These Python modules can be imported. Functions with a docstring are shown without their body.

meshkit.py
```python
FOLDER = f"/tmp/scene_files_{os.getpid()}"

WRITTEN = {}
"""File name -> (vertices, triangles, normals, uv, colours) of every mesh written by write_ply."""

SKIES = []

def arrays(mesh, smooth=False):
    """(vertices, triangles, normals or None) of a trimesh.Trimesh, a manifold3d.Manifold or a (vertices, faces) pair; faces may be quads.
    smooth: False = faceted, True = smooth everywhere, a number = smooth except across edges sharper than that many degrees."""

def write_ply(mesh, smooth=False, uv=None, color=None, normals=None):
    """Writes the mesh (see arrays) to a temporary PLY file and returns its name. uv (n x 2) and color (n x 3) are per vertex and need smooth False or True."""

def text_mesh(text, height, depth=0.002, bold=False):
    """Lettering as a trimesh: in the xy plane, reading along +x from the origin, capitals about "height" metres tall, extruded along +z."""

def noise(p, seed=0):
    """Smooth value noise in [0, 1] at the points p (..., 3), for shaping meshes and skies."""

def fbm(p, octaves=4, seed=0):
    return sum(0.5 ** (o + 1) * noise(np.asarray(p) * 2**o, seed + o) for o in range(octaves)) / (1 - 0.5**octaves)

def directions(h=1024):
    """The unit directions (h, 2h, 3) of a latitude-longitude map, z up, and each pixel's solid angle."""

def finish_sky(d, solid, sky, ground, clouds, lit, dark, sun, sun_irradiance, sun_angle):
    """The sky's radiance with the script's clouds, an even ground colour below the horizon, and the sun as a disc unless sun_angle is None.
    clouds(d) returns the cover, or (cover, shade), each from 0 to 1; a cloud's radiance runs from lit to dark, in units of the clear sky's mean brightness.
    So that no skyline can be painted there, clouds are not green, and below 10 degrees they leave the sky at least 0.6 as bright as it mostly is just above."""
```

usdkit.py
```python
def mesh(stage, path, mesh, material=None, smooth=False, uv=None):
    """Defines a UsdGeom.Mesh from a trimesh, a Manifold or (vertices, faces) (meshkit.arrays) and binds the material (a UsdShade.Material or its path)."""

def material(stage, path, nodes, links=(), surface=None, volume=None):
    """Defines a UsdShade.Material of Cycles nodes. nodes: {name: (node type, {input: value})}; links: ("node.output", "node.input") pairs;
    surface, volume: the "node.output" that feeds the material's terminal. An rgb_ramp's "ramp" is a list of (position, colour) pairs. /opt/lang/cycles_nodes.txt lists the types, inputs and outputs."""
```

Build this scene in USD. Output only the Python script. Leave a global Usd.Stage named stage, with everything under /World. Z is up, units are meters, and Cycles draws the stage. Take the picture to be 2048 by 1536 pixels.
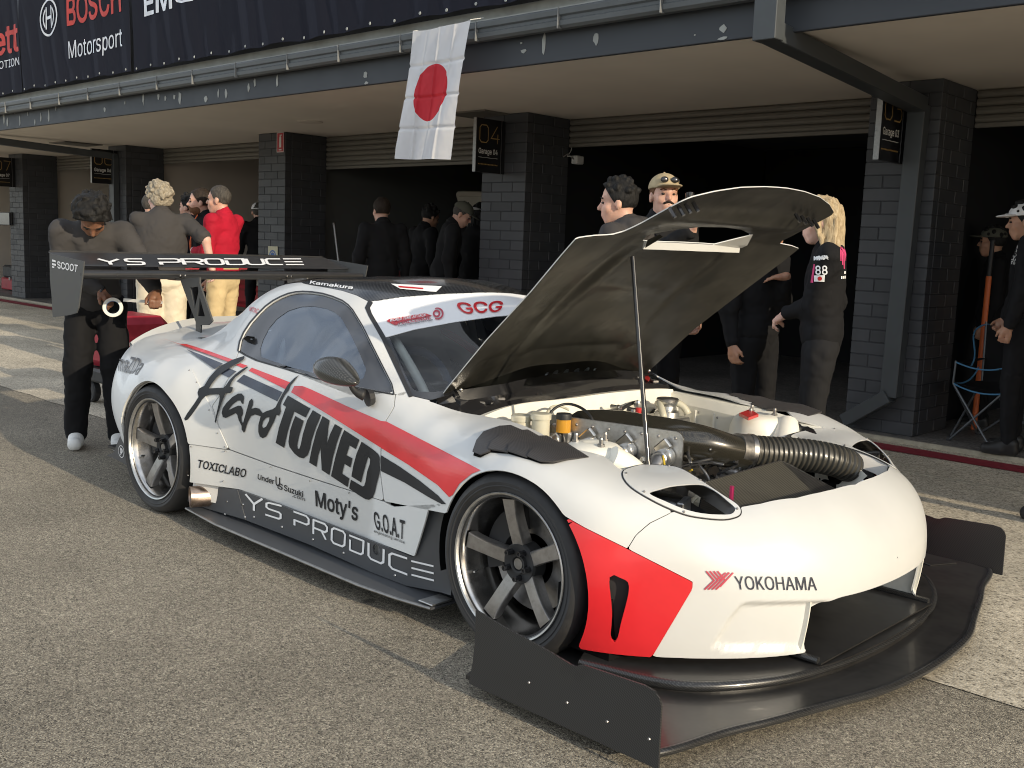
import math, random, itertools
import numpy as np, trimesh, shapely, usdkit, meshkit
from shapely.geometry import Polygon, LineString, Point, box as sbox
from shapely.ops import unary_union
from scipy.interpolate import RBFInterpolator, RectBivariateSpline, PchipInterpolator, CubicSpline
from pxr import Usd, UsdGeom, UsdLux, UsdShade, Gf, Sdf, Vt

stage = Usd.Stage.CreateInMemory()
UsdGeom.SetStageUpAxis(stage, UsdGeom.Tokens.z)
UsdGeom.SetStageMetersPerUnit(stage, 1.0)
world = UsdGeom.Xform.Define(stage, '/World')
stage.SetDefaultPrim(world.GetPrim())
rng = np.random.default_rng(7)
random.seed(7)

# ---------------------------------------------------------------- camera, sky, sun, exposure
# x runs along the pit building (towards the car's nose), y towards the building, z up; the car's front axle is at x = 0
CAM_POS = np.array([2.3048, -3.3793, 1.3766])
CAM_YAW, CAM_PITCH, CAM_ROLL, CAM_F = 2.3328, -0.1330, 0.0378, 2085.5   # radians, focal length in units of a 2048 wide picture
EXPOSURE = 0.27
SUN_DIR = np.array([0.86, -0.05, 0.275]); SUN_DIR /= np.linalg.norm(SUN_DIR)   # towards the sun
SUN_INTENSITY, SKY_STRENGTH = 0.95, 0.15
CLOUD = (6.1, 6.45, 6.9)

def _rot(yaw, pitch, roll):
    f = np.array([np.cos(yaw)*np.cos(pitch), np.sin(yaw)*np.cos(pitch), np.sin(pitch)])
    r = np.array([np.sin(yaw), -np.cos(yaw), 0.]); u = np.cross(r, f)
    c, s = np.cos(roll), np.sin(roll)
    return c*r + s*u, -s*r + c*u, f
CR, CU, CF = _rot(CAM_YAW, CAM_PITCH, CAM_ROLL)
cam = UsdGeom.Camera.Define(stage, '/World/camera')
M = Gf.Matrix4d(*[float(v) for v in (*CR, 0, *CU, 0, *(-CF), 0, *CAM_POS, 1)])
cam.AddTransformOp().Set(M)
cam.CreateHorizontalApertureAttr(36.0); cam.CreateVerticalApertureAttr(27.0)
cam.CreateFocalLengthAttr(36.0*CAM_F/2048)
cam.CreateClippingRangeAttr(Gf.Vec2f(0.05, 500))
cam.CreateExposureAttr(EXPOSURE)

def mat(name, nodes, links=(), surface='p.BSDF', volume=None):
    return usdkit.material(stage, '/World/Looks/'+name, nodes, links, surface=surface, volume=volume)

sun_el = math.asin(SUN_DIR[2]); sun_rot = math.atan2(SUN_DIR[0], SUN_DIR[1])
# a bright sky with thin, broken high cloud all over it
sky_mat = mat('sky_look', {'s': ('sky_texture', {'sky_type': 'single_scattering', 'sun_disc': False, 'sun_elevation': sun_el, 'sun_rotation': sun_rot,
                            'air_density': 1.0, 'aerosol_density': 1.0, 'ozone_density': 1.0}),
                     'tc': ('texture_coordinate', {}), 'n': ('noise_texture', {'scale': 2.6, 'detail': 6., 'roughness': .55}), 'r': ('map_range', {'from_min': .38, 'from_max': .62, 'to_min': .25, 'to_max': .95, 'clamp': True}),
                     'd': ('mix', {'mix_type': 'mix', 'color2': CLOUD}),
                     'b': ('background_shader', {'strength': SKY_STRENGTH})},
              [('tc.generated', 'n.vector'), ('n.fac', 'r.value'), ('r.result', 'd.fac'), ('s.color', 'd.color1'), ('d.color', 'b.color')], surface='b.background')
dome = UsdLux.DomeLight.Define(stage, '/World/sky')
UsdShade.MaterialBindingAPI.Apply(dome.GetPrim()).Bind(sky_mat)
dome.GetPrim().SetCustomDataByKey('kind', 'structure')
dome.GetPrim().SetCustomDataByKey('label', 'pale clear morning sky above the pit lane')
dome.GetPrim().SetCustomDataByKey('category', 'sky')
sun = UsdLux.DistantLight.Define(stage, '/World/sun')
sun.CreateIntensityAttr(SUN_INTENSITY); sun.CreateAngleAttr(0.6); sun.CreateNormalizeAttr(True)
sun.CreateColorAttr(Gf.Vec3f(1.0, 0.86, 0.65))
zc = SUN_DIR; xc = np.cross([0, 0, 1], zc); xc /= np.linalg.norm(xc); yc = np.cross(zc, xc)
sun.AddTransformOp().Set(Gf.Matrix4d(*[float(v) for v in (*xc, 0, *yc, 0, *zc, 0, 0, 0, 20, 1)]))

# ---------------------------------------------------------------- helpers
def ray(px):
    px = np.atleast_2d(np.asarray(px, float))
    return CF + (px[:, :1]-1024)/CAM_F*CR - (px[:, 1:]-768)/CAM_F*CU
def onplane(px, n, d):
    """points of the plane n.P = d seen at the photograph's pixels px (2048 x 1536)"""
    n = np.asarray(n, float); D = ray(px); k = (d - n@CAM_POS)/(D@n)
    return CAM_POS + k[:, None]*D
def onX(px, v): return onplane(px, (1, 0, 0), v)
def onY(px, v): return onplane(px, (0, 1, 0), v)
def onZ(px, v): return onplane(px, (0, 0, 1), v)
def project(P):
    d = np.atleast_2d(P) - CAM_POS; z = d@CF
    return np.stack([1024 + CAM_F*(d@CR)/z, 768 - CAM_F*(d@CU)/z], 1)

USED = set()
def numbered(path):
    if path not in USED:
        USED.add(path); return path
    k = 1
    while f'{path}_{k:03d}' in USED: k += 1
    USED.add(f'{path}_{k:03d}'); return f'{path}_{k:03d}'
def tag(o, label=None, cat=None, group=None, kind=None):
    prim = o.GetPrim() if hasattr(o, 'GetPrim') else o
    for k, v in (('label', label), ('category', cat), ('group', group), ('kind', kind)):
        if v: prim.SetCustomDataByKey(k, v)
    return o
def thing(name, label, cat, loc=(0, 0, 0), rotz=0., group=None):
    p = numbered('/World/'+name)
    x = UsdGeom.Xform.Define(stage, p); x.AddTranslateOp().Set(Gf.Vec3d(*map(float, loc)))
    if rotz: x.AddRotateZOp().Set(float(math.degrees(rotz)))
    tag(x, label, cat, group)
    x.loc, x.rz = np.array(loc, float), rotz
    return p
def obj(name, mesh, material, parent=None, smooth=False, label=None, cat=None, group=None, kind=None, rel=None):
    """one Mesh prim; mesh in world coordinates unless its thing has its own frame (rel)"""
    p = numbered((parent or '/World')+'/'+name)
    assert mesh is not None and not np.isnan(np.asarray(mesh.vertices)).any(), 'bad mesh '+p
    m = usdkit.mesh(stage, p, mesh, material, smooth=smooth)
    m.CreateDoubleSidedAttr(True)
    tag(m, label, cat, group, kind)
    return p
def dup(src, loc, rotz=0., label=None, group=None):
    sp = stage.GetPrimAtPath(src); was = sp.GetCustomData()
    p = thing(src.rsplit('/', 1)[1].rstrip('0123456789').rstrip('_') if src[-3:].isdigit() else src.rsplit('/', 1)[1], label or was['label'], was['category'], loc, rotz, group or was.get('group'))
    pr = stage.GetPrimAtPath(p)
    pr.GetReferences().AddInternalReference(src); pr.SetInstanceable(True)
    return p

def tm(v, f): return trimesh.Trimesh(np.asarray(v, float), np.asarray(f, int), process=False)
def cat_(*ms):
    ms = [m for m in itertools.chain(*[(x if isinstance(x, (list, tuple)) else [x]) for x in ms]) if m is not None and len(m.vertices)]
    return trimesh.util.concatenate(ms) if ms else None
def bx(x0, x1, y0, y1, z0, z1, b=0.):
    """box, with its twelve edges chamfered by b"""
    if b <= 0:
        m = trimesh.creation.box((x1-x0, y1-y0, z1-z0)); m.apply_translation(((x0+x1)/2, (y0+y1)/2, (z0+z1)/2)); return m
    pts = []
    for sx in (0, 1):
        for sy in (0, 1):
            for sz in (0, 1):
                c = np.array([(x0, x1)[sx], (y0, y1)[sy], (z0, z1)[sz]]); s = np.array([1-2*sx, 1-2*sy, 1-2*sz])*b
                for k in range(3):
                    o = s.copy(); o[k] = 0; pts.append(c+o)
    return trimesh.convex.convex_hull(np.array(pts))
def tube(pts, r, n=10, closed=False, caps=True):
    """tube of radius r (number or one per point) along a polyline"""
    P = np.asarray(pts, float); r = np.broadcast_to(np.asarray(r, float), (len(P),)); N = len(P)
    T = np.gradient(P, axis=0) if not closed else np.roll(P, -1, 0)-np.roll(P, 1, 0)
    T /= np.maximum(np.linalg.norm(T, axis=1, keepdims=True), 1e-9)
    a = np.array([0, 0, 1.]) if abs(T[0][2]) < .9 else np.array([1., 0, 0])
    u = np.cross(T[0], a); u /= np.linalg.norm(u); U = []
    for t in T:
        u = u - t*(u@t); u /= np.linalg.norm(u); U.append(u.copy())
    U = np.array(U); W = np.cross(T, U); th = np.linspace(0, 2*np.pi, n, endpoint=False)
    V = (P[:, None] + r[:, None, None]*(np.cos(th)[None, :, None]*U[:, None] + np.sin(th)[None, :, None]*W[:, None])).reshape(-1, 3)
    F = []
    for i in range(N if closed else N-1):
        i2 = (i+1) % N
        for k in range(n):
            k2 = (k+1) % n
            F += [(i*n+k, i*n+k2, i2*n+k2), (i*n+k, i2*n+k2, i2*n+k)]
    if caps and not closed:
        V = np.vstack([V, P[0], P[-1]]); c0, c1 = len(V)-2, len(V)-1
        for k in range(n):
            F += [(c0, (k+1) % n, k), (c1, (N-1)*n+k, (N-1)*n+(k+1) % n)]
    return tm(V, F)
def smoothline(pts, n=40):
    P = np.asarray(pts, float); t = np.r_[0, np.cumsum(np.linalg.norm(np.diff(P, axis=0), axis=1))]
    return CubicSpline(t, P)(np.linspace(0, t[-1], n))
def lathe(prof, n=32, axis='z', loc=(0, 0, 0)):
    """surface of revolution; prof: (radius, height) rows"""
    p = np.asarray(prof, float); th = np.linspace(0, 2*np.pi, n, endpoint=False)
    V = np.stack([p[:, None, 0]*np.cos(th), p[:, None, 0]*np.sin(th), np.repeat(p[:, 1:2], n, 1)], -1).reshape(-1, 3)
    F = []
    for i in range(len(p)-1):
        for k in range(n):
            k2 = (k+1) % n
            F += [(i*n+k, i*n+k2, (i+1)*n+k2), (i*n+k, (i+1)*n+k2, (i+1)*n+k)]
    m = tm(V, F)
    if axis == 'y': m.apply_transform(trimesh.transformations.rotation_matrix(math.pi/2, (1, 0, 0)))   # z -> -y
    if axis == 'x': m.apply_transform(trimesh.transformations.rotation_matrix(math.pi/2, (0, 1, 0)))   # z -> x
    m.apply_translation(loc); return m
def prism(poly, h):
    """extrusion along z of a shapely polygon (or polygons)"""
    gs = getattr(poly, 'geoms', [poly])
    return cat_([trimesh.creation.extrude_polygon(g, h, engine='earcut') for g in gs if g.area > 1e-9])
def frame(m, o, ex, ey, ez=None):
    """places a mesh drawn in x, y, z at the origin o with the axes ex, ey, ez"""
    ex, ey = np.asarray(ex, float), np.asarray(ey, float); ez = np.cross(ex, ey) if ez is None else np.asarray(ez, float)
    T = np.eye(4); T[:3, 0], T[:3, 1], T[:3, 2], T[:3, 3] = ex, ey, ez, o
    m = m.copy(); m.apply_transform(T); return m
def flat2d(poly):
    """triangles of a 2D polygon"""
    V, F, n = [], [], 0
    for g in getattr(poly, 'geoms', [poly]):
        if g.area <= 0: continue
        v, f = trimesh.creation.triangulate_polygon(g, engine='earcut')
        V.append(v); F.append(f+n); n += len(v)
    return np.vstack(V), np.vstack(F)
def subdiv(v, f, edge):
    if v.shape[1] == 2: v = np.c_[v, np.zeros(len(v))]
    v, f = trimesh.remesh.subdivide_to_size(v, f, edge, max_iter=12)
    return v, f
def text2d(s, bold=False):
    """(vertices, triangles, width) of flat lettering whose capitals are 1 high"""
    m = meshkit.text_mesh(s, 1.0, depth=0.01, bold=bold)
    keep = (m.vertices[m.faces][:, :, 2] > 0.009).all(1)
    f = m.faces[keep]; u, inv = np.unique(f, return_inverse=True)
    v = m.vertices[u][:, :2]; v = v - [v[:, 0].min(), 0]
    return v, inv.reshape(-1, 3), v[:, 0].max()
def clip(m, phi):
    """keeps the part of a mesh where phi (one value per vertex) > 0"""
    V, F = np.asarray(m.vertices), np.asarray(m.faces); p = np.where(np.abs(phi) < 1e-7, 1e-7, phi)
    s = p[F] > 0; c = s.sum(1); out = [F[c == 3]]; newv = [V]; nv = len(V); cache = {}
    def cut(a, b):
        nonlocal nv
        k = (a, b) if a < b else (b, a)
        if k not in cache:
            t = p[a]/(p[a]-p[b]); newv.append((V[a] + t*(V[b]-V[a]))[None]); cache[k] = nv; nv += 1
        return cache[k]
    add = []
    for tri, si in zip(F[(c == 1) | (c == 2)], s[(c == 1) | (c == 2)]):
        one = si.sum() == 1; k = int(np.argmax(si)) if one else int(np.argmin(si))
        a, b, d = tri[k], tri[(k+1) % 3], tri[(k+2) % 3]; e, g = cut(a, b), cut(a, d)
        add += [(a, e, g)] if one else [(e, b, d), (e, d, g)]
    if add: out.append(np.array(add))
    m2 = tm(np.vstack(newv), np.vstack(out)); m2.remove_unreferenced_vertices(); return m2
def sdf2(poly, pts):
    """signed distance to a 2D polygon, positive inside"""
    P = shapely.points(pts); d = shapely.distance(P, poly.boundary)
    return np.where(shapely.contains_xy(poly, pts[:, 0], pts[:, 1]), d, -d)
def vnormals(m):
    n = np.zeros_like(m.vertices); V, F = m.vertices, m.faces; fn = np.cross(V[F[:, 1]]-V[F[:, 0]], V[F[:, 2]]-V[F[:, 0]])
    for k in range(3): np.add.at(n, F[:, k], fn)
    return n/np.maximum(np.linalg.norm(n, axis=1, keepdims=True), 1e-12)
def solidify(m, t):
    """gives a sheet the thickness t behind its outer face"""
    V, F = np.asarray(m.vertices), np.asarray(m.faces); n = vnormals(m); N = len(V)
    e = np.sort(np.vstack([F[:, [0, 1]], F[:, [1, 2]], F[:, [2, 0]]]), 1); d = np.vstack([F[:, [0, 1]], F[:, [1, 2]], F[:, [2, 0]]])
    _, inv, cnt = np.unique(e, axis=0, return_inverse=True, return_counts=True); b = d[cnt[inv.ravel()] == 1]
    W = V - n*t
    side = np.vstack([np.c_[b[:, 1], b[:, 0], b[:, 0]+N], np.c_[b[:, 1], b[:, 0]+N, b[:, 1]+N]]) if len(b) else np.zeros((0, 3), int)
    return tm(np.vstack([V, W]), np.vstack([F, F[:, ::-1]+N, side]))
def mirror(m):
    m = m.copy(); v = np.array(m.vertices); v[:, 1] *= -1; return tm(v, np.asarray(m.faces)[:, ::-1])

# ---------------------------------------------------------------- materials
def plain(name, col, rough=0.5, metal=0., coat=0., spec=None, var=0., vscale=6., bump=0., bscale=200., **kw):
    """a principled material with a little variation of its colour and roughness, and a fine relief"""
    n = {'p': ('principled_bsdf', {'base_color': col, 'roughness': rough, 'metallic': metal, 'coat_weight': coat, 'coat_roughness': 0.05, **({'specular_ior_level': spec} if spec is not None else {}), **kw}),
         'g': ('geometry', {})}
    l = []
    if var:
        n['n'] = ('noise_texture', {'scale': vscale, 'detail': 5., 'roughness': 0.6})
        n['r'] = ('rgb_ramp', {'ramp': [(0.3, tuple(c*(1-var) for c in col)), (0.7, tuple(min(1, c*(1+var)) for c in col))]})
        n['m'] = ('map_range', {'from_min': .3, 'from_max': .7, 'to_min': max(.02, rough*(1-var)), 'to_max': min(1, rough*(1+var))})
        l += [('g.position', 'n.vector'), ('n.fac', 'r.fac'), ('r.color', 'p.base_color'), ('n.fac', 'm.value'), ('m.result', 'p.roughness')]
    if bump:
        n['bn'] = ('noise_texture', {'scale': bscale, 'detail': 3.})
        n['b'] = ('bump', {'strength': bump, 'distance': 0.002})
        l += [('g.position', 'bn.vector'), ('bn.fac', 'b.height'), ('b.normal', 'p.normal')]
    return mat(name, n, l)
def lin(r, g, b):
    return tuple(((c/255+.055)/1.055)**2.4 if c > 10 else c/255/12.92 for c in (r, g, b))
K = {}
K['white'] = plain('white_car_paint', (.565, .57, .558), .38, coat=.35, var=.035, vscale=3.)
K['white_in'] = plain('white_engine_bay_paint', (.74, .72, .64), .45, var=.06, vscale=9.)
K['red'] = plain('red_livery', (.60, .022, .028), .3, coat=.4, var=.05)
K['navy'] = plain('navy_livery', (.022, .026, .042), .35, coat=.3)
K['black_vinyl'] = plain('black_vinyl', (.012, .013, .015), .45, spec=.35)
K['white_vinyl'] = plain('white_vinyl', (.82, .82, .82), .45)
K['black_gloss'] = plain('black_gloss', (.012, .012, .013), .16, coat=.5)
K['black_matte'] = plain('black_plastic', (.018, .018, .019), .55, var=.15, vscale=12., bump=.1)
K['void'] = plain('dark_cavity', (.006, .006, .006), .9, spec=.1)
K['rubber'] = plain('tyre_rubber', (.022, .022, .023), .62, var=.25, vscale=14., bump=.25, bscale=260.)
K['chrome'] = plain('polished_metal', (.62, .60, .57), .2, 1., var=.12, vscale=20.)
K['alu'] = plain('brushed_aluminium', (.55, .55, .54), .36, 1., var=.12, vscale=30., bump=.2)
K['steel'] = plain('dull_steel', (.30, .29, .28), .42, 1., var=.2, vscale=30.)
K['gun'] = plain('gunmetal_wheel', (.34, .325, .31), .36, .9, var=.12, vscale=25.)
K['skirt'] = plain('grey_skirt_panel', (.055, .058, .063), .42, coat=.12, var=.12, vscale=5.)
K['skirt_light'] = plain('grey_heat_panel', (.085, .088, .094), .5, .3, var=.1, vscale=20.)
K['tan_exhaust'] = plain('heat_tinted_exhaust', (.42, .33, .27), .33, 1., var=.2, vscale=25.)

def carbon(name, col=(.018, .018, .018), scale=260., rough=.32, coat=.4, contrast=2.6):
    """twill: two crossed diagonal waves"""
    return mat(name, {'g': ('geometry', {}), 'mp': ('mapping', {'rotation': (.35, .5, .78)}),
        'w1': ('wave_texture', {'wave_type': 'bands', 'bands_direction': 'x', 'scale': scale/6.28*1.6}), 'w2': ('wave_texture', {'wave_type': 'bands', 'bands_direction': 'diagonal', 'scale': scale/6.28*.9}),
        'mx': ('math', {'math_type': 'multiply'}), 'r': ('rgb_ramp', {'ramp': [(0.1, tuple(c*.6 for c in col)), (.8, tuple(c*contrast for c in col))]}),
        'n': ('noise_texture', {'scale': 7., 'detail': 4.}), 'mr': ('map_range', {'from_min': .3, 'from_max': .7, 'to_min': rough*.8, 'to_max': rough*1.25}),
        'p': ('principled_bsdf', {'roughness': rough, 'coat_weight': coat, 'coat_roughness': .08})},
        [('g.position', 'mp.vector'), ('mp.vector', 'w1.vector'), ('mp.vector', 'w2.vector'), ('w1.fac', 'mx.value1'), ('w2.fac', 'mx.value2'), ('mx.value', 'r.fac'), ('r.color', 'p.base_color'),
         ('g.position', 'n.vector'), ('n.fac', 'mr.value'), ('mr.result', 'p.roughness')])
# ================================================================ SETTING
def speckle(name, ramp, scale, rough, bump, big=.25, spot=None, dist=.004, stain=None):
    """ground made of small stones: cells give each stone its tone and relief, broad noise gives the wear"""
    n = {'g': ('geometry', {}), 'v': ('voronoi_texture', {'dimensions': '3D', 'scale': scale, 'randomness': 1.}), 'sc': ('separate_color', {}),
         'r': ('rgb_ramp', {'ramp': ramp}), 'n': ('noise_texture', {'scale': .9, 'detail': 7., 'roughness': .62}), 'mr': ('map_range', {'from_min': .3, 'from_max': .7, 'to_min': 1-big, 'to_max': 1+big}),
         'n2': ('noise_texture', {'scale': 38., 'detail': 4., 'roughness': .7}), 'mr2': ('map_range', {'from_min': .3, 'from_max': .7, 'to_min': .72, 'to_max': 1.25}),
         'mm': ('math', {'math_type': 'multiply'}), 'mx': ('mix', {'mix_type': 'multiply', 'fac': 1.}),
         'n3': ('noise_texture', {'scale': scale*.6, 'detail': 5., 'roughness': .7}), 'hm': ('math', {'math_type': 'multiply_add', 'value2': -.8}),
         'b': ('bump', {'strength': bump, 'distance': dist}), 'p': ('principled_bsdf', {'roughness': rough, 'specular_ior_level': .3})}
    l = [('g.position', 'v.vector'), ('v.color', 'sc.color'), ('sc.r', 'r.fac'), ('g.position', 'n.vector'), ('n.fac', 'mr.value'), ('g.position', 'n2.vector'), ('n2.fac', 'mr2.value'),
         ('mr.result', 'mm.value1'), ('mr2.result', 'mm.value2'), ('r.color', 'mx.color1'), ('mm.value', 'mx.color2'), ('g.position', 'n3.vector'),
         ('v.distance', 'hm.value1'), ('n3.fac', 'hm.value3'), ('hm.value', 'b.height'), ('b.normal', 'p.normal')]
    last = 'mx.color'
    if spot:   # oil spots and small dark holes
        n['v2'] = ('voronoi_texture', {'scale': spot[0], 'randomness': 1.}); n['r2'] = ('rgb_ramp', {'ramp': [(0, (.25, .25, .25)), (spot[1]*.6, (.4, .4, .4)), (spot[1], (1, 1, 1))]})
        n['mx2'] = ('mix', {'mix_type': 'multiply', 'fac': .85}); n['nv'] = ('noise_texture', {'scale': 20., 'detail': 3.}); n['av'] = ('vector_math', {'math_type': 'multiply_add', 'vector2': (.06, .06, .06)})
        l += [('g.position', 'nv.vector'), ('nv.color', 'av.vector1'), ('g.position', 'av.vector3'), ('av.vector', 'v2.vector'), ('v2.distance', 'r2.fac'), (last, 'mx2.color1'), ('r2.color', 'mx2.color2')]
        last = 'mx2.color'
    l.append((last, 'p.base_color'))
    return mat(name, n, l)
K['asphalt'] = speckle('asphalt', [(0, (.06, .053, .043)), (.2, (.15, .132, .105)), (.6, (.275, .245, .19)), (.88, (.36, .32, .245)), (1, (.52, .47, .37))], 250., .85, .75, .24, (1.5, .05), .006)
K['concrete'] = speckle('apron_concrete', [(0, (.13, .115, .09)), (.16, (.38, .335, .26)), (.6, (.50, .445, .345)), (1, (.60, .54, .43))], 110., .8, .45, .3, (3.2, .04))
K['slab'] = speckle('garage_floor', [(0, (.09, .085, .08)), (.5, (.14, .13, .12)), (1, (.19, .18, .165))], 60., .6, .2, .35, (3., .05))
K['redline'] = plain('red_line_paint', (.21, .018, .03), .6, var=.3, vscale=18.)
K['pale_edge'] = plain('pale_step_edge', (.34, .31, .24), .7, var=.2, vscale=20.)
K['block'] = plain('charcoal_painted_brick', (.046, .048, .053), .5, var=.12, vscale=9., bump=.5, bscale=90.)
K['block2'] = plain('charcoal_painted_brick_b', (.041, .043, .047), .55, var=.12, vscale=9., bump=.5, bscale=90.)
K['block3'] = plain('charcoal_painted_brick_c', (.051, .053, .058), .5, var=.12, vscale=9., bump=.5, bscale=90.)
K['mortar'] = plain('charcoal_joint', (.034, .035, .039), .7)
K['soffit'] = plain('beige_soffit', (.70, .64, .56), .8, var=.06, vscale=.8)
K['fascia'] = plain('slate_fascia', (.034, .039, .047), .55, var=.12, vscale=4., bump=.1, bscale=30.)
K['gutter'] = plain('grey_gutter', (.075, .082, .085), .45, var=.15, vscale=5.)
K['flash'] = plain('pale_flashing', (.34, .35, .33), .65, var=.15, vscale=8.)
K['gutter_clip'] = plain('gutter_clip', (.16, .165, .165), .5)
K['shutter'] = plain('shutter_slats', (.15, .14, .12), .55, var=.08)
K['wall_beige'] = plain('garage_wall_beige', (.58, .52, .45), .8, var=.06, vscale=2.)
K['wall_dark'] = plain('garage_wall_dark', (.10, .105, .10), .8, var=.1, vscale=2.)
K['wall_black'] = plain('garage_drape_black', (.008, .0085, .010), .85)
K['wall_blue'] = plain('garage_wall_blue_grey', (.11, .125, .16), .8)
K['sign_black'] = plain('sign_black', (.008, .008, .009), .3)
K['gold'] = plain('sign_gold', (.35, .22, .07), .5)
K['sign_white'] = plain('sign_white', (.62, .62, .60), .5)
K['duct'] = plain('charcoal_downpipe', (.048, .054, .058), .45, var=.1)
K['cloth_dark'] = plain('banner_mesh', (.011, .012, .021), .85, spec=.2, bump=.5, bscale=240.)

def sheet(x0, x1, y0, y1, z): return tm([(x0, y0, z), (x1, y0, z), (x1, y1, z), (x0, y1, z)], [(0, 1, 2), (0, 2, 3)])
obj('asphalt_lane', sheet(-320, 320, -320, 320, 0.), K['asphalt'], label='grey brown coarse asphalt of the pit lane', cat='asphalt', kind='structure')
# apron: edge slightly ragged against the asphalt
xs = np.arange(-60, 30.01, .05); yy = .012*np.sin(xs*1.7) + .018*(meshkit.fbm(np.stack([xs*3, xs*0, xs*0], 1), 4)-.5)*2 - .03*(xs > .3)*np.clip(xs-.3, 0, 1)
V = np.r_[np.c_[xs, yy, np.full(len(xs), .004)], np.c_[xs, np.full(len(xs), 4.3), np.full(len(xs), .004)]]; n = len(xs)
obj('concrete_apron', tm(V, [q for i in range(n-1) for q in ((i, i+1, n+i+1), (i, n+i+1, n+i))]), K['concrete'], label='pale speckled concrete apron in front of the garages', cat='apron', kind='structure')
obj('apron_joint', cat_(bx(-60, 30, 3.235, 3.262, -.02, .0075)), K['pale_edge'], label='thin pale joint line along the apron', cat='line', kind='structure')
obj('red_line', sheet(-60, 30, 3.86, 4.10, .009), K['redline'], label='dark red painted line along the garage fronts', cat='line', kind='structure')
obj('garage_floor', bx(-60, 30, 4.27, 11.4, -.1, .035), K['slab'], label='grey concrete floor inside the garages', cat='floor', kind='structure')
obj('step_edge', bx(-60, 30, 4.235, 4.268, -.1, .037, .006), K['pale_edge'], label='worn pale nosing of the garage step', cat='kerb', kind='structure')

# pit building: one thing, its parts
PB = thing('pit_building', 'long two storey pit garage building with slate fascia and beige soffit', 'building')
obj('soffit', bx(-60, 30, 2.33, 5.12, 2.695, 2.72), K['soffit'], PB)
obj('fascia', bx(-60, 30, 2.29, 2.33, 2.672, 2.93, .004), K['fascia'], PB)
g2 = [(2.29, 2.945), (2.27, 2.88), (2.24, 2.865), (2.20, 2.868), (2.175, 2.885), (2.17, 2.915), (2.182, 2.925), (2.182, 2.945), (2.165, 2.955), (2.160, 2.985), (2.168, 3.0), (2.19, 3.0), (2.29, 3.0)]
gp = Polygon(g2); gm = prism(gp, 90.); gm = frame(gm, (-60, 0, 0), (0, 1, 0), (0, 0, 1), (1, 0, 0)); obj('gutter', gm, K['gutter'], PB)
for k in range(34):
    x = -24 + k*.82 + rng.uniform(-.05, .05)
    obj('gutter_bracket', bx(x, x+.010, 2.156, 2.20, 2.862, 3.003, .003), K['gutter_clip'], PB)
obj('flashing', cat_(bx(-60, 30, 2.195, 2.40, 3.001, 3.015), bx(-60, 30, 2.262, 2.40, 3.016, 3.10, .003)), K['flash'], PB)
obj('upper_wall', bx(-60, 30, 2.42, 3.0, 3.0, 6.2), K['fascia'], PB)
obj('roof', bx(-60, 30, 3.0, 11.6, 2.95, 3.2), K['fascia'], PB)
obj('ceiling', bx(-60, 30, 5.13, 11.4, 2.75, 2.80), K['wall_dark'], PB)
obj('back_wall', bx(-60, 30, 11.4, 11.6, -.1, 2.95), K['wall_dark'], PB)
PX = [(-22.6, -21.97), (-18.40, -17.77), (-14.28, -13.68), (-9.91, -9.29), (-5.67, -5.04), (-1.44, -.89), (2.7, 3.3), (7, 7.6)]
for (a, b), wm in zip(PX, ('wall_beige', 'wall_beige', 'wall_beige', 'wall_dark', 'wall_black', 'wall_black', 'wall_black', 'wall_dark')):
    obj('partition_wall', bx(a+.16, b-.16, 5.05, 11.39, .036, 2.749), K[wm], PB)
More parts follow.
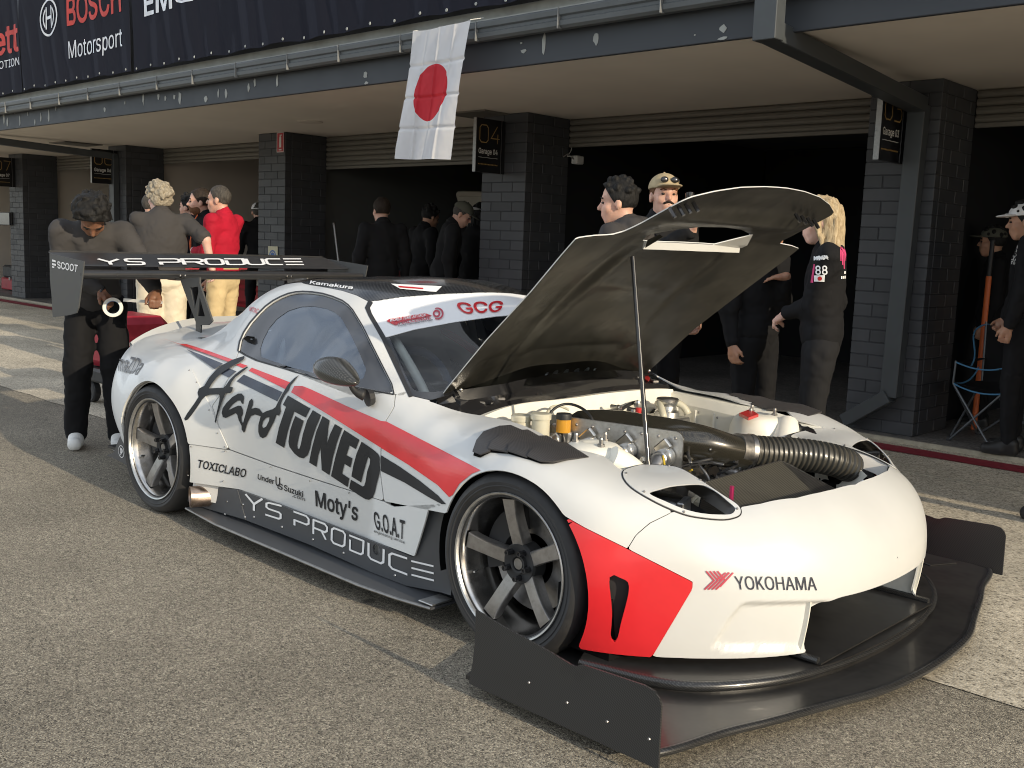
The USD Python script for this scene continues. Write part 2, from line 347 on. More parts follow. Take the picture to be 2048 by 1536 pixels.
obj('back_wall_drape', bx(-5.15, -1.3, 9.2, 9.24, .036, 2.749), K['wall_black'], PB)
obj('doorway_light', bx(-.62, 3.0, 10.6, 10.64, .036, 2.749), K['wall_blue'], PB)
# downlights in the soffit (recessed oval discs)
for (px) in ((620, 243),):
    c = onZ([px], 2.695)[0]
    obj('ceiling_light', lathe([(0.0, -.012), (.13, -.012), (.15, 0), (.15, .004)], 28, loc=(c[0], c[1], 2.692)), K['wall_beige'], PB)
for px in ((970, 229), (152, 287)):
    c = onZ([px], 2.695)[0]
    obj('ceiling_vent', bx(c[0]-.3, c[0]+.3, c[1]-.3, c[1]+.3, 2.680, 2.697, .006), K['shutter'], PB)
# flaking paint and sticker remains on the fascia
fl = []
for px, w, h in [((8, 236), 6, 26), ((15, 244), 5, 20), ((40, 240), 4, 22), ((70, 244), 4, 13), ((82, 234), 4, 16), ((98, 232), 6, 24), ((112, 217), 3, 10), ((210, 219), 7, 10), ((287, 198), 5, 24), ((317, 193), 6, 14), ((331, 196), 5, 12), ((349, 194), 6, 9),
                 ((360, 196), 9, 24), ((412, 199), 9, 15), ((437, 187), 5, 18), ((452, 187), 7, 20), ((498, 176), 6, 18), ((510, 165), 6, 22), ((555, 163), 6, 26), ((731, 151), 11, 14), ((733, 166), 9, 6), ((1043, 86), 4, 5), ((1047, 102), 11, 9),
                 ((1088, 86), 9, 46), ((1192, 77), 12, 30), ((1446, 57), 17, 17), ((1446, 77), 17, 8), ((30, 222), 3, 12), ((56, 228), 3, 8), ((250, 206), 3, 6), ((1390, 70), 3, 4), ((668, 180), 4, 6)]:
    c = onY([px], 2.29)[0]; s = np.linalg.norm(c-CAM_POS)/CAM_F; k = 9
    th = np.linspace(0, 2*np.pi, k, endpoint=False); rr = rng.uniform(.55, 1.05, k)
    P = Polygon(np.c_[c[0] + np.cos(th)*rr*w*s*.75, np.clip(c[2] + np.sin(th)*rr*h*s*.5, 2.676, 2.926)])
    if P.area < 1e-6: continue
    fl.append(frame(prism(P.buffer(0), .003), (0, 2.2895, 0), (1, 0, 0), (0, 0, 1)))
obj('peeled_paint', cat_(fl), K['flash'], PB, kind='stuff')

# brick pillars, each brick a part
def pillar(x0, x1, label, side=True, y0=4.4, y1=5.045, z0=.037, z1=2.693):
    t = thing('brick_pillar', label, 'pillar', group='painted brick pillars between the garages')
    obj('mortar_core', bx(x0+.006, x1-.006, y0+.006, y1, z0, z1), K['mortar'], t)
    H = .0985; nr = int(round((z1-z0)/H)); H = (z1-z0)/nr; L = .30; g = .0045; mats = [K['block'], K['block2'], K['block3']]
    for r in range(nr):
        za, zb = z0+r*H+g, z0+(r+1)*H-g*.2
        for face in ((0, 1) if side else (0,)):
            lo, hi = (x0, x1) if face == 0 else (y0+.1, y1)
            if face == 1: lo = y0 + .096
            p = lo; e = [lo]; first = L if r % 2 == 0 else L/2
            while p + first < hi - .06: p += first; e.append(p); first = L
            e.append(hi)
            for a, b in zip(e[:-1], e[1:]):
                j = rng.uniform(-.0015, .0015)
                if face == 0: m = bx(a+(g if a > lo else 0), b-(g if b < hi else 0), y0+j, y0+.09, za, zb, .0035)
                else: m = bx(x1-.09, x1+j, a+g, b-(g if b < hi else 0), za, zb, .0035)
                obj('brick', m, mats[int(rng.integers(3))], t)
    return t
pillar(*PX[1], 'leftmost charcoal painted brick pillar, beside the sign for garage 07')
pillar(*PX[2], 'charcoal painted brick pillar behind the sign for garage 06')
pillar(*PX[3], 'charcoal painted brick pillar carrying the small red fire extinguisher sign')
pillar(*PX[4], 'charcoal painted brick pillar behind the sign for garage 04')
pillar(*PX[5], 'right charcoal painted brick pillar with the downpipe and folding chair beside it')

# rolled up shutters
for (a, b), (c, d), zb, lb in [(PX[1], PX[2], 2.47, 'rolled up shutter at the top of the garage 07 opening'), (PX[2], PX[3], 2.49, 'rolled up shutter above the man in the red shirt'), (PX[3], PX[4], 2.305, 'low hanging rolled shutter behind the flag'),
                               (PX[4], PX[5], 2.44, 'rolled up shutter above the raised bonnet'), (PX[5], PX[6], 2.44, 'rolled up shutter over the garage at the right edge')]:
    t = thing('roller_shutter', lb, 'shutter', group='rolled up garage shutters')
    n = max(3, int(round((2.69-zb)/.062))); h = (2.69-zb)/n
    for k in range(n):
        z = zb+k*h; pr = Polygon([(5.05, z+.004), (5.036, z+h*.25), (5.03, z+h*.5), (5.036, z+h*.8), (5.05, z+h), (5.07, z+h), (5.07, z+.004)])
        obj('slat', frame(prism(pr, c-b-.02), (b+.01, 0, 0), (0, 1, 0), (0, 0, 1), (1, 0, 0)), K['shutter'], t)
    obj('bottom_rail', bx(b+.01, c-.01, 5.03, 5.075, zb-.035, zb, .004), K['shutter'], t)

# garage number signs (blades at right angles to the front)
def strokes(segs, w): return unary_union([LineString(s).buffer(w/2, cap_style=2, join_style=2) for s in segs])
DIG = {'0': [[(.15, 0), (.55, 0), (.7, .15), (.7, .85), (.55, 1), (.15, 1), (0, .85), (0, .15), (.15, 0)]], '4': [[(.5, 1), (0, .28), (.72, .28)], [(.55, .55), (.55, 0)]],
       '6': [[(.68, 1), (.15, 1), (0, .85), (0, .15), (.15, 0), (.55, 0), (.7, .15), (.7, .42), (.55, .55), (.02, .55)]], '7': [[(0, 1), (.7, 1), (.28, 0)]], '3': [[(0, 1), (.55, 1), (.7, .85), (.7, .65), (.58, .53), (.2, .53)], [(.58, .53), (.7, .4), (.7, .15), (.55, 0), (0, 0)]]}
def flat_on(v2, f, o, ex, ey, t=.0015):
    """flat print: 2D triangles laid on a plane"""
    v = np.asarray(o) + v2[:, :1]*np.asarray(ex) + v2[:, 1:2]*np.asarray(ey) + np.cross(ex, ey)*t
    return tm(v, f)
for num, x, lb in (('04', -5.36, 'black garage sign reading 04, right of the flag'), ('06', -13.98, 'black garage sign reading 06'), ('03', -1.165, 'black garage sign reading 03 under the downpipe'), ('07', -18.1, 'black garage sign reading 07, cut by the left edge')):
    t = thing('garage_sign', lb, 'sign', group='garage number signs')
    y0, y1, z0, z1 = 3.985, 4.395, 2.085, 2.615
    obj('panel', bx(x-.02, x+.02, y0, y1, z0, z1, .003), K['sign_black'], t)
    obj('rim', cat_(bx(x-.021, x+.022, y0-.006, y0-.0005, z0, z1), bx(x+.0205, x+.0225, y1-.06, y1-.055, z0, z1)), K['steel'], t)
    nm = unary_union([shapely.affinity.translate(strokes(DIG[c], .055), i*.95, 0) for i, c in enumerate(num)])
    v, f = flat2d(nm); obj('number', flat_on(v*.17, f, (x+.02, y0+.045, z1-.235), (0, 1, 0), (0, 0, 1)), K['gold'], t)
    v, f, w = text2d('Garage '+num, True); v = v*(.27/w); obj('name', flat_on(v*[1, 1.25], f, (x+.02, y0+.035, z1-.345), (0, 1, 0), (0, 0, 1)), K['sign_white'], t)
    v, f = flat2d(unary_union([sbox(0, 0, .27, .004)])); obj('rule', flat_on(v, f, (x+.02, y0+.035, z1-.385), (0, 1, 0), (0, 0, 1)), K['sign_white'], t)
    v, f, w = text2d('COMPETITION READY', True) if False else (*flat2d(unary_union([sbox(i*.02, 0, i*.02+.014, .011) for i in range(14)])), .28)
    obj('small_print', flat_on(v, f, (x+.02, y0+.032, z1-.455), (0, 1, 0), (0, 0, 1)), K['gold'], t)

# downpipes: boxed duct from the gutter slanting back to the pillar, then down
def duct(pts, w, h, up=(0, 0, 1)):
    P = np.asarray(pts, float); out = []
    for a, b in zip(P[:-1], P[1:]):
        d = b-a; L = np.linalg.norm(d); ez = d/L; ex = np.cross(up, ez) if abs(ez@np.array(up)) < .98 else np.array([1., 0, 0]); ex /= np.linalg.norm(ex); ey = np.cross(ez, ex)
        out.append(frame(bx(-w/2, w/2, -h/2, h/2, 0, L, .004), a, ex, ey, ez))
    return cat_(out)
t = thing('downpipe', 'boxed grey downpipe slanting from the gutter back to the right pillar', 'downpipe')
obj('outlet_box', cat_(bx(-1.075, -.925, 2.07, 2.17, 2.60, 2.90, .004)), K['duct'], t)
obj('slanted_pipe', duct([(-1.0, 2.12, 2.655), (-1.03, 4.34, 2.50)], .13, .11), K['duct'], t)
obj('vertical_pipe', duct([(-1.03, 4.34, 2.50), (-1.06, 4.34, .33)], .13, .10), K['duct'], t)
obj('shoe', duct([(-1.06, 4.335, .34), (-1.40, 4.33, .10)], .10, .13, up=(0, 1, 0)), K['duct'], t)
t = thing('downpipe', 'dark thin downpipe crossing the soffit towards the garage 06 sign', 'downpipe')
obj('slanted_pipe', duct([(-14.1, 2.2, 2.62), (-13.98, 4.34, 2.52)], .12, .10), K['duct'], t)
obj('vertical_pipe', duct([(-13.96, 4.345, 2.56), (-13.96, 4.345, .1)], .13, .09), K['duct'], t)
# small signs on the pillar
K['sign_red'] = plain('sign_red', (.42, .02, .03), .4); K['sign_blue'] = plain('sign_blue', (.03, .10, .32), .5); K['cream'] = plain('sign_cream', (.50, .47, .33), .6)
t = thing('extinguisher_sign', 'small red sign with a white fire extinguisher symbol on a pillar', 'sign')
obj('plate', bx(-9.465, -9.31, 4.389, 4.396, 2.44, 2.69, .002), K['sign_red'], t)
v, f = flat2d(unary_union([sbox(-.022, -.07, .022, .05), Point(0, .05).buffer(.022), sbox(-.012, .06, .012, .085), sbox(-.012, .08, .04, .09), sbox(-.03, -.105, .03, -.09)])); obj('symbol', flat_on(v, f, (-9.388, 4.389, 2.57), (1, 0, 0), (0, 0, 1)), K['sign_white'], t)
v, f = flat2d(sbox(0, 0, .155, .25).difference(sbox(.008, .008, .147, .242))); obj('border', flat_on(v, f, (-9.465, 4.389, 2.44), (1, 0, 0), (0, 0, 1)), K['sign_white'], t)
t = thing('notice', 'small cream notice with a blue round emblem low on the pillar', 'sign')
obj('plate', bx(-9.655, -9.43, 4.389, 4.396, .98, 1.235, .002), K['cream'], t)
v, f = flat2d(Point(0, 0).buffer(.08).union(sbox(-.08, -.1, .08, 0)).difference(Point(0, .0).buffer(.062).difference(Point(0, 0).buffer(.05)))); obj('emblem', flat_on(v, f, (-9.545, 4.389, 1.105), (1, 0, 0), (0, 0, 1)), K['sign_blue'], t)
t = thing('security_camera', 'small white floodlight box wired to the pillar of garage 04', 'lamp')
c = onX([(1152, 320)], -5.0)[0]
obj('housing', bx(-5.01, -4.93, c[1]-.07, c[1]+.05, c[2]-.045, c[2]+.04, .01), K['sign_white'], t)
obj('bracket', tube([(-5.04, c[1]-.16, c[2]+.02), (-5.0, c[1]-.14, c[2]+.05), (-4.97, c[1]-.06, c[2]+.0)], .008), K['steel'], t)
obj('cable', tube(smoothline([(-5.03, c[1]-.08, 2.44), (-5.02, c[1]-.06, c[2]+.1), (-5.0, c[1]-.14, c[2]+.03), (-4.97, c[1]-.05, c[2]+.04)], 20), .004, 6), K['sign_white'], t)

# banners on the upper front
def bdisp(x, z):
    q = np.stack([np.asarray(x)*1.3, np.asarray(z)*.55, np.asarray(x)*0], -1)
    return 2.165 - .05*meshkit.fbm(q, 4, 3) - .02*np.abs(np.sin(np.asarray(x)*9 + 2*np.asarray(z)))*meshkit.noise(q*2, 9) - .03*np.clip((np.asarray(z)-3.1), 0, 1)
def banner(x0, x1, label, z0=3.075, z1=4.4, sag=.03):
    t = thing('banner', label, 'banner', group='dark cloth sponsor banners above the gutter')
    nx, nz = max(6, int((x1-x0)/.035)), 40; X_, Z_ = np.meshgrid(np.linspace(x0, x1, nx), np.linspace(0, 1, nz), indexing='ij')
    bot = z0 + sag*np.abs(np.sin((X_-x0)*np.pi/.62))*.6 + .02*(meshkit.noise(np.stack([X_*2, X_*0, X_*0], -1), 4))
    Zz = bot + Z_*(z1-bot); V = np.stack([X_, bdisp(X_, Zz), Zz], -1).reshape(-1, 3)
    F = [q for i in range(nx-1) for j in range(nz-1) for q in ((i*nz+j, (i+1)*nz+j, (i+1)*nz+j+1), (i*nz+j, (i+1)*nz+j+1, i*nz+j+1))]
    obj('cloth', solidify(tm(V, F), .003), K['cloth_dark'], t, smooth=60)
    k = 0; x = x0 + .05
    while x < x1-.03:
        z = float(np.interp(x, X_[:, 0], bot[:, 0])) + .025
        obj('eyelet', lathe([(0, .004), (.011, .004), (.014, 0)], 8, 'y', (x, float(bdisp(x, z))-.002, z)), K['flash'], t); x += .31
    return t
def on_banner(t, name, v2, f, quad, m, edge=.05):
    """lettering laid on the banner's folds: quad = photo pixels of its bottom left, bottom right, top left"""
    o, r, u = onY(quad, 2.14); v, f = subdiv(v2, f, edge*v2[:, 0].max()/max(np.linalg.norm(r-o), .1))
    P = o + v[:, :1]/v2[:, 0].max()*(r-o) + v[:, 1:2]*(u-o); P[:, 1] = bdisp(P[:, 0], P[:, 2]) - .004
    obj(name, tm(P, f), m, t)
K['b_white'] = plain('banner_white', (.72, .74, .78), .7); K['b_red'] = plain('banner_red', (.52, .05, .04), .7)
x1 = onY([(47, 165)], 2.15)[0][0]; x2 = onY([(266, 140)], 2.15)[0][0]; x3 = onY([(272, 138)], 2.15)[0][0]
tA = banner(-20, x1-.02, 'leftmost dark banner ending in red letters above a white word')
tB = banner(x1+.02, x2, 'dark banner with a white circle emblem and red capitals')
tC = banner(x3, 3.0, 'long dark wrinkled banner above the flag with white letters near its left end')
v, f, w = text2d('ett', True); on_banner(tA, 'lettering', v, f, [(-8, 112), (41, 100), (-8, 58)], K['b_red'])
v, f, w = text2d('MOTION'); on_banner(tA, 'lettering', v, f, [(-9, 141), (41, 130), (-9, 126)], K['b_white'])
v, f, w = text2d('BOSCH', True); on_banner(tB, 'lettering', v, f, [(140, 52), (247, 22), (140, -2)], K['b_red'])
v, f, w = text2d('Motorsport'); on_banner(tB, 'lettering', v, f, [(141, 118), (247, 92), (141, 84)], K['b_white'])
ring = Point(.5, .5).buffer(.5).difference(Point(.5, .5).buffer(.44)).union(Point(.5, .5).buffer(.33).difference(Point(.5, .5).buffer(.28)).difference(sbox(.3, .1, .7, .9))).union(unary_union([sbox(.32, .2, .37, .8), sbox(.63, .2, .68, .8), sbox(.32, .46, .68, .54)]))
v, f = flat2d(ring); on_banner(tB, 'emblem', v, f, [(85, 78), (119, 68), (85, 4)], K['b_white'])
v, f, w = text2d('EM', True); on_banner(tC, 'lettering', v, f, [(293, 33), (352, 17), (293, -14)], K['b_white'])
v, f = flat2d(LineString([(0, 1), (0, .45), (.12, .12), (.4, 0), (1, 0)]).buffer(.07)); on_banner(tC, 'emblem', v, f, [(357, 8), (392, 0), (357, -25)], K['b_white'])

# flag
fl0, fl1 = -4.30, -3.44
K['flag'] = mat('flag_cloth', {'g': ('geometry', {}), 'n': ('noise_texture', {'scale': 60., 'detail': 3.}), 'b': ('bump', {'strength': .25, 'distance': .003}), 'p': ('principled_bsdf', {'base_color': (.82, .82, .84), 'roughness': .75}), 't': ('translucent_bsdf', {'color': (.8, .8, .8)}), 'm': ('mix_closure', {'fac': .35})},
                [('g.position', 'n.vector'), ('n.fac', 'b.height'), ('b.normal', 'p.normal'), ('p.BSDF', 'm.closure1'), ('t.BSDF', 'm.closure2')], surface='m.closure')
K['flag_red'] = mat('flag_disc', {'p': ('principled_bsdf', {'base_color': (.62, .02, .035), 'roughness': .75}), 't': ('translucent_bsdf', {'color': (.6, .02, .03)}), 'm': ('mix_closure', {'fac': .3})}, [('p.BSDF', 'm.closure1'), ('t.BSDF', 'm.closure2')], surface='m.closure')
t = thing('flag', 'white national flag with a red disc hanging from the gutter', 'flag')
c4 = onY([(827, 62), (950, 42), (793, 318), (908, 320)], 2.1)
nu, nv = 90, 130; U_, V_ = np.meshgrid(np.linspace(0, 1, nu), np.linspace(0, 1, nv), indexing='ij')
P = (1-V_)[..., None]*((1-U_)[..., None]*c4[0] + U_[..., None]*c4[1]) + V_[..., None]*((1-U_)[..., None]*c4[2] + U_[..., None]*c4[3])
def crease(a, c, w): return np.exp(-((a-c)/w)**2)
P[..., 1] += -.05*U_ + .022*np.sin(2.2*np.pi*U_-.5)*(.35+.65*V_) + .012*np.sin(9*U_+5*V_) - .012*(crease(U_, .25, .018)+crease(U_, .5, .015)+crease(U_, .75, .018))*(.5+.5*V_) + .012*(crease(V_, .27, .012)+crease(V_, .52, .01)+crease(V_, .76, .012)) + .006*(meshkit.fbm(np.stack([U_*9, V_*12, U_*0], -1), 3)-.5)
P[..., 2] += -.012*(4*U_*(1-U_))*(1-V_)**2
F = [q for i in range(nu-1) for j in range(nv-1) for q in ((i*nv+j, i*nv+j+1, (i+1)*nv+j+1), (i*nv+j, (i+1)*nv+j+1, (i+1)*nv+j))]
cl = tm(P.reshape(-1, 3), F); uv = np.stack([U_*.69, V_*1.0], -1).reshape(-1, 2); rr = np.linalg.norm(uv-[.335, .49], axis=1)
obj('cloth', clip(cl, rr-.217), K['flag'], t, smooth=True); obj('red_disc', clip(cl, .217-rr), K['flag_red'], t, smooth=True)
obj('cord', cat_(tube([c4[0]+[0, -.0, 0], (c4[0][0]-.01, 2.165, 3.01)], .003, 6), tube([c4[1]+[0, -.05, 0], (c4[1][0]+.02, 2.165, 3.02)], .003, 6)), K['sign_white'], t)
# ================================================================ RACE CAR
CAR = thing('race_car', 'white red and black widebody race car with its bonnet propped open', 'race car')
ZA, XF, XR, KC = .38, 0., -2.5, .7
SEC = {
 -3.15: [(.72, .25), (.79, .40), (.80, .50), (.772, .60), (.755, .69), (.70, .755), (.60, .80), (.35, .835), (0, .85)],
 -3.0: [(.82, .25), (.885, .42), (.89, .52), (.865, .62), (.82, .70), (.74, .76), (.62, .79), (.35, .815), (0, .825)],
 -2.75: [(.96, .42), (.955, .52), (.93, .60), (.885, .69), (.80, .76), (.68, .79), (.50, .81), (.25, .86), (0, .88)],
 -2.55: [(.965, .59), (.955, .64), (.93, .70), (.87, .755), (.78, .79), (.66, .82), (.56, .85), (.50, .885), (.25, .965), (0, .995)],
 -2.41: [(.967, .655), (.95, .70), (.89, .755), (.80, .79), (.70, .825), (.60, .88), (.52, .945), (.48, .965), (.25, 1.05), (0, 1.08)],
 -2.2: [(.967, .60), (.955, .66), (.925, .71), (.86, .765), (.78, .805), (.73, .84), (.66, .91), (.59, 1.0), (.51, 1.062), (.47, 1.075), (.25, 1.12), (0, 1.138)],
 -2.06: [(.95, .15), (.963, .36), (.957, .45), (.94, .55), (.912, .65), (.875, .73), (.82, .785), (.775, .825), (.715, .915), (.645, 1.01), (.53, 1.11), (.25, 1.155), (0, 1.17)],
 -1.85: [(.895, .12), (.90, .3), (.90, .45), (.895, .58), (.88, .68), (.855, .755), (.81, .805), (.785, .828), (.70, .945), (.585, 1.10), (.53, 1.143), (.25, 1.18), (0, 1.192)],
 -1.6: [(.875, .12), (.88, .3), (.88, .45), (.88, .58), (.865, .68), (.845, .75), (.805, .80), (.788, .82), (.69, .955), (.575, 1.117), (.52, 1.153), (.25, 1.19), (0, 1.203)],
 -1.35: [(.87, .12), (.875, .3), (.875, .45), (.877, .58), (.863, .68), (.845, .745), (.803, .795), (.787, .818), (.69, .955), (.598, 1.08), (.53, 1.122), (.25, 1.185), (0, 1.203)],
 -1.1: [(.87, .12), (.875, .3), (.875, .45), (.877, .58), (.865, .68), (.845, .74), (.803, .788), (.787, .812), (.685, .962), (.655, .986), (.615, .985), (.3, 1.10), (0, 1.15)],
 -.82: [(.87, .12), (.875, .3), (.875, .45), (.877, .58), (.868, .68), (.845, .735), (.80, .78), (.787, .815), (.745, .832), (.70, .832), (.4, .945), (0, 1.0)],
 -.65: [(.885, .12), (.89, .3), (.893, .5), (.885, .62), (.858, .70), (.80, .75), (.72, .775), (.4, .855), (0, .90)],
 -.5: [(.90, .15), (.91, .35), (.912, .5), (.898, .62), (.86, .69), (.79, .733), (.65, .738), (.3, .80), (0, .83)],
 -.3: [(.945, .3), (.957, .42), (.952, .52), (.93, .62), (.88, .69), (.79, .728), (.65, .733), (.3, .785), (0, .805)],
 -.15: [(.966, .598), (.955, .64), (.91, .695), (.82, .722), (.65, .714), (.3, .775), (0, .80)],
 0.: [(.967, .643), (.952, .675), (.91, .702), (.82, .707), (.65, .688), (.3, .755), (0, .785)],
 .15: [(.966, .608), (.95, .645), (.90, .682), (.81, .69), (.65, .676), (.3, .73), (0, .765)],
 .28: [(.966, .51), (.955, .56), (.925, .615), (.86, .655), (.75, .652), (.62, .645), (.3, .70), (0, .735)],
}
CP = [(x, -y, z) for x, l in SEC.items() for y, z in l]
CP += [(x, -y, z) for x, y, z in [
 (.345, .964, .40), (.355, .957, .3), (.345, .945, .17), (.37, .93, .53), (.38, .87, .598), (.38, .78, .630), (.35, .62, .637), (.455, .51, .622), (.605, .575, .566), (.424, .765, .625), (.255, .65, .648),
 (.638, .54, .572), (.70, .33, .598), (.735, 0, .600), (.5, .72, .594), (.52, .60, .600), (.45, .83, .555),
 (.5, .80, .53), (.615, .66, .53), (.72, .5, .535), (.79, .3, .535), (.82, 0, .53),
 (.42, .89, .47), (.5, .845, .45), (.62, .73, .45), (.735, .57, .45), (.83, .38, .45), (.872, .2, .45), (.885, 0, .45),
 (.42, .915, .37), (.48, .865, .36), (.60, .755, .36), (.72, .62, .36), (.82, .45, .36), (.885, .25, .36), (.905, 0, .36),
 (.83, .43, .29), (.885, .24, .29), (.905, 0, .29),
 (.345, .94, .2), (.50, .838, .2), (.64, .705, .2), (.775, .525, .2), (.845, .36, .2), (.875, 0, .2),
 (.336, .928, .13), (.503, .826, .13), (.636, .696, .13), (.765, .52, .13), (.835, .35, .13), (.86, 0, .13),
 (-3.25, .62, .5), (-3.26, .60, .62), (-3.27, .57, .71), (-3.25, .45, .80), (-3.22, .3, .845), (-3.22, 0, .868), (-3.36, .3, .45), (-3.38, 0, .45), (-3.38, 0, .62), (-3.38, .3, .62), (-3.36, 0, .79), (-3.35, .3, .775), (-3.30, .45, .35), (-3.33, 0, .25)]]
CP = np.array(CP); CP = np.vstack([CP, CP[CP[:, 1] < -1e-6]*[1, -1, 1]])
def _axis(P):
    A = np.c_[np.clip(P[:, 0], XR, XF), np.zeros(len(P)), np.full(len(P), ZA)]; d = P-A; r = np.linalg.norm(d, axis=1); return A, d/r[:, None], r
_A, _D, _r = _axis(CP)
_rbf = RBFInterpolator(_A+.6*_D, _r, kernel='cubic', smoothing=1.2e-4, degree=1)
def _ad(a, q):
    phi = q/.75; bf = np.clip((a-XF)/KC, 0, None); br = np.clip((XR-a)/KC, 0, None); b = bf+br; s = np.where(bf > 0, 1., -1.)
    d = np.stack([np.sin(b)*s, -np.cos(b)*np.cos(phi), np.cos(b)*np.sin(phi)], -1)
    A = np.stack([np.clip(a, XR, XF), a*0, a*0+ZA], -1); return A, d
ga = np.linspace(XR-KC*np.pi/2*.999, XF+KC*np.pi/2*.999, 150); gq = np.linspace(-.75*np.pi/2, .75*np.pi/2, 110)
_ga, _gq = np.meshgrid(ga, gq, indexing='ij'); _gA, _gD = _ad(_ga.ravel(), _gq.ravel())
_spl = RectBivariateSpline(ga, gq, _rbf(_gA+.6*_gD).reshape(_ga.shape))
def body(a, q):
    A, d = _ad(np.asarray(a, float), np.asarray(q, float)); return A + d*_spl.ev(a, q)[..., None]
def body_grid(a0, a1, q0, q1, h, hq=None):
    na, nq = int((a1-a0)/h)+2, int((q1-q0)/(hq or h))+2; a, q = np.meshgrid(np.linspace(a0, a1, na), np.linspace(q0, q1, nq), indexing='ij')
    V = body(a.ravel(), q.ravel()); i = np.arange(na*nq).reshape(na, nq)
    Q = np.stack([i[:-1, :-1], i[1:, :-1], i[1:, 1:], i[:-1, 1:]], -1).reshape(-1, 4)
    return tm(V, np.vstack([Q[:, [0, 1, 2]], Q[:, [0, 2, 3]]]))
A0, A1, Q1 = XR-KC*np.pi/2*.998, XF+KC*np.pi/2*.998, .75*np.pi/2
HALF = body_grid(A0, A1, -.42, Q1, .010)
FULL = tm(np.vstack([HALF.vertices, HALF.vertices*[1, -1, 1]]), np.vstack([HALF.faces, HALF.faces[:, ::-1]+len(HALF.vertices)]))
FULL_RAY = trimesh.ray.ray_pyembree.RayMeshIntersector(FULL) if hasattr(trimesh.ray, 'ray_pyembree') else FULL.ray
def hit(px, out=.0):
    """where the photograph's pixels meet the car's outer surface, lifted by out along the normal"""
    D = ray(px); D = D/np.linalg.norm(D, axis=1, keepdims=True); O = np.repeat(CAM_POS[None], len(D), 0)
    loc, ri, ti = FULL.ray.intersects_location(O, D, multiple_hits=False)
    P = np.full((len(D), 3), np.nan); N = np.zeros((len(D), 3)); P[ri] = loc; N[ri] = FULL.face_normals[ti]
    ok = ~np.isnan(P[:, 0])
    N = np.where((np.sum(N*D, 1) > 0)[:, None], -N, N); return P+N*out, ok
PXH = project(HALF.vertices)
def crop(m, px, poly, pad=12):
    """the faces whose pixels lie within the polygon's box (quicker), with their pixels"""
    x0, y0, x1, y1 = poly.bounds; inb = (px[:, 0] > x0-pad) & (px[:, 0] < x1+pad) & (px[:, 1] > y0-pad) & (px[:, 1] < y1+pad)
    F = np.asarray(m.faces); F = F[inb[F].all(1)]; u, inv = np.unique(F, return_inverse=True)
    return tm(np.asarray(m.vertices)[u], inv.reshape(-1, 3)), px[u]
def sp(pts, n=8, closed=True):
    """smooth closed outline through pixel points"""
    P = np.asarray(pts, float); P = np.vstack([P, P[:1]]) if closed else P
    t = np.r_[0, np.cumsum(np.sqrt(np.linalg.norm(np.diff(P, axis=0), axis=1)))]
    cs = CubicSpline(t, P, bc_type='periodic' if closed else 'natural'); return cs(np.linspace(0, t[-1], n*len(P)))
def panel(poly, holes=(), base=None, px=None, extra=None, t=.006, gap=0., out=0., fine=0):
    base = HALF if base is None else base; px = PXH if px is None else px
    m, p = crop(base, px, poly)
    for _ in range(fine):
        v_, f_ = trimesh.remesh.subdivide(m.vertices, m.faces); m, p = crop(tm(v_, f_), project(v_), poly)
    phi = sdf2(poly, p)-gap
    for h in holes:
        h, c = h if isinstance(h, tuple) else (h, None); d = -sdf2(h, p)
        phi = np.minimum(phi, d if c is None else np.where(c(np.asarray(m.vertices)), d, 99.))
    if extra is not None: phi = np.minimum(phi, extra(np.asarray(m.vertices))*800)
    m = clip(m, phi)
    if out: m = tm(m.vertices+vnormals(m)*out, m.faces)
    return solidify(m, t) if t else m
def both(name, m, material, smooth=40, label=None):
    obj(name, m, material, CAR, smooth=smooth, label=label); obj(name, mirror(m), material, CAR, smooth=smooth, label=label)

# --- outlines on the photograph
o_win = Polygon([(478, 700.7), (481, 684), (489, 665.5), (502, 646), (518, 628), (532, 614), (547, 603), (562, 595), (577, 589), (591, 586), (606, 585), (625, 586), (645, 589), (665, 595), (684, 603), (695, 611), (704, 621), (723, 652), (752, 710), (782, 769), (786, 787),
                 (703, 771), (630, 754), (571, 736), (513, 719), (490, 708)])
o_clear = Polygon([(519, 695), (524, 678), (536, 655), (552, 636), (575, 620), (600, 612), (626, 611), (650, 615), (668, 623), (682, 636), (700, 668), (716, 702), (731, 737), (724, 758), (640, 748), (580, 733), (520, 712)])
o_ws = Polygon([(731, 618), (735, 610), (744, 604), (760, 601), (802, 596), (883, 590), (960, 587), (1028, 586), (1200, 588), (1300, 640), (1268, 742), (1180, 752), (1100, 764), (1000, 777), (930, 781), (861, 800), (818, 790), (808, 760), (790, 725), (764, 676)])
o_roof = Polygon([(606, 567), (625, 571), (645, 574), (684, 581.5), (713, 591), (737, 603.5), (802, 594), (883, 588), (960, 585), (1100, 583), (1100, 500), (560, 500), (602, 564)])
hoodcut = [(861, 803), (905, 819), (964, 831), (1022, 843), (1081, 866), (1139, 897), (1208, 912), (1245, 934)]
hoodfront = [(1479, 1014), (1520, 1008), (1593, 996), (1640, 985), (1666, 979), (1700, 970)]
hl_in = [(1245, 945), (1261, 936), (1281.6, 931), (1311, 931), (1340, 933), (1363.6, 939), (1399, 960), (1428, 979), (1457, 998), (1479, 1015)]
o_hl = Polygon(sp(hl_in + [(1481, 1029), (1466, 1037), (1443, 1040), (1399, 1036), (1369.5, 1030), (1325.5, 1012.5), (1281.6, 989), (1252, 965.6)], 6)).buffer(0)
seam_fd = [(791, 788), (788, 815), (772, 841), (763, 882), (760, 941), (768, 1003)]        # fender / door
flare = [(338, 714), (362, 724), (384, 738), (396, 763), (422, 812), (437, 851), (459, 899)]   # bolted flare's edge
lowtop = [(373, 887), (459, 900), (544, 931), (623, 957), (768, 1003), (787, 1013), (903, 1006)]
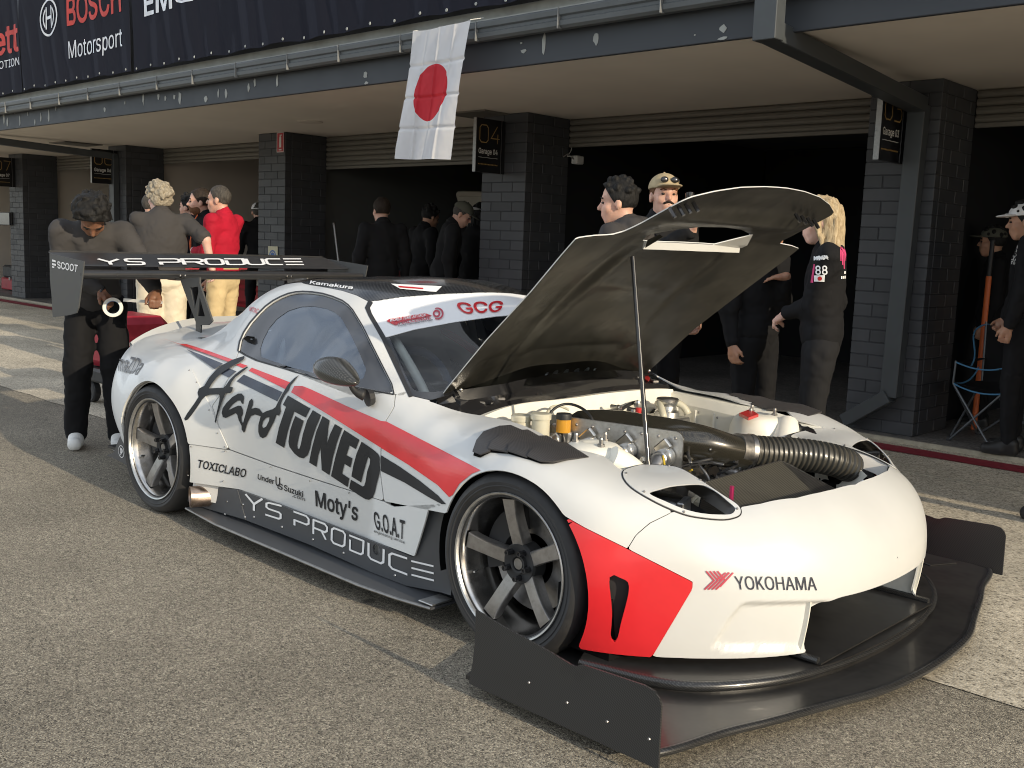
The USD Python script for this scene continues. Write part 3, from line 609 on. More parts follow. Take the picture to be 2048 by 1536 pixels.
lowbot = [(373, 964), (479, 979), (560, 1008), (700, 1064), (828, 1113)]
o_red = Polygon([(1130, 1033), (1170, 1056), (1255, 1098), (1385, 1164), (1384, 1178), (1302, 1316), (1160, 1306)])
o_slot = Polygon(sp([(1221, 1149), (1240, 1155), (1256, 1164), (1253, 1205), (1240, 1255), (1231, 1283), (1223, 1281), (1224, 1227)], 5))
o_seam_fb = [(1339, 1027), (1300, 1046), (1272, 1070), (1255, 1098)]
# wheel arches and the limits that are better given in metres
def arch(x0, r, zc=.302):
    return lambda V: np.hypot(V[:, 0]-x0, (V[:, 2]-zc)) - r
archF, archR = arch(.012, .342), arch(-2.40, .348, .306)
def both_arches(V): return np.minimum(archF(V), archR(V))
def lim(*fs): return lambda V: np.min([f(V) for f in fs], axis=0)
def right_side(V): return np.where(V[:, 1] < .0005, 1., 1.)*.5
# hood opening in plan (x, y) metres
hc = hit(hoodcut)[0]; hf = hit(hoodfront)[0]
hood_in = np.vstack([hc[:, :2], [[.23, -.625], [.40, -.60], [.56, -.59], [.66, -.58]], hf[1:, :2]]); hood_in = hood_in[np.r_[True, np.abs(np.diff(hood_in[:, 0])) > 1e-4]]
hi = hit(hl_in)[0]
o_hood = Polygon(np.vstack([[[-.86, .0], [-.74, -.66]], hc[:, :2][:-1], hi[:, :2], hf[1:, :2], [[.742, .05], [.742, .4], [-.86, .4]]]).tolist()).buffer(0)
def not_hood(V):
    d = -sdf2(o_hood, V[:, :2]); return np.where(V[:, 2] > .5, d, .5)
def not_intake(V):
    half = .43-.02*np.clip((.31-V[:, 2])/.2, 0, 1); d = np.minimum(half-np.abs(V[:, 1]), (.305-.03*np.clip((np.abs(V[:, 1])-.3)/.13, 0, 1)**2)-V[:, 2]); return np.where(V[:, 0] > .4, -d, .5)
floor_ = lambda V: V[:, 2]-.128
white = K['white']
G = .8   # half a panel gap, in pixels of the photograph
# front bumper: everything ahead of the seam
o_bump = Polygon([(1339, 1027), (1300, 1046), (1272, 1070), (1255, 1098), (1385, 1164), (1384, 1178), (1302, 1316), (1310, 1420), (1990, 1420), (2000, 900), (1750, 820), (1600, 850), (1480, 960), (1400, 975)])
o_pod = Polygon([(1427, 1293), (1439, 1272), (1462, 1235), (1486, 1207), (1541, 1206), (1700, 1202), (1700, 1302), (1452, 1301)]).buffer(6).buffer(-6)
NOSE = body_grid(.04, A1, -.75*np.pi/2*.999, Q1, .010)
cb_, pb_ = crop(NOSE, project(NOSE.vertices), o_bump)
dz_ = sdf2(o_pod, pb_); sm_ = np.clip((dz_+1)/7, 0, 1); sm_ = sm_*sm_*(3-2*sm_)
cb_ = tm(cb_.vertices-vnormals(cb_)*(.016*sm_)[:, None], cb_.faces)
m = panel(o_bump, (o_hl,), base=cb_, px=pb_, extra=lim(not_hood, not_intake, floor_, lambda V: .5-V[:, 0]*0, lambda V: V[:, 0]-.2), gap=G)
both('front_bumper', m, white)
m = panel(o_red, (o_slot,), extra=lim(archF, floor_, lambda V: V[:, 0]-.05), gap=.3, out=.004, t=.012); both('bumper_corner', m, K['red'], label='red bumper corner with an upright slot')
m = panel(o_slot.buffer(6), extra=lim(archF), t=0, out=-.03); both('corner_duct', solidify(m, .004), K['black_matte'])
# front fender
o_fend = Polygon(seam_fd + [(903, 1030), (1000, 1100), (1130, 1033), (1170, 1056), (1255, 1098), (1272, 1070), (1300, 1046), (1339, 1027), (1400, 990), (1400, 880), (1245, 850), (1000, 780), (850, 770)])
m = panel(o_fend, (o_hl, o_ws.buffer(1)), extra=lim(archF, not_hood, lambda V: 1.-V[:, 1]*0, lambda V: -V[:, 1]-.3, lambda V: .27-sdf2(Polygon(), V[:, :2]) if False else V[:, 2]*0+.5), gap=G)
both('front_fender', m, white)
# door
o_door = Polygon(seam_fd[::-1] + [(786, 787), (703, 771), (630, 754), (571, 736), (513, 719), (490, 708), (478, 701), (462, 745), (440, 790), (424, 812), (437, 851), (459, 899), (544, 930), (623, 956)])
m = panel(o_door, (o_win,), extra=lambda V: -V[:, 1]-.5, gap=G); both('door', m, white)
# side panel below the door
o_low = Polygon(lowtop + [(880, 1012), (857, 1018), (850, 1045), (838, 1085), (829, 1113)] + lowbot[::-1])
m = panel(o_low, extra=lim(both_arches, lambda V: -V[:, 1]-.5), gap=G*.7); both('side_panel', m, white)
# rear flare and rear quarter with the roof rail and pillars
o_flare = Polygon(flare + [(373, 887), (373, 975), (360, 1030), (240, 1030), (243, 860), (240, 800), (258, 752), (290, 728)])
m = panel(o_flare, extra=lim(archR, lambda V: -V[:, 1]-.6, lambda V: V[:, 0]+3.0), gap=.3, out=.005, t=.014); both('rear_flare', m, white)
o_rest = Polygon([(150, 540), (150, 950), (260, 950), (373, 990), (373, 887), (459, 899), (437, 851), (424, 812), (440, 790), (462, 745), (478, 701), (490, 708), (700, 790), (791, 788), (818, 800), (850, 800), (1240, 480), (430, 480)])
side_only = lambda V: V[:, 1] < -.50
def hatch_in(V):   # the hatch glass in plan
    return np.minimum(np.minimum(V[:, 0]+2.78+.10*np.abs(V[:, 1])/.47, -1.815-V[:, 0]), (.485-.02*np.clip((-2.1-V[:, 0])/.6, 0, 1))-np.abs(V[:, 1]))
top_ = lambda V: V[:, 2] > .80
m = panel(o_rest, ((o_win, side_only), (o_ws, lambda V: V[:, 0] > -1.45), (o_roof, lambda V: (V[:, 2] > 1.05) & (V[:, 0] > -1.9))),
          extra=lim(archR, lambda V: -.75-V[:, 0], lambda V: V[:, 2]-.30, lambda V: np.where(top_(V), -hatch_in(V)-.004, .5)), gap=G*.6)
both('rear_quarter', m, white)
K['carbon_roof'] = carbon('carbon_roof', (.016, .016, .016), 300., .22, .6)
m = panel(o_roof, extra=lim(lambda V: V[:, 2]-1.05, lambda V: -V[:, 0]-1.0, lambda V: V[:, 0]+1.90), gap=.3, out=.001); both('roof', m, K['carbon_roof'])
# --- glass
K['tint'] = mat('window_glass', {'t': ('transparent_bsdf', {'color': (.62, .68, .74)}), 'g': ('glossy_bsdf', {'color': (.9, .95, 1.), 'roughness': .04}), 'd': ('diffuse_bsdf', {'color': (.15, .19, .26)}), 'f': ('fresnel', {'IOR': 1.5}),
    'a': ('math', {'math_type': 'multiply_add', 'value2': .9, 'value3': .09, 'use_clamp': True}), 'n': ('noise_texture', {'scale': 6., 'detail': 4.}), 'gm': ('geometry', {}), 'mr': ('map_range', {'from_min': .3, 'from_max': .7, 'to_min': .09, 'to_max': .17}),
    'm1': ('mix_closure', {}), 'm2': ('mix_closure', {})}, [('gm.position', 'n.vector'), ('n.fac', 'mr.value'), ('mr.result', 'm1.fac'), ('t.BSDF', 'm1.closure1'), ('d.BSDF', 'm1.closure2'), ('f.fac', 'a.value1'), ('a.value', 'm2.fac'), ('m1.closure', 'm2.closure1'), ('g.BSDF', 'm2.closure2')], surface='m2.closure')
K['screen'] = mat('windscreen_glass', {'t': ('transparent_bsdf', {'color': (.86, .90, .90)}), 'g': ('glossy_bsdf', {'roughness': .015}), 'f': ('fresnel', {'IOR': 1.5}), 'm2': ('mix_closure', {})}, [('t.BSDF', 'm2.closure1'), ('f.fac', 'm2.fac'), ('g.BSDF', 'm2.closure2')], surface='m2.closure')
K['lens'] = mat('lamp_cover', {'t': ('transparent_bsdf', {'color': (.88, .88, .88)}), 'g': ('glossy_bsdf', {'roughness': .02}), 'f': ('fresnel', {'IOR': 1.45}), 'm2': ('mix_closure', {})}, [('t.BSDF', 'm2.closure1'), ('f.fac', 'm2.fac'), ('g.BSDF', 'm2.closure2')], surface='m2.closure')
K['glass_border'] = plain('window_border', (.028, .030, .035), .22, coat=.5)
m = panel(o_win, ((o_clear, None),), extra=lambda V: -.5-V[:, 1], gap=.8, out=-.006, t=.003); both('window_border', m, K['glass_border'])
m = panel(o_clear, extra=lambda V: -.5-V[:, 1], out=-.008, t=0); both('side_window', m, K['tint'])
m = panel(o_win.buffer(3.2), (o_win.buffer(.6),), extra=lambda V: -.5-V[:, 1], out=.002, t=.004, fine=2); both('window_seal', m, K['black_matte'])
# windscreen: white sun strip on top, black band round the clear part
o_wsc = Polygon([(778, 673), (829, 659), (910, 644), (990, 633), (1100, 624), (1300, 615), (1300, 700), (1262, 700), (1242, 739), (1198, 752), (1110, 765), (993, 778), (917, 780), (864, 784), (836, 783), (825, 777), (812, 752), (796, 715)])
front_ = lambda V: np.minimum(V[:, 0]+1.40, V[:, 2]-.70)
o_strip = Polygon([(741, 604), (734, 615), (740, 626), (764, 676), (778, 673), (829, 659), (910, 644), (990, 633), (1100, 624), (1300, 615), (1300, 560), (1000, 572), (900, 580)]).intersection(o_ws.buffer(1))
m = panel(o_strip, extra=front_, gap=.2, out=.0005, t=.003); both('sun_strip', m, K['white_vinyl'])
o_strip_in = Polygon([(748, 606), (745, 618), (764, 672), (1300, 560)])
m = panel(o_ws.difference(o_strip).buffer(-.2), (o_wsc,), extra=front_, gap=0, out=-.0005, t=.003, fine=1); both('windscreen_band', m, K['black_gloss'])
m = panel(o_wsc, extra=front_, t=0, out=-.002); both('windscreen', m, K['screen'])
m = panel(Polygon([(738, 600), (730, 616), (737, 632), (764, 680), (818, 795), (826, 793), (772, 676), (744, 628), (740, 616), (746, 606)]), extra=front_, t=.004, out=.0025, fine=2); both('windscreen_seal', m, K['black_matte'])
gm_ = clip(HALF, np.where(HALF.vertices[:, 2] > .80, hatch_in(HALF.vertices)-.004, -.5)); both('hatch_glass', solidify(tm(gm_.vertices+vnormals(gm_)*.001, gm_.faces), .004), K['black_gloss'])
# boot lid spoiler along the tail (ducktail)
dt = []
for y in np.linspace(-.70, .70, 57):
    u = abs(y)/.70; x = -3.36+.19*u**2.2; z = .868-.115*u**2.5; dt.append([(x+.17, y, z-.055), (x+.06, y, z-.030), (x+.005, y, z+.010), (x-.012, y, z+.006), (x-.006, y, z-.02), (x+.015, y, z-.10)])
dt = np.array(dt); nn, mm = dt.shape[:2]; F = [q for i in range(nn-1) for j in range(mm-1) for q in ((i*mm+j, (i+1)*mm+j, (i+1)*mm+j+1), (i*mm+j, (i+1)*mm+j+1, i*mm+j+1))]
obj('boot_spoiler', tm(dt.reshape(-1, 3), F), white, CAR, smooth=50)
# --- shell seen from inside, floor, wheel wells
K['cabin'] = plain('cabin_paint', (.66, .64, .60), .6, var=.1); K['cabin_dark'] = plain('cabin_dark', (.02, .021, .024), .7)
px_in = PXH; V = HALF.vertices
phi = np.min([np.where(V[:, 1] < -.45, -sdf2(o_win.buffer(2), px_in), 50)/800, np.where(V[:, 0] > -1.45, -sdf2(o_ws, px_in), 50)/800, archF(V)-.0, archR(V)-.0, -.72-V[:, 0], V[:, 2]-.13, V[:, 0]+3.2, np.where(V[:, 2] > .8, -hatch_in(V), .5)], axis=0)
sh = clip(HALF, phi); sh = tm(sh.vertices-vnormals(sh)*.022, sh.faces)
for nm, mm_ in (('inner_shell', sh), ('inner_shell', mirror(sh))): obj(nm, mm_, K['cabin'], CAR, smooth=True)
fp = Polygon([(-3.15, -.62), (-2.8, -.62), (-2.8, -.6), (-2.0, -.6), (-2.0, -.86), (-.42, -.86), (-.42, -.6), (.40, -.6), (.40, .6), (-.42, .6), (-.42, .86), (-2.0, .86), (-2.0, .6), (-2.8, .6), (-3.15, .62)])
obj('floor', frame(prism(fp, .012), (0, 0, .098), (1, 0, 0), (0, 1, 0)), K['cabin_dark'], CAR)
for s in (-1, 1):
    for x0, yi in ((0.012, .64), (-2.40, .58)):
        th = np.linspace(-.25, math.pi+.25, 40); R_ = .368
        o_ = np.stack([x0+R_*np.cos(th), np.full(40, s*.935), .305+R_*np.sin(th)], 1); i_ = o_*[1, 0, 1]+[0, s*yi, 0]
        F = [q for k in range(39) for q in ((k, k+1, 41+k), (k, 41+k, 40+k))]; cx = len(o_)*2
        Vv = np.vstack([o_, i_, [[x0, s*yi, .305]]]); F += [(40+k, 41+k, cx) for k in range(39)]
        obj('wheel_well', tm(Vv, F), K['void'], CAR)
# --- wheels
def make_wheel(x0, y0, steer=0., lip=.075):
    """outer face towards -y at y0"""
    w = numbered(CAR+'/wheel'); UsdGeom.Xform.Define(stage, w); R_ = .317; W = .275
    def put(n, m, mt, sm=35, label=None):
        m = m.copy(); m.apply_translation((x0, y0, R_)); obj(n, m, mt, w, smooth=sm, label=label)
    prof = [(.232, .004), (.247, .002), (.262, -.006), (.285, -.012), (.300, -.006), (.310, .008), (.3155, .026), (.317, .045), (.317, W-.045), (.3155, W-.026), (.31, W-.008), (.285, W+.01), (.247, W)]
    ty = lathe([(r, -z) for r, z in prof], 96, 'y'); put('tyre', ty, K['rubber'])
    put('tyre_bead', lathe([(r, -z) for r, z in [(.268, -.0085), (.2705, -.0105), (.273, -.0105), (.2745, -.0095)]], 96, 'y'), K['rubber'])
    rim = [(.2460, -.002), (.2475, .004), (.246, .010), (.238, .012), (.232, .02), (.228, .035), (.222, .06), (.214, .085), (.206, .11), (.20, .16), (.20, .25), (.235, .27)]
    put('rim', lathe([(r, -z) for r, z in rim], 96, 'y'), K['chrome'])
    put('rim_lip', lathe([(r, -z) for r, z in [(.2455, .0), (.2505, -.005), (.2485, -.0085), (.243, -.006), (.2385, .004), (.2385, .014)]], 96, 'y'), K['alu'])
    # five spokes: broad at the rim, waisted, dished towards the hub
    for k in range(5):
        a = math.radians(90+72*k+8)
        rs = np.linspace(.05, .222, 14); t = (rs-.05)/(.172)
        hw = .024+.003*np.cos(t*np.pi)+.010*t**2.5; d = .060-.030*np.sin(t*1.5) - .006*t; th_ = .030-.008*t
        top, bot = [], []
        sec = []
        for r_, h_, dd, tt in zip(rs, hw, d, th_):
            sec.append([(-h_, dd+.012), (-h_*.90, dd+.001), (-h_*.84, dd-.0015), (0, dd-.002), (h_*.84, dd-.0015), (h_*.90, dd+.001), (h_, dd+.012), (h_*.8, dd+tt+.02), (-h_*.8, dd+tt+.02)])
        S_ = np.array(sec); n1, n2 = S_.shape[:2]; P = np.zeros((n1, n2, 3))
        P[..., 0] = rs[:, None]*math.cos(a) - S_[..., 0]*math.sin(a); P[..., 2] = rs[:, None]*math.sin(a) + S_[..., 0]*math.cos(a); P[..., 1] = S_[..., 1]
        F = [q for i in range(n1-1) for j in range(n2) for q in ((i*n2+j, (i+1)*n2+j, (i+1)*n2+(j+1) % n2), (i*n2+j, (i+1)*n2+(j+1) % n2, i*n2+(j+1) % n2))]
        put('spoke', tm(P.reshape(-1, 3), F), K['gun'], 50)
    put('hub', lathe([(r, -z) for r, z in [(0., .058), (.022, .058), (.025, .048), (.032, .046), (.034, .058), (.066, .052), (.071, .06), (.072, .11)]], 48, 'y'), K['black_matte'], 30)
    put('hub_cap', lathe([(r, -z) for r, z in [(0, .050), (.019, .050), (.021, .054), (.021, .06)]], 28, 'y'), K['steel'])
    for k in range(5):
        a = math.radians(54+72*k+8); c = (.048*math.cos(a), 0, .048*math.sin(a))
        put('lug_nut', lathe([(r, -z) for r, z in [(0, .03), (.005, .03), (.0055, .026), (.0095, .0255), (.0105, .028), (.0108, .07)]], 8, 'y', c), K['black_gloss'], 25)
    put('brake_disc', cat_(lathe([(.09, -.125), (.175, -.125), (.175, -.152), (.09, -.152), (.09, -.125)], 64, 'y')), K['steel'], 30)
    ang = np.linspace(math.radians(100), math.radians(200), 16); ca = np.array([[(r_*math.cos(q), z_, r_*math.sin(q)) for r_, z_ in ((.105, .085), (.182, .085), (.190, .095), (.190, .165), (.105, .165))] for q in ang]); n1, n2 = ca.shape[:2]
    F = [q for i in range(n1-1) for j in range(n2) for q in ((i*n2+j, (i+1)*n2+j, (i+1)*n2+(j+1) % n2), (i*n2+j, (i+1)*n2+(j+1) % n2, i*n2+(j+1) % n2))]
    F += [(0, j, j+1) for j in range(1, n2-1)] + [((n1-1)*n2, (n1-1)*n2+j+1, (n1-1)*n2+j) for j in range(1, n2-1)]
    put('brake_caliper', tm(ca.reshape(-1, 3), F), K['black_matte'], 30)
    put('valve', tube([(.205*math.cos(3.5), .05, .205*math.sin(3.5)), (.195*math.cos(3.5), .025, .195*math.sin(3.5))], .004, 6), K['alu'])
    return w
def mirror_part(src):
    """the same part on the car's other side"""
    for q in Usd.PrimRange(stage.GetPrimAtPath(src)):
        pass
make_wheel(0., -.952); make_wheel(-2.425, -.953)
_put_far = []
def far_wheel(x0):
    w = numbered(CAR+'/wheel'); UsdGeom.Xform.Define(stage, w)
    prof = [(.232, .004), (.262, -.006), (.285, -.012), (.300, -.006), (.310, .008), (.317, .045), (.317, .23), (.31, .267), (.285, .285), (.22, .275)]
    m = lathe([(r, z) for r, z in prof], 64, 'y', (x0, .952, .317)); obj('tyre', m, K['rubber'], w, smooth=35)
    obj('rim', lathe([(0, .06), (.07, .055), (.2, .10), (.21, .18), (.235, .27)], 48, 'y', (x0, .952, .317)), K['gun'], w, smooth=35)
far_wheel(0.); far_wheel(-2.425)
# --- side skirts
for s in (-1, 1):
    f = (lambda m: m) if s < 0 else mirror
    yk = -.884
    sk = [(372, 964), (479, 979), (560, 1008), (700, 1064), (829, 1113), (838, 1085), (850, 1045), (857, 1018), (880, 1012), (912, 1012), (905, 1190), (886, 1184), (814, 1172), (746, 1145), (626, 1090), (493, 1039), (418, 1029), (366, 1018)]
    q = onY(sk, yk)[:, [0, 2]]; q[:, 1] = np.maximum(q[:, 1], .088)
    hole = Point(*onY([(755.5, 1098.5)], yk)[0][[0, 2]]).buffer(.021)
    obj('skirt_panel', f(frame(prism(Polygon(q).buffer(0).difference(hole), .008), (0, yk, 0), (1, 0, 0), (0, 0, 1), (0, -1, 0))), K['skirt'], CAR)
    q = onY([(368, 963), (479, 979), (495, 1038), (418, 1029.5), (366, 1018.5)], yk)[:, [0, 2]]; q[:, 1] = np.maximum(q[:, 1], .09)
    obj('heat_shield', f(frame(prism(Polygon(q).buffer(0), .003), (0, yk-.0081, 0), (1, 0, 0), (0, 0, 1), (0, -1, 0))), K['skirt_light'], CAR)
    q = onZ([(372, 1015), (431, 1047.5), (500, 1077), (600, 1119), (718, 1169), (790, 1194), (862, 1215.5), (906, 1203)], .085)[:, :2]
    pl = Polygon(np.vstack([q, [[-.345, -.80], [-2.12, -.80]]])).buffer(0)
    obj('skirt_plate', f(frame(prism(pl, .009), (0, 0, .076), (1, 0, 0), (0, 1, 0))), K['skirt'], CAR)
    obj('skirt_edge', f(tube(np.c_[q[:-1], np.full(len(q)-1, .081)], .006, 8)), K['steel'], CAR)
    a, b = onZ([(862, 1213), (905, 1200)], .09); obj('skirt_lip', f(frame(bx(0, .075, 0, np.linalg.norm(b-a), 0, .006, .002), a+[-.07, 0, .0], (1, 0, 0), (b-a)/np.linalg.norm(b-a))), K['alu'], CAR)
    bolts = []
    for px in [(508, 1034), (564, 1054), (626, 1079), (687, 1106), (790, 1151), (423, 999), (455, 1003), (486, 1009), (409, 1023), (450, 1028), (490, 1034)]:
        c = onY([px], yk-.009)[0]; obj('rivet', f(lathe([(0, .004), (.004, .0035), (.006, 0)], 10, 'y', c)), K['chrome'], CAR)
# --- exhaust
ex = onY([(388, 992)], -.945)[0]
R_ = trimesh.transformations.rotation_matrix(math.radians(-22), (0, 0, 1))
m = lathe([(.046, -.20), (.050, -.0), (.0505, .02), (.046, .02), (.044, -.0), (.040, -.2)], 36, 'y'); m.apply_transform(R_); m.apply_translation(ex+[0.012, -.005, 0]); obj('exhaust_tip', m, K['tan_exhaust'], CAR, smooth=40)
m = lathe([(0, -.10), (.042, -.10)], 24, 'y'); m.apply_transform(R_); m.apply_translation(ex+[0.012, 0, 0]); obj('exhaust_bore', m, K['void'], CAR)
# --- front splitter
K['carbon'] = carbon('carbon_twill', (.016, .016, .016), 420., .3, .35); K['carbon_matte'] = carbon('carbon_matte', (.020, .020, .020), 420., .42, .1)
K['splitter'] = plain('satin_black_splitter', (.017, .016, .015), .33, coat=.15, var=.25, vscale=4., bump=.06, bscale=40.)
half = [(.12, 1.245), (.72, 1.245), (.80, 1.225), (.835, 1.12), (.862, .98), (.905, .84), (.955, .66), (1.0, .50), (1.038, .36), (1.06, .18), (1.068, 0)]
out = [(x, -y) for x, y in half] + [(x, y) for x, y in half[::-1][1:]]
obj('splitter', frame(prism(Polygon(out+[(.12, 1.245), (.0, .90), (.0, -.90)]).buffer(0), .014), (0, 0, .050), (1, 0, 0), (0, 1, 0)), K['splitter'], CAR)
e = smoothline([(x, y, .058) for x, y in out[2:-2]], 140); obj('splitter_edge', tube(e, .0125, 10), K['carbon'], CAR, smooth=40)
h2 = [(.33, .955), (.44, .925), (.56, .89), (.66, .83), (.74, .73), (.80, .62), (.85, .48), (.885, .32), (.90, .15), (.905, 0)]
o2 = [(x, -y) for x, y in h2] + [(x, y) for x, y in h2[::-1][1:]]
o2s = smoothline([(x, y, 0) for x, y in o2], 90)[:, :2]
obj('splitter_tier', frame(prism(Polygon(list(map(tuple, o2s))+[(.30, .9), (.30, -.9)]).buffer(0), .040), (0, 0, .060), (1, 0, 0), (0, 1, 0)), K['splitter'], CAR)
obj('tier_edge', tube(np.c_[o2s, np.full(len(o2s), .086)], np.interp(np.abs(o2s[:, 1]), [0, .38, .46, 1], [.008, .009, .015, .017]), 12), K['carbon'], CAR, smooth=40)
for s in (-1, 1):
    f = (lambda m: m) if s < 0 else mirror
    yE = 1.25; ep = [(953, 1221), (951, 1287), (947, 1325), (940, 1358), (972, 1368), (1082, 1409), (1194, 1450), (1268, 1479), (1311, 1497), (1320, 1470), (1322, 1412), (1318, 1397), (1309, 1383), (1290, 1372), (1168, 1331), (1153, 1334), (1142, 1330), (1101, 1305), (1046, 1275), (1000, 1250)]
    q = onY(ep, -yE)[:, [0, 2]]; q[:, 1] = np.maximum(q[:, 1], .03); q[3:10, 1] = np.minimum(q[3:10, 1], .046)
    obj('canard_endplate', f(frame(prism(Polygon(q).buffer(.004).buffer(-.002), .006), (0, -yE+.004, 0), (1, 0, 0), (0, 0, 1), (0, -1, 0))), K['carbon_matte'], CAR)
    for px in [(1058, 1365), (1134, 1405), (1214, 1443), (1298, 1478)]:
        c = onY([px], -yE-.003)[0]; obj('rivet', f(lathe([(0, .003), (.003, .003), (.0045, 0)], 8, 'y', c)), K['steel'], CAR)
    # brace plate and bolt on the splitter
    obj('brace_plate', f(frame(bx(-.02, .02, -.09, .06, 0, .006, .002), (.62, -1.12, .064), (.9, .43, 0), (-.43, .9, 0))), K['splitter'], CAR)
    # inner wall of the intake
    zz = np.linspace(.128, .315, 9); lx = FULL.ray.intersects_location(np.c_[np.full(9, 3.), np.full(9, -.434), zz], np.repeat([[-1., 0, 0]], 9, 0), multiple_hits=False); o_i = np.argsort(lx[1]); q = Polygon([(x-.004, z) for x, z in zip(lx[0][o_i][:, 0], zz[lx[1][o_i]])]+[(.42, .34), (.42, .128)])
    obj('intake_wall', f(frame(prism(q, .006), (0, -.432, 0), (1, 0, 0), (0, 0, 1), (0, -1, 0))), K['white_in'], CAR)
    obj('intake_flange', f(tube([(.45, -.425, .118), (.86, -.425, .118)], .012, 8)), K['carbon'], CAR)
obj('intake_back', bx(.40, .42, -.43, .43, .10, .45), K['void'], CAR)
obj('intake_floor', bx(.42, .87, -.425, .425, .1065, .112), K['splitter'], CAR)
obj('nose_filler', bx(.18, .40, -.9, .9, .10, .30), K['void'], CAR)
# --- headlamps (near and far)
o_lens = Polygon(sp([(1299, 988), (1318, 981), (1340, 975), (1384, 970.5), (1406, 972), (1436, 988), (1459, 1007), (1470, 1019), (1465, 1028), (1445, 1031), (1399, 1027.5), (1355, 1015), (1320, 1000)], 6))
m = panel(o_hl.buffer(-1.), (o_lens,), extra=lambda V: V[:, 2]-.45, out=.004, t=.004, fine=2); both('headlamp_cover', m, white)
m = panel(o_hl.buffer(1.5), (o_hl.buffer(-2.5),), extra=lambda V: V[:, 2]-.45, out=.0015, t=.004, fine=2); both('headlamp_gasket', m, K['rubber'])
m = panel(o_lens.buffer(.5), extra=lambda V: V[:, 2]-.45, out=.002, t=0, fine=2); both('headlamp_lens', m, K['lens'])
m = panel(o_hl.buffer(-2), extra=lambda V: V[:, 2]-.45, out=-.085, t=0); both('headlamp_bowl', m, K['black_matte'])
for s in (-1, 1):
    f = (lambda m: m) if s < 0 else mirror
    c = hit([(1352, 996)])[0][0]+[-.085, .02, -.062]
    obj('headlamp_unit', f(cat_(frame(bx(-.075, .075, -.05, .05, -.03, .04, .012), c, (.93, .37, 0), (-.37, .93, 0)))), K['chrome'], CAR, smooth=30)
    obj('headlamp_bulb', f(lathe([(0, .045), (.012, .043), (.02, .034), (.024, .02), (.024, -.01)], 20, 'x', c+[.045, -.01, .02])), K['alu'], CAR, smooth=True)
    obj('headlamp_frame', f(frame(bx(-.012, .012, -.055, .055, -.04, .05, .004), c+[.085, .025, 0], (.93, .37, 0), (-.37, .93, 0))), K['alu'], CAR)
    for px in [(1251.5, 949.5), (1287.5, 986), (1366.6, 1025.5), (1473.5, 1019.8), (1400.5, 962.8), (1338, 934.5)]:
        P, ok = hit([px], .0055)
        if ok[0]: obj('cover_screw', f(trimesh.creation.icosphere(1, .0042).apply_translation(P[0])), K['steel'], CAR)

    P_ = hit(hl_in, -.003)[0]; obj('headlamp_side', f(solidify(tm(np.vstack([P_, P_+[0, .012, -.055]]), [q for i in range(len(P_)-1) for q in ((i, i+1, len(P_)+i+1), (i, len(P_)+i+1, len(P_)+i))]), .003)), K['cabin'], CAR, smooth=40)
# --- rear wing
WG = numbered(CAR+'/rear_wing'); UsdGeom.Xform.Define(stage, WG)
K['wing'] = plain('wing_satin_black', (.022, .022, .023), .42, coat=.1, var=.15, vscale=5.)
K['endplate'] = plain('wing_endplate_grey', (.060, .060, .058), .5, var=.1, vscale=5.)
def foil(le, te, th, y0, y1, camber=0., n=16):
    le, te = np.array(le), np.array(te); t = (1-np.cos(np.linspace(0, np.pi, n)))/2; d = te-le; nrm = np.array([d[1], -d[0]])/np.linalg.norm(d)*(-1 if d[0] < 0 else 1)
    nrm = np.array([-d[1], d[0]])/np.linalg.norm(d); nrm *= np.sign(nrm[1])
    h = th*(2.97*np.sqrt(t)-1.26*t-3.5*t**2+2.84*t**3-1.0*t**4)*.95; c = -camber*4*t*(1-t)
    up = le+t[:, None]*d+(h*.5+c)[:, None]*nrm; lo = le+t[:, None]*d+(-h*.5+c)[:, None]*nrm
    pr = Polygon(np.vstack([up, lo[::-1][1:-1]])).buffer(0); return frame(prism(pr, y1-y0), (0, y1, 0), (1, 0, 0), (0, 0, 1), (0, -1, 0))
obj('main_plane', foil((-3.215, 1.133), (-3.43, 1.150), .05, -.94, .94, .012), K['wing'], WG, smooth=40)
obj('flap', foil((-3.375, 1.171), (-3.655, 1.238), .018, -.94, .94, .004), K['wing'], WG, smooth=40)
obj('gurney', bx(-3.662, -3.656, -.93, .93, 1.235, 1.247, .001), K['wing'], WG)
ep = [(100, 507), (169, 523), (165, 560), (158, 615), (154, 626), (140, 630), (106, 634.5), (104.6, 597), (101, 560)]
q = onY(ep, -.946)[:, [0, 2]]
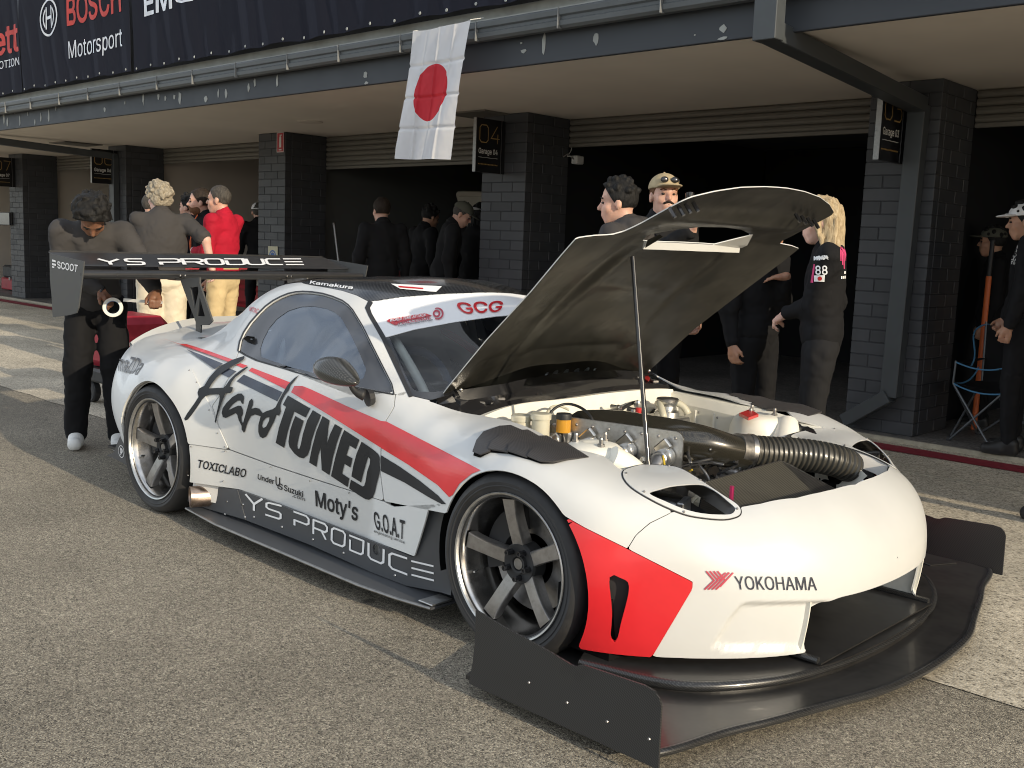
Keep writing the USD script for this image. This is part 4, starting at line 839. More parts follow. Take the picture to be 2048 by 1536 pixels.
for s in (-1, 1):
    f = (lambda m: m) if s < 0 else mirror
    obj('wing_endplate', f(frame(prism(Polygon(q), .006), (0, -.943, 0), (1, 0, 0), (0, 0, 1), (0, -1, 0))), K['endplate'], WG)
    # A-shaped stand with an open middle
    st_ = [(361.5, 558), (400.6, 552), (400.6, 568), (426, 642), (418, 650), (402.5, 650), (402.5, 663), (393, 660), (393, 644), (367, 574)]
    hl_ = [(401, 594), (411.5, 633), (396, 632)]; hl2 = [(382, 575), (398, 572.5), (398, 586), (391, 618)]
    P = onY(st_, -.36)[:, [0, 2]]; H = onY(hl_, -.36)[:, [0, 2]]; H2 = onY(hl2, -.36)[:, [0, 2]]
    P[:, 1] = np.where(np.arange(len(P)) < 2, np.minimum(P[:, 1], 1.128), P[:, 1]); P[[6, 7], 1] -= .06
    pl = Polygon(P).buffer(0).difference(Polygon(H).buffer(0)).difference(Polygon(H2).buffer(0))
    obj('wing_stand', f(frame(prism(pl, .010), (0, -.355, 0), (1, 0, 0), (0, 0, 1), (0, -1, 0))), K['steel'] if s > 0 else K['endplate'], WG)
    obj('stand_bracket', f(bx(-3.36, -3.24, -.385, -.33, 1.098, 1.12, .006)), K['wing'], WG)
    for dx in (-3.35, -3.25): obj('stand_bolt', f(lathe([(0, .005), (.006, .004), (.007, 0)], 8, 'x', (-3.212, -.36+(dx+3.3)*.3, 1.128))), K['chrome'], WG)
    for i in range(3): obj('wing_tape', f(bx(-3.66, -3.40, -.45-.33*i*0-.02 if i else -.62, -.41 if i else -.585, 1.0, 1.001)) if False else f(bx(-3.222, -3.2145, -.55-.2*i, -.545-.2*i, 1.124, 1.14)), K['wing'], WG)
# --- door mirror
for s in (-1, 1):
    f = (lambda m: m) if s < 0 else mirror
    sh_ = trimesh.creation.icosphere(4, 1.); v = sh_.vertices.copy(); v[:, 0] = np.where(v[:, 0] > 0, v[:, 0]*.165, v[:, 0]*.115); v[:, 1] *= .075; v[:, 2] *= .052*(1-.38*np.clip(sh_.vertices[:, 0], 0, 1)); v[:, 1] *= (1-.3*np.clip(sh_.vertices[:, 0], 0, 1))
    v[:, 0] = np.maximum(v[:, 0], -.098); v[:, 2] += -.012*np.clip(v[:, 0]/.15, 0, 1)
    m = tm(v, sh_.faces); m.apply_transform(trimesh.transformations.rotation_matrix(.10, (0, 1, 0))); m.apply_transform(trimesh.transformations.rotation_matrix(-.12, (0, 0, 1))); m.apply_translation((-.985, -.935, .862))
    K['carbon_mirror'] = K.get('carbon_mirror') or carbon('carbon_mirror', (.03, .03, .027), 340., .35, .5, 2.2)
    obj('mirror_shell', f(m), K['carbon_mirror'], CAR, smooth=40)
    obj('mirror_stalk', f(tube(smoothline([(-.90, -.925, .822), (-.885, -.915, .795), (-.865, -.885, .778)], 8), [.012, .011, .012, .013, .015, .018, .02, .024], 10)), K['black_matte'], CAR, smooth=True)
    obj('mirror_base', f(tube([(-.868, -.868, .765), (-.862, -.845, .768)], [.036, .030], 10)), K['black_matte'], CAR)
# --- window NACA duct
d = hit([(488, 677), (494, 672), (510, 674), (511, 684), (506, 687), (490, 681)], .002)[0]
obj('window_duct', tm(np.vstack([d, [d.mean(0)+[0, .012, 0]]]), [(i, (i+1) % 6, 6) for i in range(6)]), K['void'], CAR)
# --- bonnet: propped open about its rear edge
TH = math.radians(43.6); HX, HZ = -.711, .741
def openup(P, lift=0.):
    P = np.array(P, float); c, s = math.cos(TH), math.sin(TH); x, z = P[:, 0]-HX, P[:, 2]-HZ
    return np.stack([HX+c*x-s*z, P[:, 1], HZ+s*x+c*z], 1)
hb = [(-.735, .0), (-.735, .35), (-.728, .60), (-.715, .655), (-.60, .662), (-.3, .675), (0, .70), (.20, .728), (.30, .737), (.313, .66), (.318, .56), (.345, .53), (.42, .52), (.52, .515), (.578, .509), (.60, .49), (.635, .40), (.665, .28), (.682, .14), (.688, 0)]
o_bon = Polygon([(x, -y) for x, y in hb] + [(x, y) for x, y in hb[::-1][1:]])
va = [(.262, .305), (.30, .318), (.335, .30), (.372, .25), (.40, .14), (.408, 0)]
o_vent = Polygon([(x, -y) for x, y in va] + [(x, y) for x, y in va[::-1][1:]])
gx, gy = np.meshgrid(np.arange(-.75, .72, .012), np.arange(-.75, .7501, .012), indexing='ij')
BX = np.array(sorted(SEC)+[.40, .52, .62, .70]); BZ0 = [SEC[k][-1][1] for k in sorted(SEC)]+[.69, .66, .632, .61]
zc_ = PchipInterpolator(BX, BZ0)(gx)
zc_ = np.where(gx < -.45, .80-.06*np.clip((-.45-gx)/.28, 0, 1), np.minimum(zc_, .80))
ze_ = np.interp(gx, [-.75, -.6, -.3, 0., .3, .58, .72], [.741, .745, .742, .72, .700, .604, .57])
u_ = np.clip(np.abs(gy)/np.interp(gx, [-.75, 0, .3, .58, .7], [.66, .70, .735, .64, .62]), 0, 1.05)
gz = zc_+(ze_-zc_)*u_**2.2
# raised shoulders beside a central power bulge
gz += .012*np.exp(-((np.abs(gy)-.36)/.07)**2)*np.clip((gx+.55)/.3, 0, 1)*np.clip((.5-gx)/.2, 0, 1)
VV = np.stack([gx, gy, gz], -1).reshape(-1, 3); a_, b_ = gx.shape; i_ = np.arange(a_*b_).reshape(a_, b_); Q_ = np.stack([i_[:-1, :-1], i_[1:, :-1], i_[1:, 1:], i_[:-1, 1:]], -1).reshape(-1, 4)
bon = tm(VV, np.vstack([Q_[:, [0, 1, 2]], Q_[:, [0, 2, 3]]]))
bon = clip(bon, sdf2(o_bon, bon.vertices[:, :2])); bon = clip(bon, -sdf2(o_vent, bon.vertices[:, :2]))
for hx, hy, r_ in [(-.60, y, .017) for y in (-.02, .05, .12, .19)] + [(-.60, -.075, .011), (-.60, .245, .011)]:
    bon = clip(bon, np.hypot(bon.vertices[:, 0]-hx, bon.vertices[:, 1]-hy)-r_)
BN = numbered(CAR+'/bonnet'); UsdGeom.Xform.Define(stage, BN)
skin = solidify(bon, .004); obj('bonnet_skin', tm(openup(skin.vertices), skin.faces), white, BN, smooth=40)
# carbon underside: ribs, hollows and resin streaks
un = tm(bon.vertices-vnormals(bon)*.0055, bon.faces); P = np.array(un.vertices); ax = np.abs(P[:, 1])
rel = .010*np.exp(-((ax-.30-.10*np.clip(-P[:, 0], 0, .6))/.05)**2)*np.clip((P[:, 0]+.62)/.2, 0, 1)*np.clip((.22-P[:, 0])/.1, 0, 1) + .022*np.exp(-((P[:, 0]-.46)/.045)**2)*np.clip((.5-ax)/.1, 0, 1) - .012*np.exp(-((P[:, 0]+.50)/.035)**2)*np.clip((.55-ax)/.1, 0, 1)
rel += .006*(meshkit.fbm(np.stack([P[:, 0]*5, P[:, 1]*5, P[:, 0]*0], 1), 4, 5)-.5) + .012*np.exp(-((P[:, 0]+.12*P[:, 1]+.05)/.03)**2)*np.clip((.28-ax)/.1, 0, 1)*.6
edge = np.clip(sdf2(o_bon, P[:, :2])/.03, 0, 1)*np.clip(-sdf2(o_vent, P[:, :2])/.03, 0, 1)
P[:, 2] -= np.maximum(rel, -.001)*edge
K['bon_under'] = mat('bonnet_underside_carbon', {'g': ('geometry', {}), 'n': ('noise_texture', {'scale': 9., 'detail': 6., 'roughness': .65}), 'n2': ('noise_texture', {'scale': 3., 'detail': 3.}), 'w': ('noise_texture', {'scale': 420., 'detail': 2.}),
    'r': ('rgb_ramp', {'ramp': [(.25, (.006, .006, .005)), (.55, (.015, .0145, .012)), (.8, (.028, .027, .022))]}), 'mr': ('map_range', {'from_min': .3, 'from_max': .7, 'to_min': .18, 'to_max': .5}), 'b': ('bump', {'strength': .35, 'distance': .004}), 'a': ('math', {'math_type': 'multiply_add', 'value2': .2}),
    'p': ('principled_bsdf', {'coat_weight': .12, 'coat_roughness': .2, 'specular_ior_level': .35})}, [('g.position', 'n.vector'), ('g.position', 'n2.vector'), ('g.position', 'w.vector'), ('n.fac', 'r.fac'), ('r.color', 'p.base_color'), ('n2.fac', 'mr.value'), ('mr.result', 'p.roughness'), ('w.fac', 'a.value1'), ('n.fac', 'a.value3'), ('a.value', 'b.height'), ('b.normal', 'p.normal')])
un = solidify(tm(P, un.faces), -.001); obj('bonnet_liner', tm(openup(un.vertices), un.faces[:, ::-1]), K['bon_under'], BN, smooth=50)
# vent tray: white floor lip and side cheeks standing behind the opening
def bz(x, y): return float(np.interp(x, [.2, .3, .45], [.71, .695, .665]))
for poly in ([(.262, -.30, 0), (.262, .31, 0), (.262, .31, .016), (.262, -.30, .016)],):
    pass
tr = lambda pts: openup([(x, y, bz(x, y)+h) for x, y, h in pts])
a = tr([(.25, -.315, .002), (.25, .33, .002), (.272, .33, .022), (.272, -.315, .022)]); obj('vent_lip', solidify(tm(a, [(0, 1, 2), (0, 2, 3)]), .004), white, BN)
a = tr([(.272, .13, .022), (.268, .335, .014), (.30, .322, .004), (.378, .245, .002)]); obj('vent_cheek', solidify(tm(a, [(0, 1, 2), (0, 2, 3)]), .004), white, BN)
a = tr([(.262, -.32, .0), (.335, -.30, .0), (.33, -.30, .015), (.285, -.315, .02)]); obj('vent_cheek', solidify(tm(a, [(0, 1, 2), (0, 2, 3)]), .004), K['bon_under'], BN)
for px in [(1345, 425), (1362, 421), (1376, 416), (1391, 413), (1596, 436), (1608, 440), (1620, 444), (1632, 448)]:
    n_ = np.array([-math.sin(TH-.1), 0, math.cos(TH-.1)]); c = onplane([px], n_, n_@np.array([.30, 0, 1.52]))[0]
    obj('bonnet_clip', tube([c+n_*.02, c-n_*.02], .007, 6), K['black_gloss'], BN)
for y_ in (-.61, .61):   # hinge arms and bolts
    hp = [(-.69, y_, .715), (-.60, y_, .762)]
    obj('hinge_arm', bx(-.015, .015, -.012, .012, -.03, .09, .003).apply_transform(trimesh.transformations.rotation_matrix(.75, (0, 1, 0))).apply_translation((-.70, y_, .73)), K['black_gloss'], BN)
    for k_ in (.03, .10):
        c = openup([(HX+k_+.02, y_, HZ-.02)])[0]; obj('hinge_bolt', trimesh.creation.icosphere(2, .009).apply_translation(c), K['chrome'], BN)
# prop rod
n_ = np.array([-math.sin(math.radians(40)), 0, math.cos(math.radians(40))]); top = onplane([(1262, 508)], n_, n_@np.array([HX, 0, HZ]))[0]; bot = onY([(1305, 938)], -.50)[0]
obj('prop_rod', tube([top-n_*.012, bot+[0, 0, -.1]], .0085, 12), K['carbon'], BN, smooth=40)

# --- engine bay
EB = numbered(CAR+'/engine_bay'); UsdGeom.Xform.Define(stage, EB)
wi = K['white_in']
fy = np.array([-.66, -.597, -.50, -.33, -.149, .112, .32, .512, .66]); fz = np.array([.70, .715, .733, .746, .745, .752, .752, .745, .73])
def strip(a, b):
    a, b = np.asarray(a, float), np.asarray(b, float); n = len(a); return tm(np.vstack([a, b]), [q for i in range(n-1) for q in ((i, i+1, n+i+1), (i, n+i+1, n+i))])
ys = np.linspace(-.66, .66, 50); zt = CubicSpline(fy, fz)(ys)
fx = -.50+.02*np.sin(ys*5)
obj('firewall', cat_(strip(np.c_[fx, ys, zt], np.c_[fx+.02, ys, zt-.06]), strip(np.c_[fx+.02, ys, zt-.06], np.c_[fx+.045, ys, zt-.075]), strip(np.c_[fx+.045, ys, zt-.075], np.c_[fx+.06, ys, zt*0+.30]), strip(np.c_[fx-.06, ys, zt-.005], np.c_[fx, ys, zt])), wi, EB, smooth=30)
# cowl between the windscreen and the firewall
yl = np.linspace(-.68, .68, 60)
wsb = np.array([(-.66+.20*(1-(y/.68)**2)) for y in yl]); wz = np.array([.775+.06*(1-(y/.68)**2) for y in yl])
zt2 = CubicSpline(fy, fz)(np.clip(yl, -.66, .66))
wsb = np.minimum(wsb, -.535)
wob = .006*(meshkit.fbm(np.stack([yl*14, yl*0, yl*0], 1), 3)-.5)
obj('cowl', cat_(strip(np.c_[wsb-.03, yl, wz+.012], np.c_[wsb+.0, yl, wz-.025]), strip(np.c_[wsb, yl, wz-.025], np.c_[wsb*0-.545, yl, zt2+.016+wob]), strip(np.c_[wsb*0-.545, yl, zt2+.016+wob], np.c_[wsb*0-.525, yl, zt2-.012])), K['black_gloss'], EB, smooth=40)
for i in range(16):
    y = rng.uniform(-.6, .6); obj('cowl_clip', bx(-.015, .015, -.02, .02, 0, .012, .003).apply_transform(trimesh.transformations.rotation_matrix(rng.uniform(0, 3), (0, 0, 1))).apply_translation((-.57+rng.uniform(-.02, .02), y, float(np.interp(y, yl, zt2))+.022)), K['black_gloss'] if i % 3 else K['steel'], EB)
# inner wings
for s in (-1, 1):
    f = (lambda m: m) if s > 0 else mirror
    xs_ = np.linspace(-.50, .30, 40); yt = .655+.04*np.clip((xs_+.2)/.5, 0, 1); ztop = np.interp(xs_, [-.5, -.3, 0, .3], [.728, .722, .70, .655])
    obj('inner_wing', f(cat_(strip(np.c_[xs_, yt+.02, ztop-.006], np.c_[xs_, yt-.02, ztop-.012]), strip(np.c_[xs_, yt-.02, ztop-.012], np.c_[xs_, yt-.045, ztop-.05]), strip(np.c_[xs_, yt-.045, ztop-.05], np.c_[xs_, yt-.05, ztop*0+.30]))), wi, EB, smooth=35)
    # strut tower
    m = lathe([(0, .692), (.035, .692), (.045, .698), (.085, .690), (.105, .675), (.118, .64), (.135, .50), (.15, .35)], 32, 'z', (.02, .555, 0)); obj('strut_tower', f(m), wi, EB, smooth=50)
    m = tube(smoothline([(.13, .60, .66), (.17, .53, .60), (.19, .47, .50), (.19, .44, .36)], 16), np.linspace(.05, .085, 16), 14); obj('wing_bulge', f(m), wi, EB, smooth=50)
    for k in range(3):
        a = k*2.09+.5; c = (.02+.065*math.cos(a), .555+.065*math.sin(a)); obj('strut_stud', f(cat_(lathe([(0, .725), (.006, .725), (.0075, .718), (.0075, .702), (.013, .702), (.013, .690)], 8, 'z', (*c, 0)))), K['steel'], EB)
    for k in range(6): obj('wing_bolt', f(trimesh.creation.icosphere(1, .006).apply_translation((-.42+.1*k, .612, .66-.01*k))), K['steel'], EB)
    for k in range(3): obj('wing_rib', f(bx(-.44+.1*k, -.428+.1*k, .598, .606, .50, .66, .002)), wi, EB)
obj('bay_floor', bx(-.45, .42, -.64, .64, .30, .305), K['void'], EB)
# plenum with its elbow
pl_ = smoothline([(-.34, -.30, .672), (-.24, -.24, .69), (-.08, -.19, .69), (.08, -.15, .685), (.17, -.09, .672), (.235, -.005, .645), (.262, .07, .632)], 40)
rr_ = np.interp(np.linspace(0, 1, 40), [0, .08, .3, .6, .75, .9, 1], [.03, .075, .088, .085, .075, .062, .060])
m = tube(pl_, rr_, 28); v = np.array(m.vertices); v[:, 2] = .66+(v[:, 2]-.66)*np.where(v[:, 2] > .66, .80, 1.15)
K['plenum'] = carbon('plenum_carbon', (.022, .020, .015), 700., .24, .6, 2.2); obj('plenum', tm(v, m.faces), K['plenum'], EB, smooth=50)
a, b = np.array([-.36, -.385, .655]), np.array([.15, -.24, .648]); d = (b-a)/np.linalg.norm(b-a); L = np.linalg.norm(b-a); nz = np.cross(d, [0, 0, 1]); nz /= np.linalg.norm(nz); up = np.cross(nz, d)
pf = sbox(0, -.075, L, .045).buffer(.03).buffer(.0); obj('manifold_flange', frame(prism(pf, .012), a, d, up, nz), K['alu'], EB, smooth=30)
for k in range(9): obj('flange_bolt', trimesh.creation.icosphere(1, .006).apply_translation(a+d*(L*k/8)+up*.05+nz*.012), K['steel'], EB)
for k in range(4):
    c = a+d*(.05+k*(L-.08)/3)-up*.02+nz*.05
    obj('throttle_body', frame(lathe([(0, .045), (.026, .045), (.030, .04), (.032, .0), (.038, -.002), (.038, -.03), (.030, -.032), (.028, -.05)], 20), c, d, up, nz), K['alu'], EB, smooth=35)
    obj('throttle_bracket', frame(bx(-.03, .03, -.012, .03, -.02, .0, .004), c+up*.03, (d+up)/math.sqrt(2), (up-d)/math.sqrt(2), nz), K['chrome'], EB)
    obj('injector', tube([c+nz*.02+up*.01-d*.03, c+nz*.06-up*.055-d*.03], [.011, .008], 8), K['black_matte'], EB)
    obj('trunk', tube([c+nz*.04, c+nz*.10-up*.05, c+nz*.12-up*.14], .026, 14), K['steel'], EB, smooth=40)
    obj('cable_tie', tube([c+nz*.055+up*.02+d*.02, c+nz*.06-up*.015+d*.03], .0035, 6), K.setdefault('yellow', plain('yellow_tie', (.55, .40, .04), .5)), EB)
obj('fuel_rail', tube([a+d*.04-up*.065+nz*.085, b-d*.04-up*.065+nz*.085], .014, 12), K['black_matte'], EB, smooth=40)
obj('rail_end', lathe([(0, .02), (.011, .02), (.014, .016), (.017, .0), (.017, -.012)], 6, 'x', b-d*.03-up*.065+nz*.085), K['steel'], EB)
# corrugated intake hose
hs = smoothline([(.262, .07, .632), (.32, .16, .622), (.40, .28, .612), (.47, .38, .59), (.50, .45, .56)], 200); t = np.linspace(0, 1, 200); rr_ = .060+.004*np.sign(np.sin(t*2*np.pi*22))*np.minimum(1, np.abs(np.sin(t*2*np.pi*22))*2)
K['hose'] = plain('corrugated_hose', (.045, .042, .034), .38, coat=.2, var=.2, vscale=12.); obj('intake_hose', tube(hs, rr_, 28), K['hose'], EB, smooth=40)
obj('hose_clamp', tube(hs[0:9], .0665, 28), K['steel'], EB, smooth=40); obj('clamp_screw', bx(.25, .28, .0, .02, .565, .58, .004), K['alu'], EB)
obj('hose_cuff', tube(pl_[-4:], .0635, 24), K['steel'], EB, smooth=40)
# radiator ducting (carbon box) behind the nose
K['carbon_duct'] = carbon('duct_carbon', (.045, .042, .034), 520., .45, .1, 3.0)
A_, B_, C_ = onZ([(1408, 963)], .615)[0], onZ([(1560, 920)], .625)[0], onZ([(1664, 984)], .57)[0]
D_ = onZ([(1588, 1000)], .55)[0]; E_ = onZ([(1460, 1020)], .555)[0]
ext = lambda P, k=.18: P+np.array([.06, 0, -.20])
B2 = B_+[.25, .02, -.10]
obj('radiator_duct', solidify(tm([A_, B_, B_+[.23, -.06, -.12], A_+[.26, -.08, -.10]], [(0, 3, 2), (0, 2, 1)]), .004), K['carbon_duct'], EB)
obj('radiator_duct_side', solidify(tm([B_, B_+[.23, -.06, -.12], B_+[.36, .16, -.17], B_+[.02, .05, -.02]], [(0, 1, 2), (0, 2, 3)]), .004), K['carbon'], EB)
obj('duct_back', solidify(tm([A_, B_, B_+[-.05, .02, -.3], A_+[-.05, 0, -.3]], [(0, 1, 2), (0, 2, 3)]), .004), K['carbon_matte'], EB)
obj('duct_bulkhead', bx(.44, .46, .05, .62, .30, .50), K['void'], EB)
# far headlamp bracket: white plate with holes
bk = [(1632, 905), (1634, 900), (1660, 898), (1688, 912), (1702, 940), (1712, 950), (1722, 940), (1735, 952), (1705, 975), (1640, 986), (1630, 970)]
P = onY(bk, .43)[:, [0, 2]]; pp = Polygon(P).buffer(0)
for px, r_ in (((1671, 952), .034), ((1652, 973), .03), ((1652, 922), .006), ((1660, 922), .006), ((1640, 958), .005)): pp = pp.difference(Point(*onY([px], .43)[0][[0, 2]]).buffer(r_))
for s in (1,):
    f = (lambda m: m) if s > 0 else mirror
    obj('lamp_bracket', f(frame(prism(pp, .004), (0, .43, 0), (1, 0, 0), (0, 0, 1), (0, -1, 0))), wi, EB)
    c = onY([(1637, 897)], .43)[0]; obj('lamp_tab', f(frame(prism(Point(0, .02).buffer(.014).union(sbox(-.014, -.02, .014, .02)).difference(Point(0, .02).buffer(.006)), .005), c, (1, 0, 0), (0, 0, 1), (0, -1, 0))), wi, EB)
    a1, b1 = onY([(1675, 893), (1725, 950)], .47); obj('lamp_rail', f(tube([a1+[0, 0, -.03], b1+[0, 0, -.03]], .012, 4)), K['alu'], EB)
K['pink'] = plain('anodised_pink', (.42, .03, .12), .3, .6)
for px, y in (((1698, 930), .44), ((1463, 990), -.47)):
    c = onY([px], y)[0]; obj('adjuster', tube([c+[0, 0, -.02], c+[0, 0, .03]], .0075, 10), K['pink'], EB)
# reservoirs
K['plastic'] = plain('milky_plastic', (.66, .63, .50), .35, transmission_weight=.25); K['amber'] = plain('amber_fluid', (.72, .36, .04), .2, transmission_weight=.3)
for px, z, r_, h, mt, cap, cm, nm in (((1127, 851), .70, .028, .05, 'amber', .030, 'black_matte', 'oil_reservoir'), ((1081, 856), .69, .035, .07, 'plastic', .040, 'plastic', 'fluid_reservoir'), ((1042, 856), .68, .036, .06, 'plastic', .040, 'plastic', 'fluid_reservoir')):
    c = onZ([px], z)[0]; obj(nm, lathe([(0, -h/2), (r_, -h/2), (r_, h/2), (0, h/2)], 24, 'z', c), K[mt], EB, smooth=35)
    obj('reservoir_cap', lathe([(0, h/2+.022), (cap*.92, h/2+.022), (cap, h/2+.018), (cap, h/2), (0, h/2)], 24, 'z', c), K[cm], EB, smooth=35)
# tank with filler
c = onZ([(1333, 838)], .64)[0]; zt_ = onplane([(1333, 793)], (1, 1, 0), c[0]+c[1])[0][2]
obj('coolant_tank', bx(c[0]-.085, c[0]+.085, c[1]-.06, c[1]+.06, .56, .655, .006), K['alu'], EB)
obj('filler_neck', lathe([(.055, .655), (.053, .675), (.040, .685), (.038, .70), (.046, .712), (.046, .72)], 28, 'z', (c[0], c[1], 0)), K['alu'], EB, smooth=40)
obj('filler_cap', lathe([(.047, .72), (.049, .722), (.049, zt_-.006), (.046, zt_-.002), (0, zt_)], 28, 'z', (c[0], c[1], 0)), K['steel'], EB, smooth=35)
for s_, cc in ((-1, K['plastic']), (1, K['plastic'])): obj('filler_strap', tube(smoothline([(c[0]-.02, c[1]+.04*s_*1.1, .71), (c[0]+.02, c[1]+.075*s_, .70), (c[0]+.05, c[1]+.09*s_, .66)], 10), .016, 8), cc, EB, smooth=True)
# hoses, lines, fittings
def line_px(pts, zs, r, m, name, n=24):
    P = np.array([onZ([p], z)[0] for p, z in zip(pts, zs)]); obj(name, tube(smoothline(P, n), r, 8), m, EB, smooth=True)
line_px([(1094, 843), (1104, 822), (1132, 808), (1166, 818), (1186, 842), (1191, 862)], [.70, .74, .765, .755, .72, .68], .0055, K['black_matte'], 'vacuum_hose')
line_px([(1088, 843), (1096, 822), (1116, 812), (1138, 820)], [.70, .725, .735, .72], .005, K['plastic'], 'breather_hose')
line_px([(1122, 834), (1180, 826), (1236, 818)], [.70, .715, .72], .004, K['steel'], 'brake_line')
line_px([(1236, 838), (1248, 815), (1275, 803)], [.68, .70, .71], .008, K['black_matte'], 'fuel_hose')
for px, z, s_ in [((1158, 841), .70, 1), ((1150, 833), .70, .8), ((1236, 815), .71, .9), ((1275, 812), .70, 1.2), ((1278, 824), .69, 1.4), ((1265, 828), .68, 1.), ((1290, 832), .68, 1.), ((1120, 868), .66, 1.), ((1135, 872), .66, 1.3), ((1150, 868), .66, 1.), ((1165, 880), .65, 1.2), ((1180, 876), .65, 1.2), ((1145, 880), .64, 1.), ((1170, 866), .66, .9)]:
    c = onZ([px], z)[0]; obj('fitting', frame(lathe([(0, .02), (.008, .02), (.009, .012), (.013, .012), (.013, 0), (.010, -.01), (.011, -.03)], 8), c, *(np.linalg.qr(rng.normal(size=(3, 3)))[0][:2])).apply_scale(1.0) if False else lathe([(0, .02*s_), (.008*s_, .02*s_), (.009*s_, .012*s_), (.014*s_, .012*s_), (.014*s_, 0), (.010*s_, -.01*s_), (.011*s_, -.04*s_)], 8, 'z' if rng.random() < .5 else 'x', c), K['alu'] if rng.random() < .7 else K['steel'], EB, smooth=30)
K['green'] = plain('green_fitting', (.02, .16, .05), .4); obj('valve_knob', lathe([(0, .012), (.018, .010), (.02, 0), (.018, -.01)], 10, 'y', onZ([(1157, 842)], .705)[0]), K['green'], EB)
K['red_plain'] = plain('red_anodised', (.5, .03, .03), .35); c = onZ([(1277, 822)], .70)[0]; obj('red_fitting', lathe([(0, .014), (.012, .014), (.012, -.014)], 10, 'z', c), K['red_plain'], EB)
P = onZ([(1478, 826), (1500, 818), (1517, 828), (1497, 835)], .715); m = tm(np.vstack([P, P-[0, 0, .012]]), [(0, 1, 2), (0, 2, 3), (0, 4, 5), (0, 5, 1), (1, 5, 6), (1, 6, 2), (2, 6, 7), (2, 7, 3), (3, 7, 4), (3, 4, 0)]); obj('red_rag', m, K['red_plain'], EB)
P = onZ([(1290, 748), (1300, 757), (1297, 764), (1288, 758)], .77); obj('red_tag', solidify(tm(P, [(0, 1, 2), (0, 2, 3)]), .004), K['red_plain'], EB)
# black sheeting on the far inner wing
gx_, gy_ = np.meshgrid(np.linspace(0, 1, 24), np.linspace(0, 1, 24), indexing='ij'); c4 = [onZ([(1542, 892)], .60)[0], onZ([(1566, 828)], .70)[0], onZ([(1634, 852)], .68)[0], onZ([(1625, 900)], .58)[0]]
P = (1-gx_)[..., None]*((1-gy_)[..., None]*c4[0]+gy_[..., None]*c4[1])+gx_[..., None]*((1-gy_)[..., None]*c4[3]+gy_[..., None]*c4[2]); P[..., 2] += -.02+.05*(meshkit.fbm(np.stack([gx_*4, gy_*4, gx_*0], -1), 4, 2)-.5)
i_ = np.arange(576).reshape(24, 24); Q_ = np.stack([i_[:-1, :-1], i_[1:, :-1], i_[1:, 1:], i_[:-1, 1:]], -1).reshape(-1, 4); K['sheeting'] = plain('black_sheeting', (.012, .012, .012), .28, coat=.3); obj('duct_sheeting', solidify(tm(P.reshape(-1, 3), np.vstack([Q_[:, :3], Q_[:, [0, 2, 3]]])), .003), K['sheeting'], EB, smooth=True)
# clutter low in front of the engine: brackets, clips, cables
for i in range(26):
    px = (rng.uniform(1375, 1475), rng.uniform(925, 962)); c = onZ([px], rng.uniform(.50, .57))[0]; k = i % 4
    if k == 0: m = tube(smoothline(c+np.cumsum(rng.normal(0, .025, (4, 3)), 0), 12), .005, 6); mt = K['black_matte']
    elif k == 1: m = bx(-.02, .02, -.012, .012, -.01, .01, .003).apply_transform(trimesh.transformations.rotation_matrix(rng.uniform(0, 3), rng.normal(size=3))).apply_translation(c); mt = K['alu']
    elif k == 2: m = lathe([(0, .02), (.01, .02), (.014, .01), (.014, -.03)], 10, 'x', c); mt = K['steel']
    else: m = tube([c, c+rng.normal(0, .04, 3)], .004, 6); mt = K['yellow'] if i % 8 == 3 else K['alu']
    obj('bracket' if k == 1 else 'cable' if k in (0, 3) else 'connector', m, mt, EB)
for i in range(34):   # wiring and small hoses about the engine
    a0 = np.array([rng.uniform(-.42, .30), rng.uniform(-.45, .05), rng.uniform(.52, .63)]); d0 = rng.normal(0, .06, (4, 3)); d0[:, 2] *= .5
    P_ = a0+np.cumsum(d0, 0); P_[:, 2] = np.clip(P_[:, 2], .42, .655); obj('wire', tube(smoothline(P_, 14), rng.choice([.003, .004, .0065]), 6), [K['black_matte'], K['steel'], K['black_matte'], K['red_plain'] if i % 11 == 0 else K['plastic']][i % 4], EB, smooth=True)
for i in range(22):
    a0 = np.array([rng.uniform(-.45, .10), rng.uniform(-.58, -.33), rng.uniform(.58, .64)]); obj('fitting', lathe([(0, .016), (.009, .016), (.010, .008), (.014, .008), (.014, -.002), (.009, -.004), (.010, -.03)], 6, 'xyz'[i % 3], a0), K['alu'] if i % 3 else K['steel'], EB, smooth=30)
for y_ in (-.42, -.1, .2): obj('firewall_loom', tube(smoothline([(-.43, y_, .66), (-.42, y_+.1, .63), (-.43, y_+.22, .665)], 14), .007, 6), K['black_matte'], EB, smooth=True)
for i in range(14): obj('firewall_bolt', trimesh.creation.icosphere(1, .005).apply_translation((-.452+.002, rng.uniform(-.6, .6), rng.uniform(.58, .69))), K['steel'], EB)
obj('firewall_box', bx(-.455, -.41, -.05, .12, .585, .66, .008), wi, EB); obj('master_cylinder', tube([(-.44, -.40, .64), (-.33, -.40, .645)], .022, 12), K['steel'], EB, smooth=40)
obj('engine_block', cat_(bx(-.40, .18, -.22, .22, .30, .56, .03)), K['steel'], EB)
obj('alternator', lathe([(0, .06), (.05, .06), (.06, .05), (.06, -.06), (0, -.06)], 24, 'x', (.26, -.16, .48)), K['alu'], EB, smooth=35)
obj('fan_guard', bx(.22, .36, -.25, .12, .44, .50, .02), K['plastic'], EB)
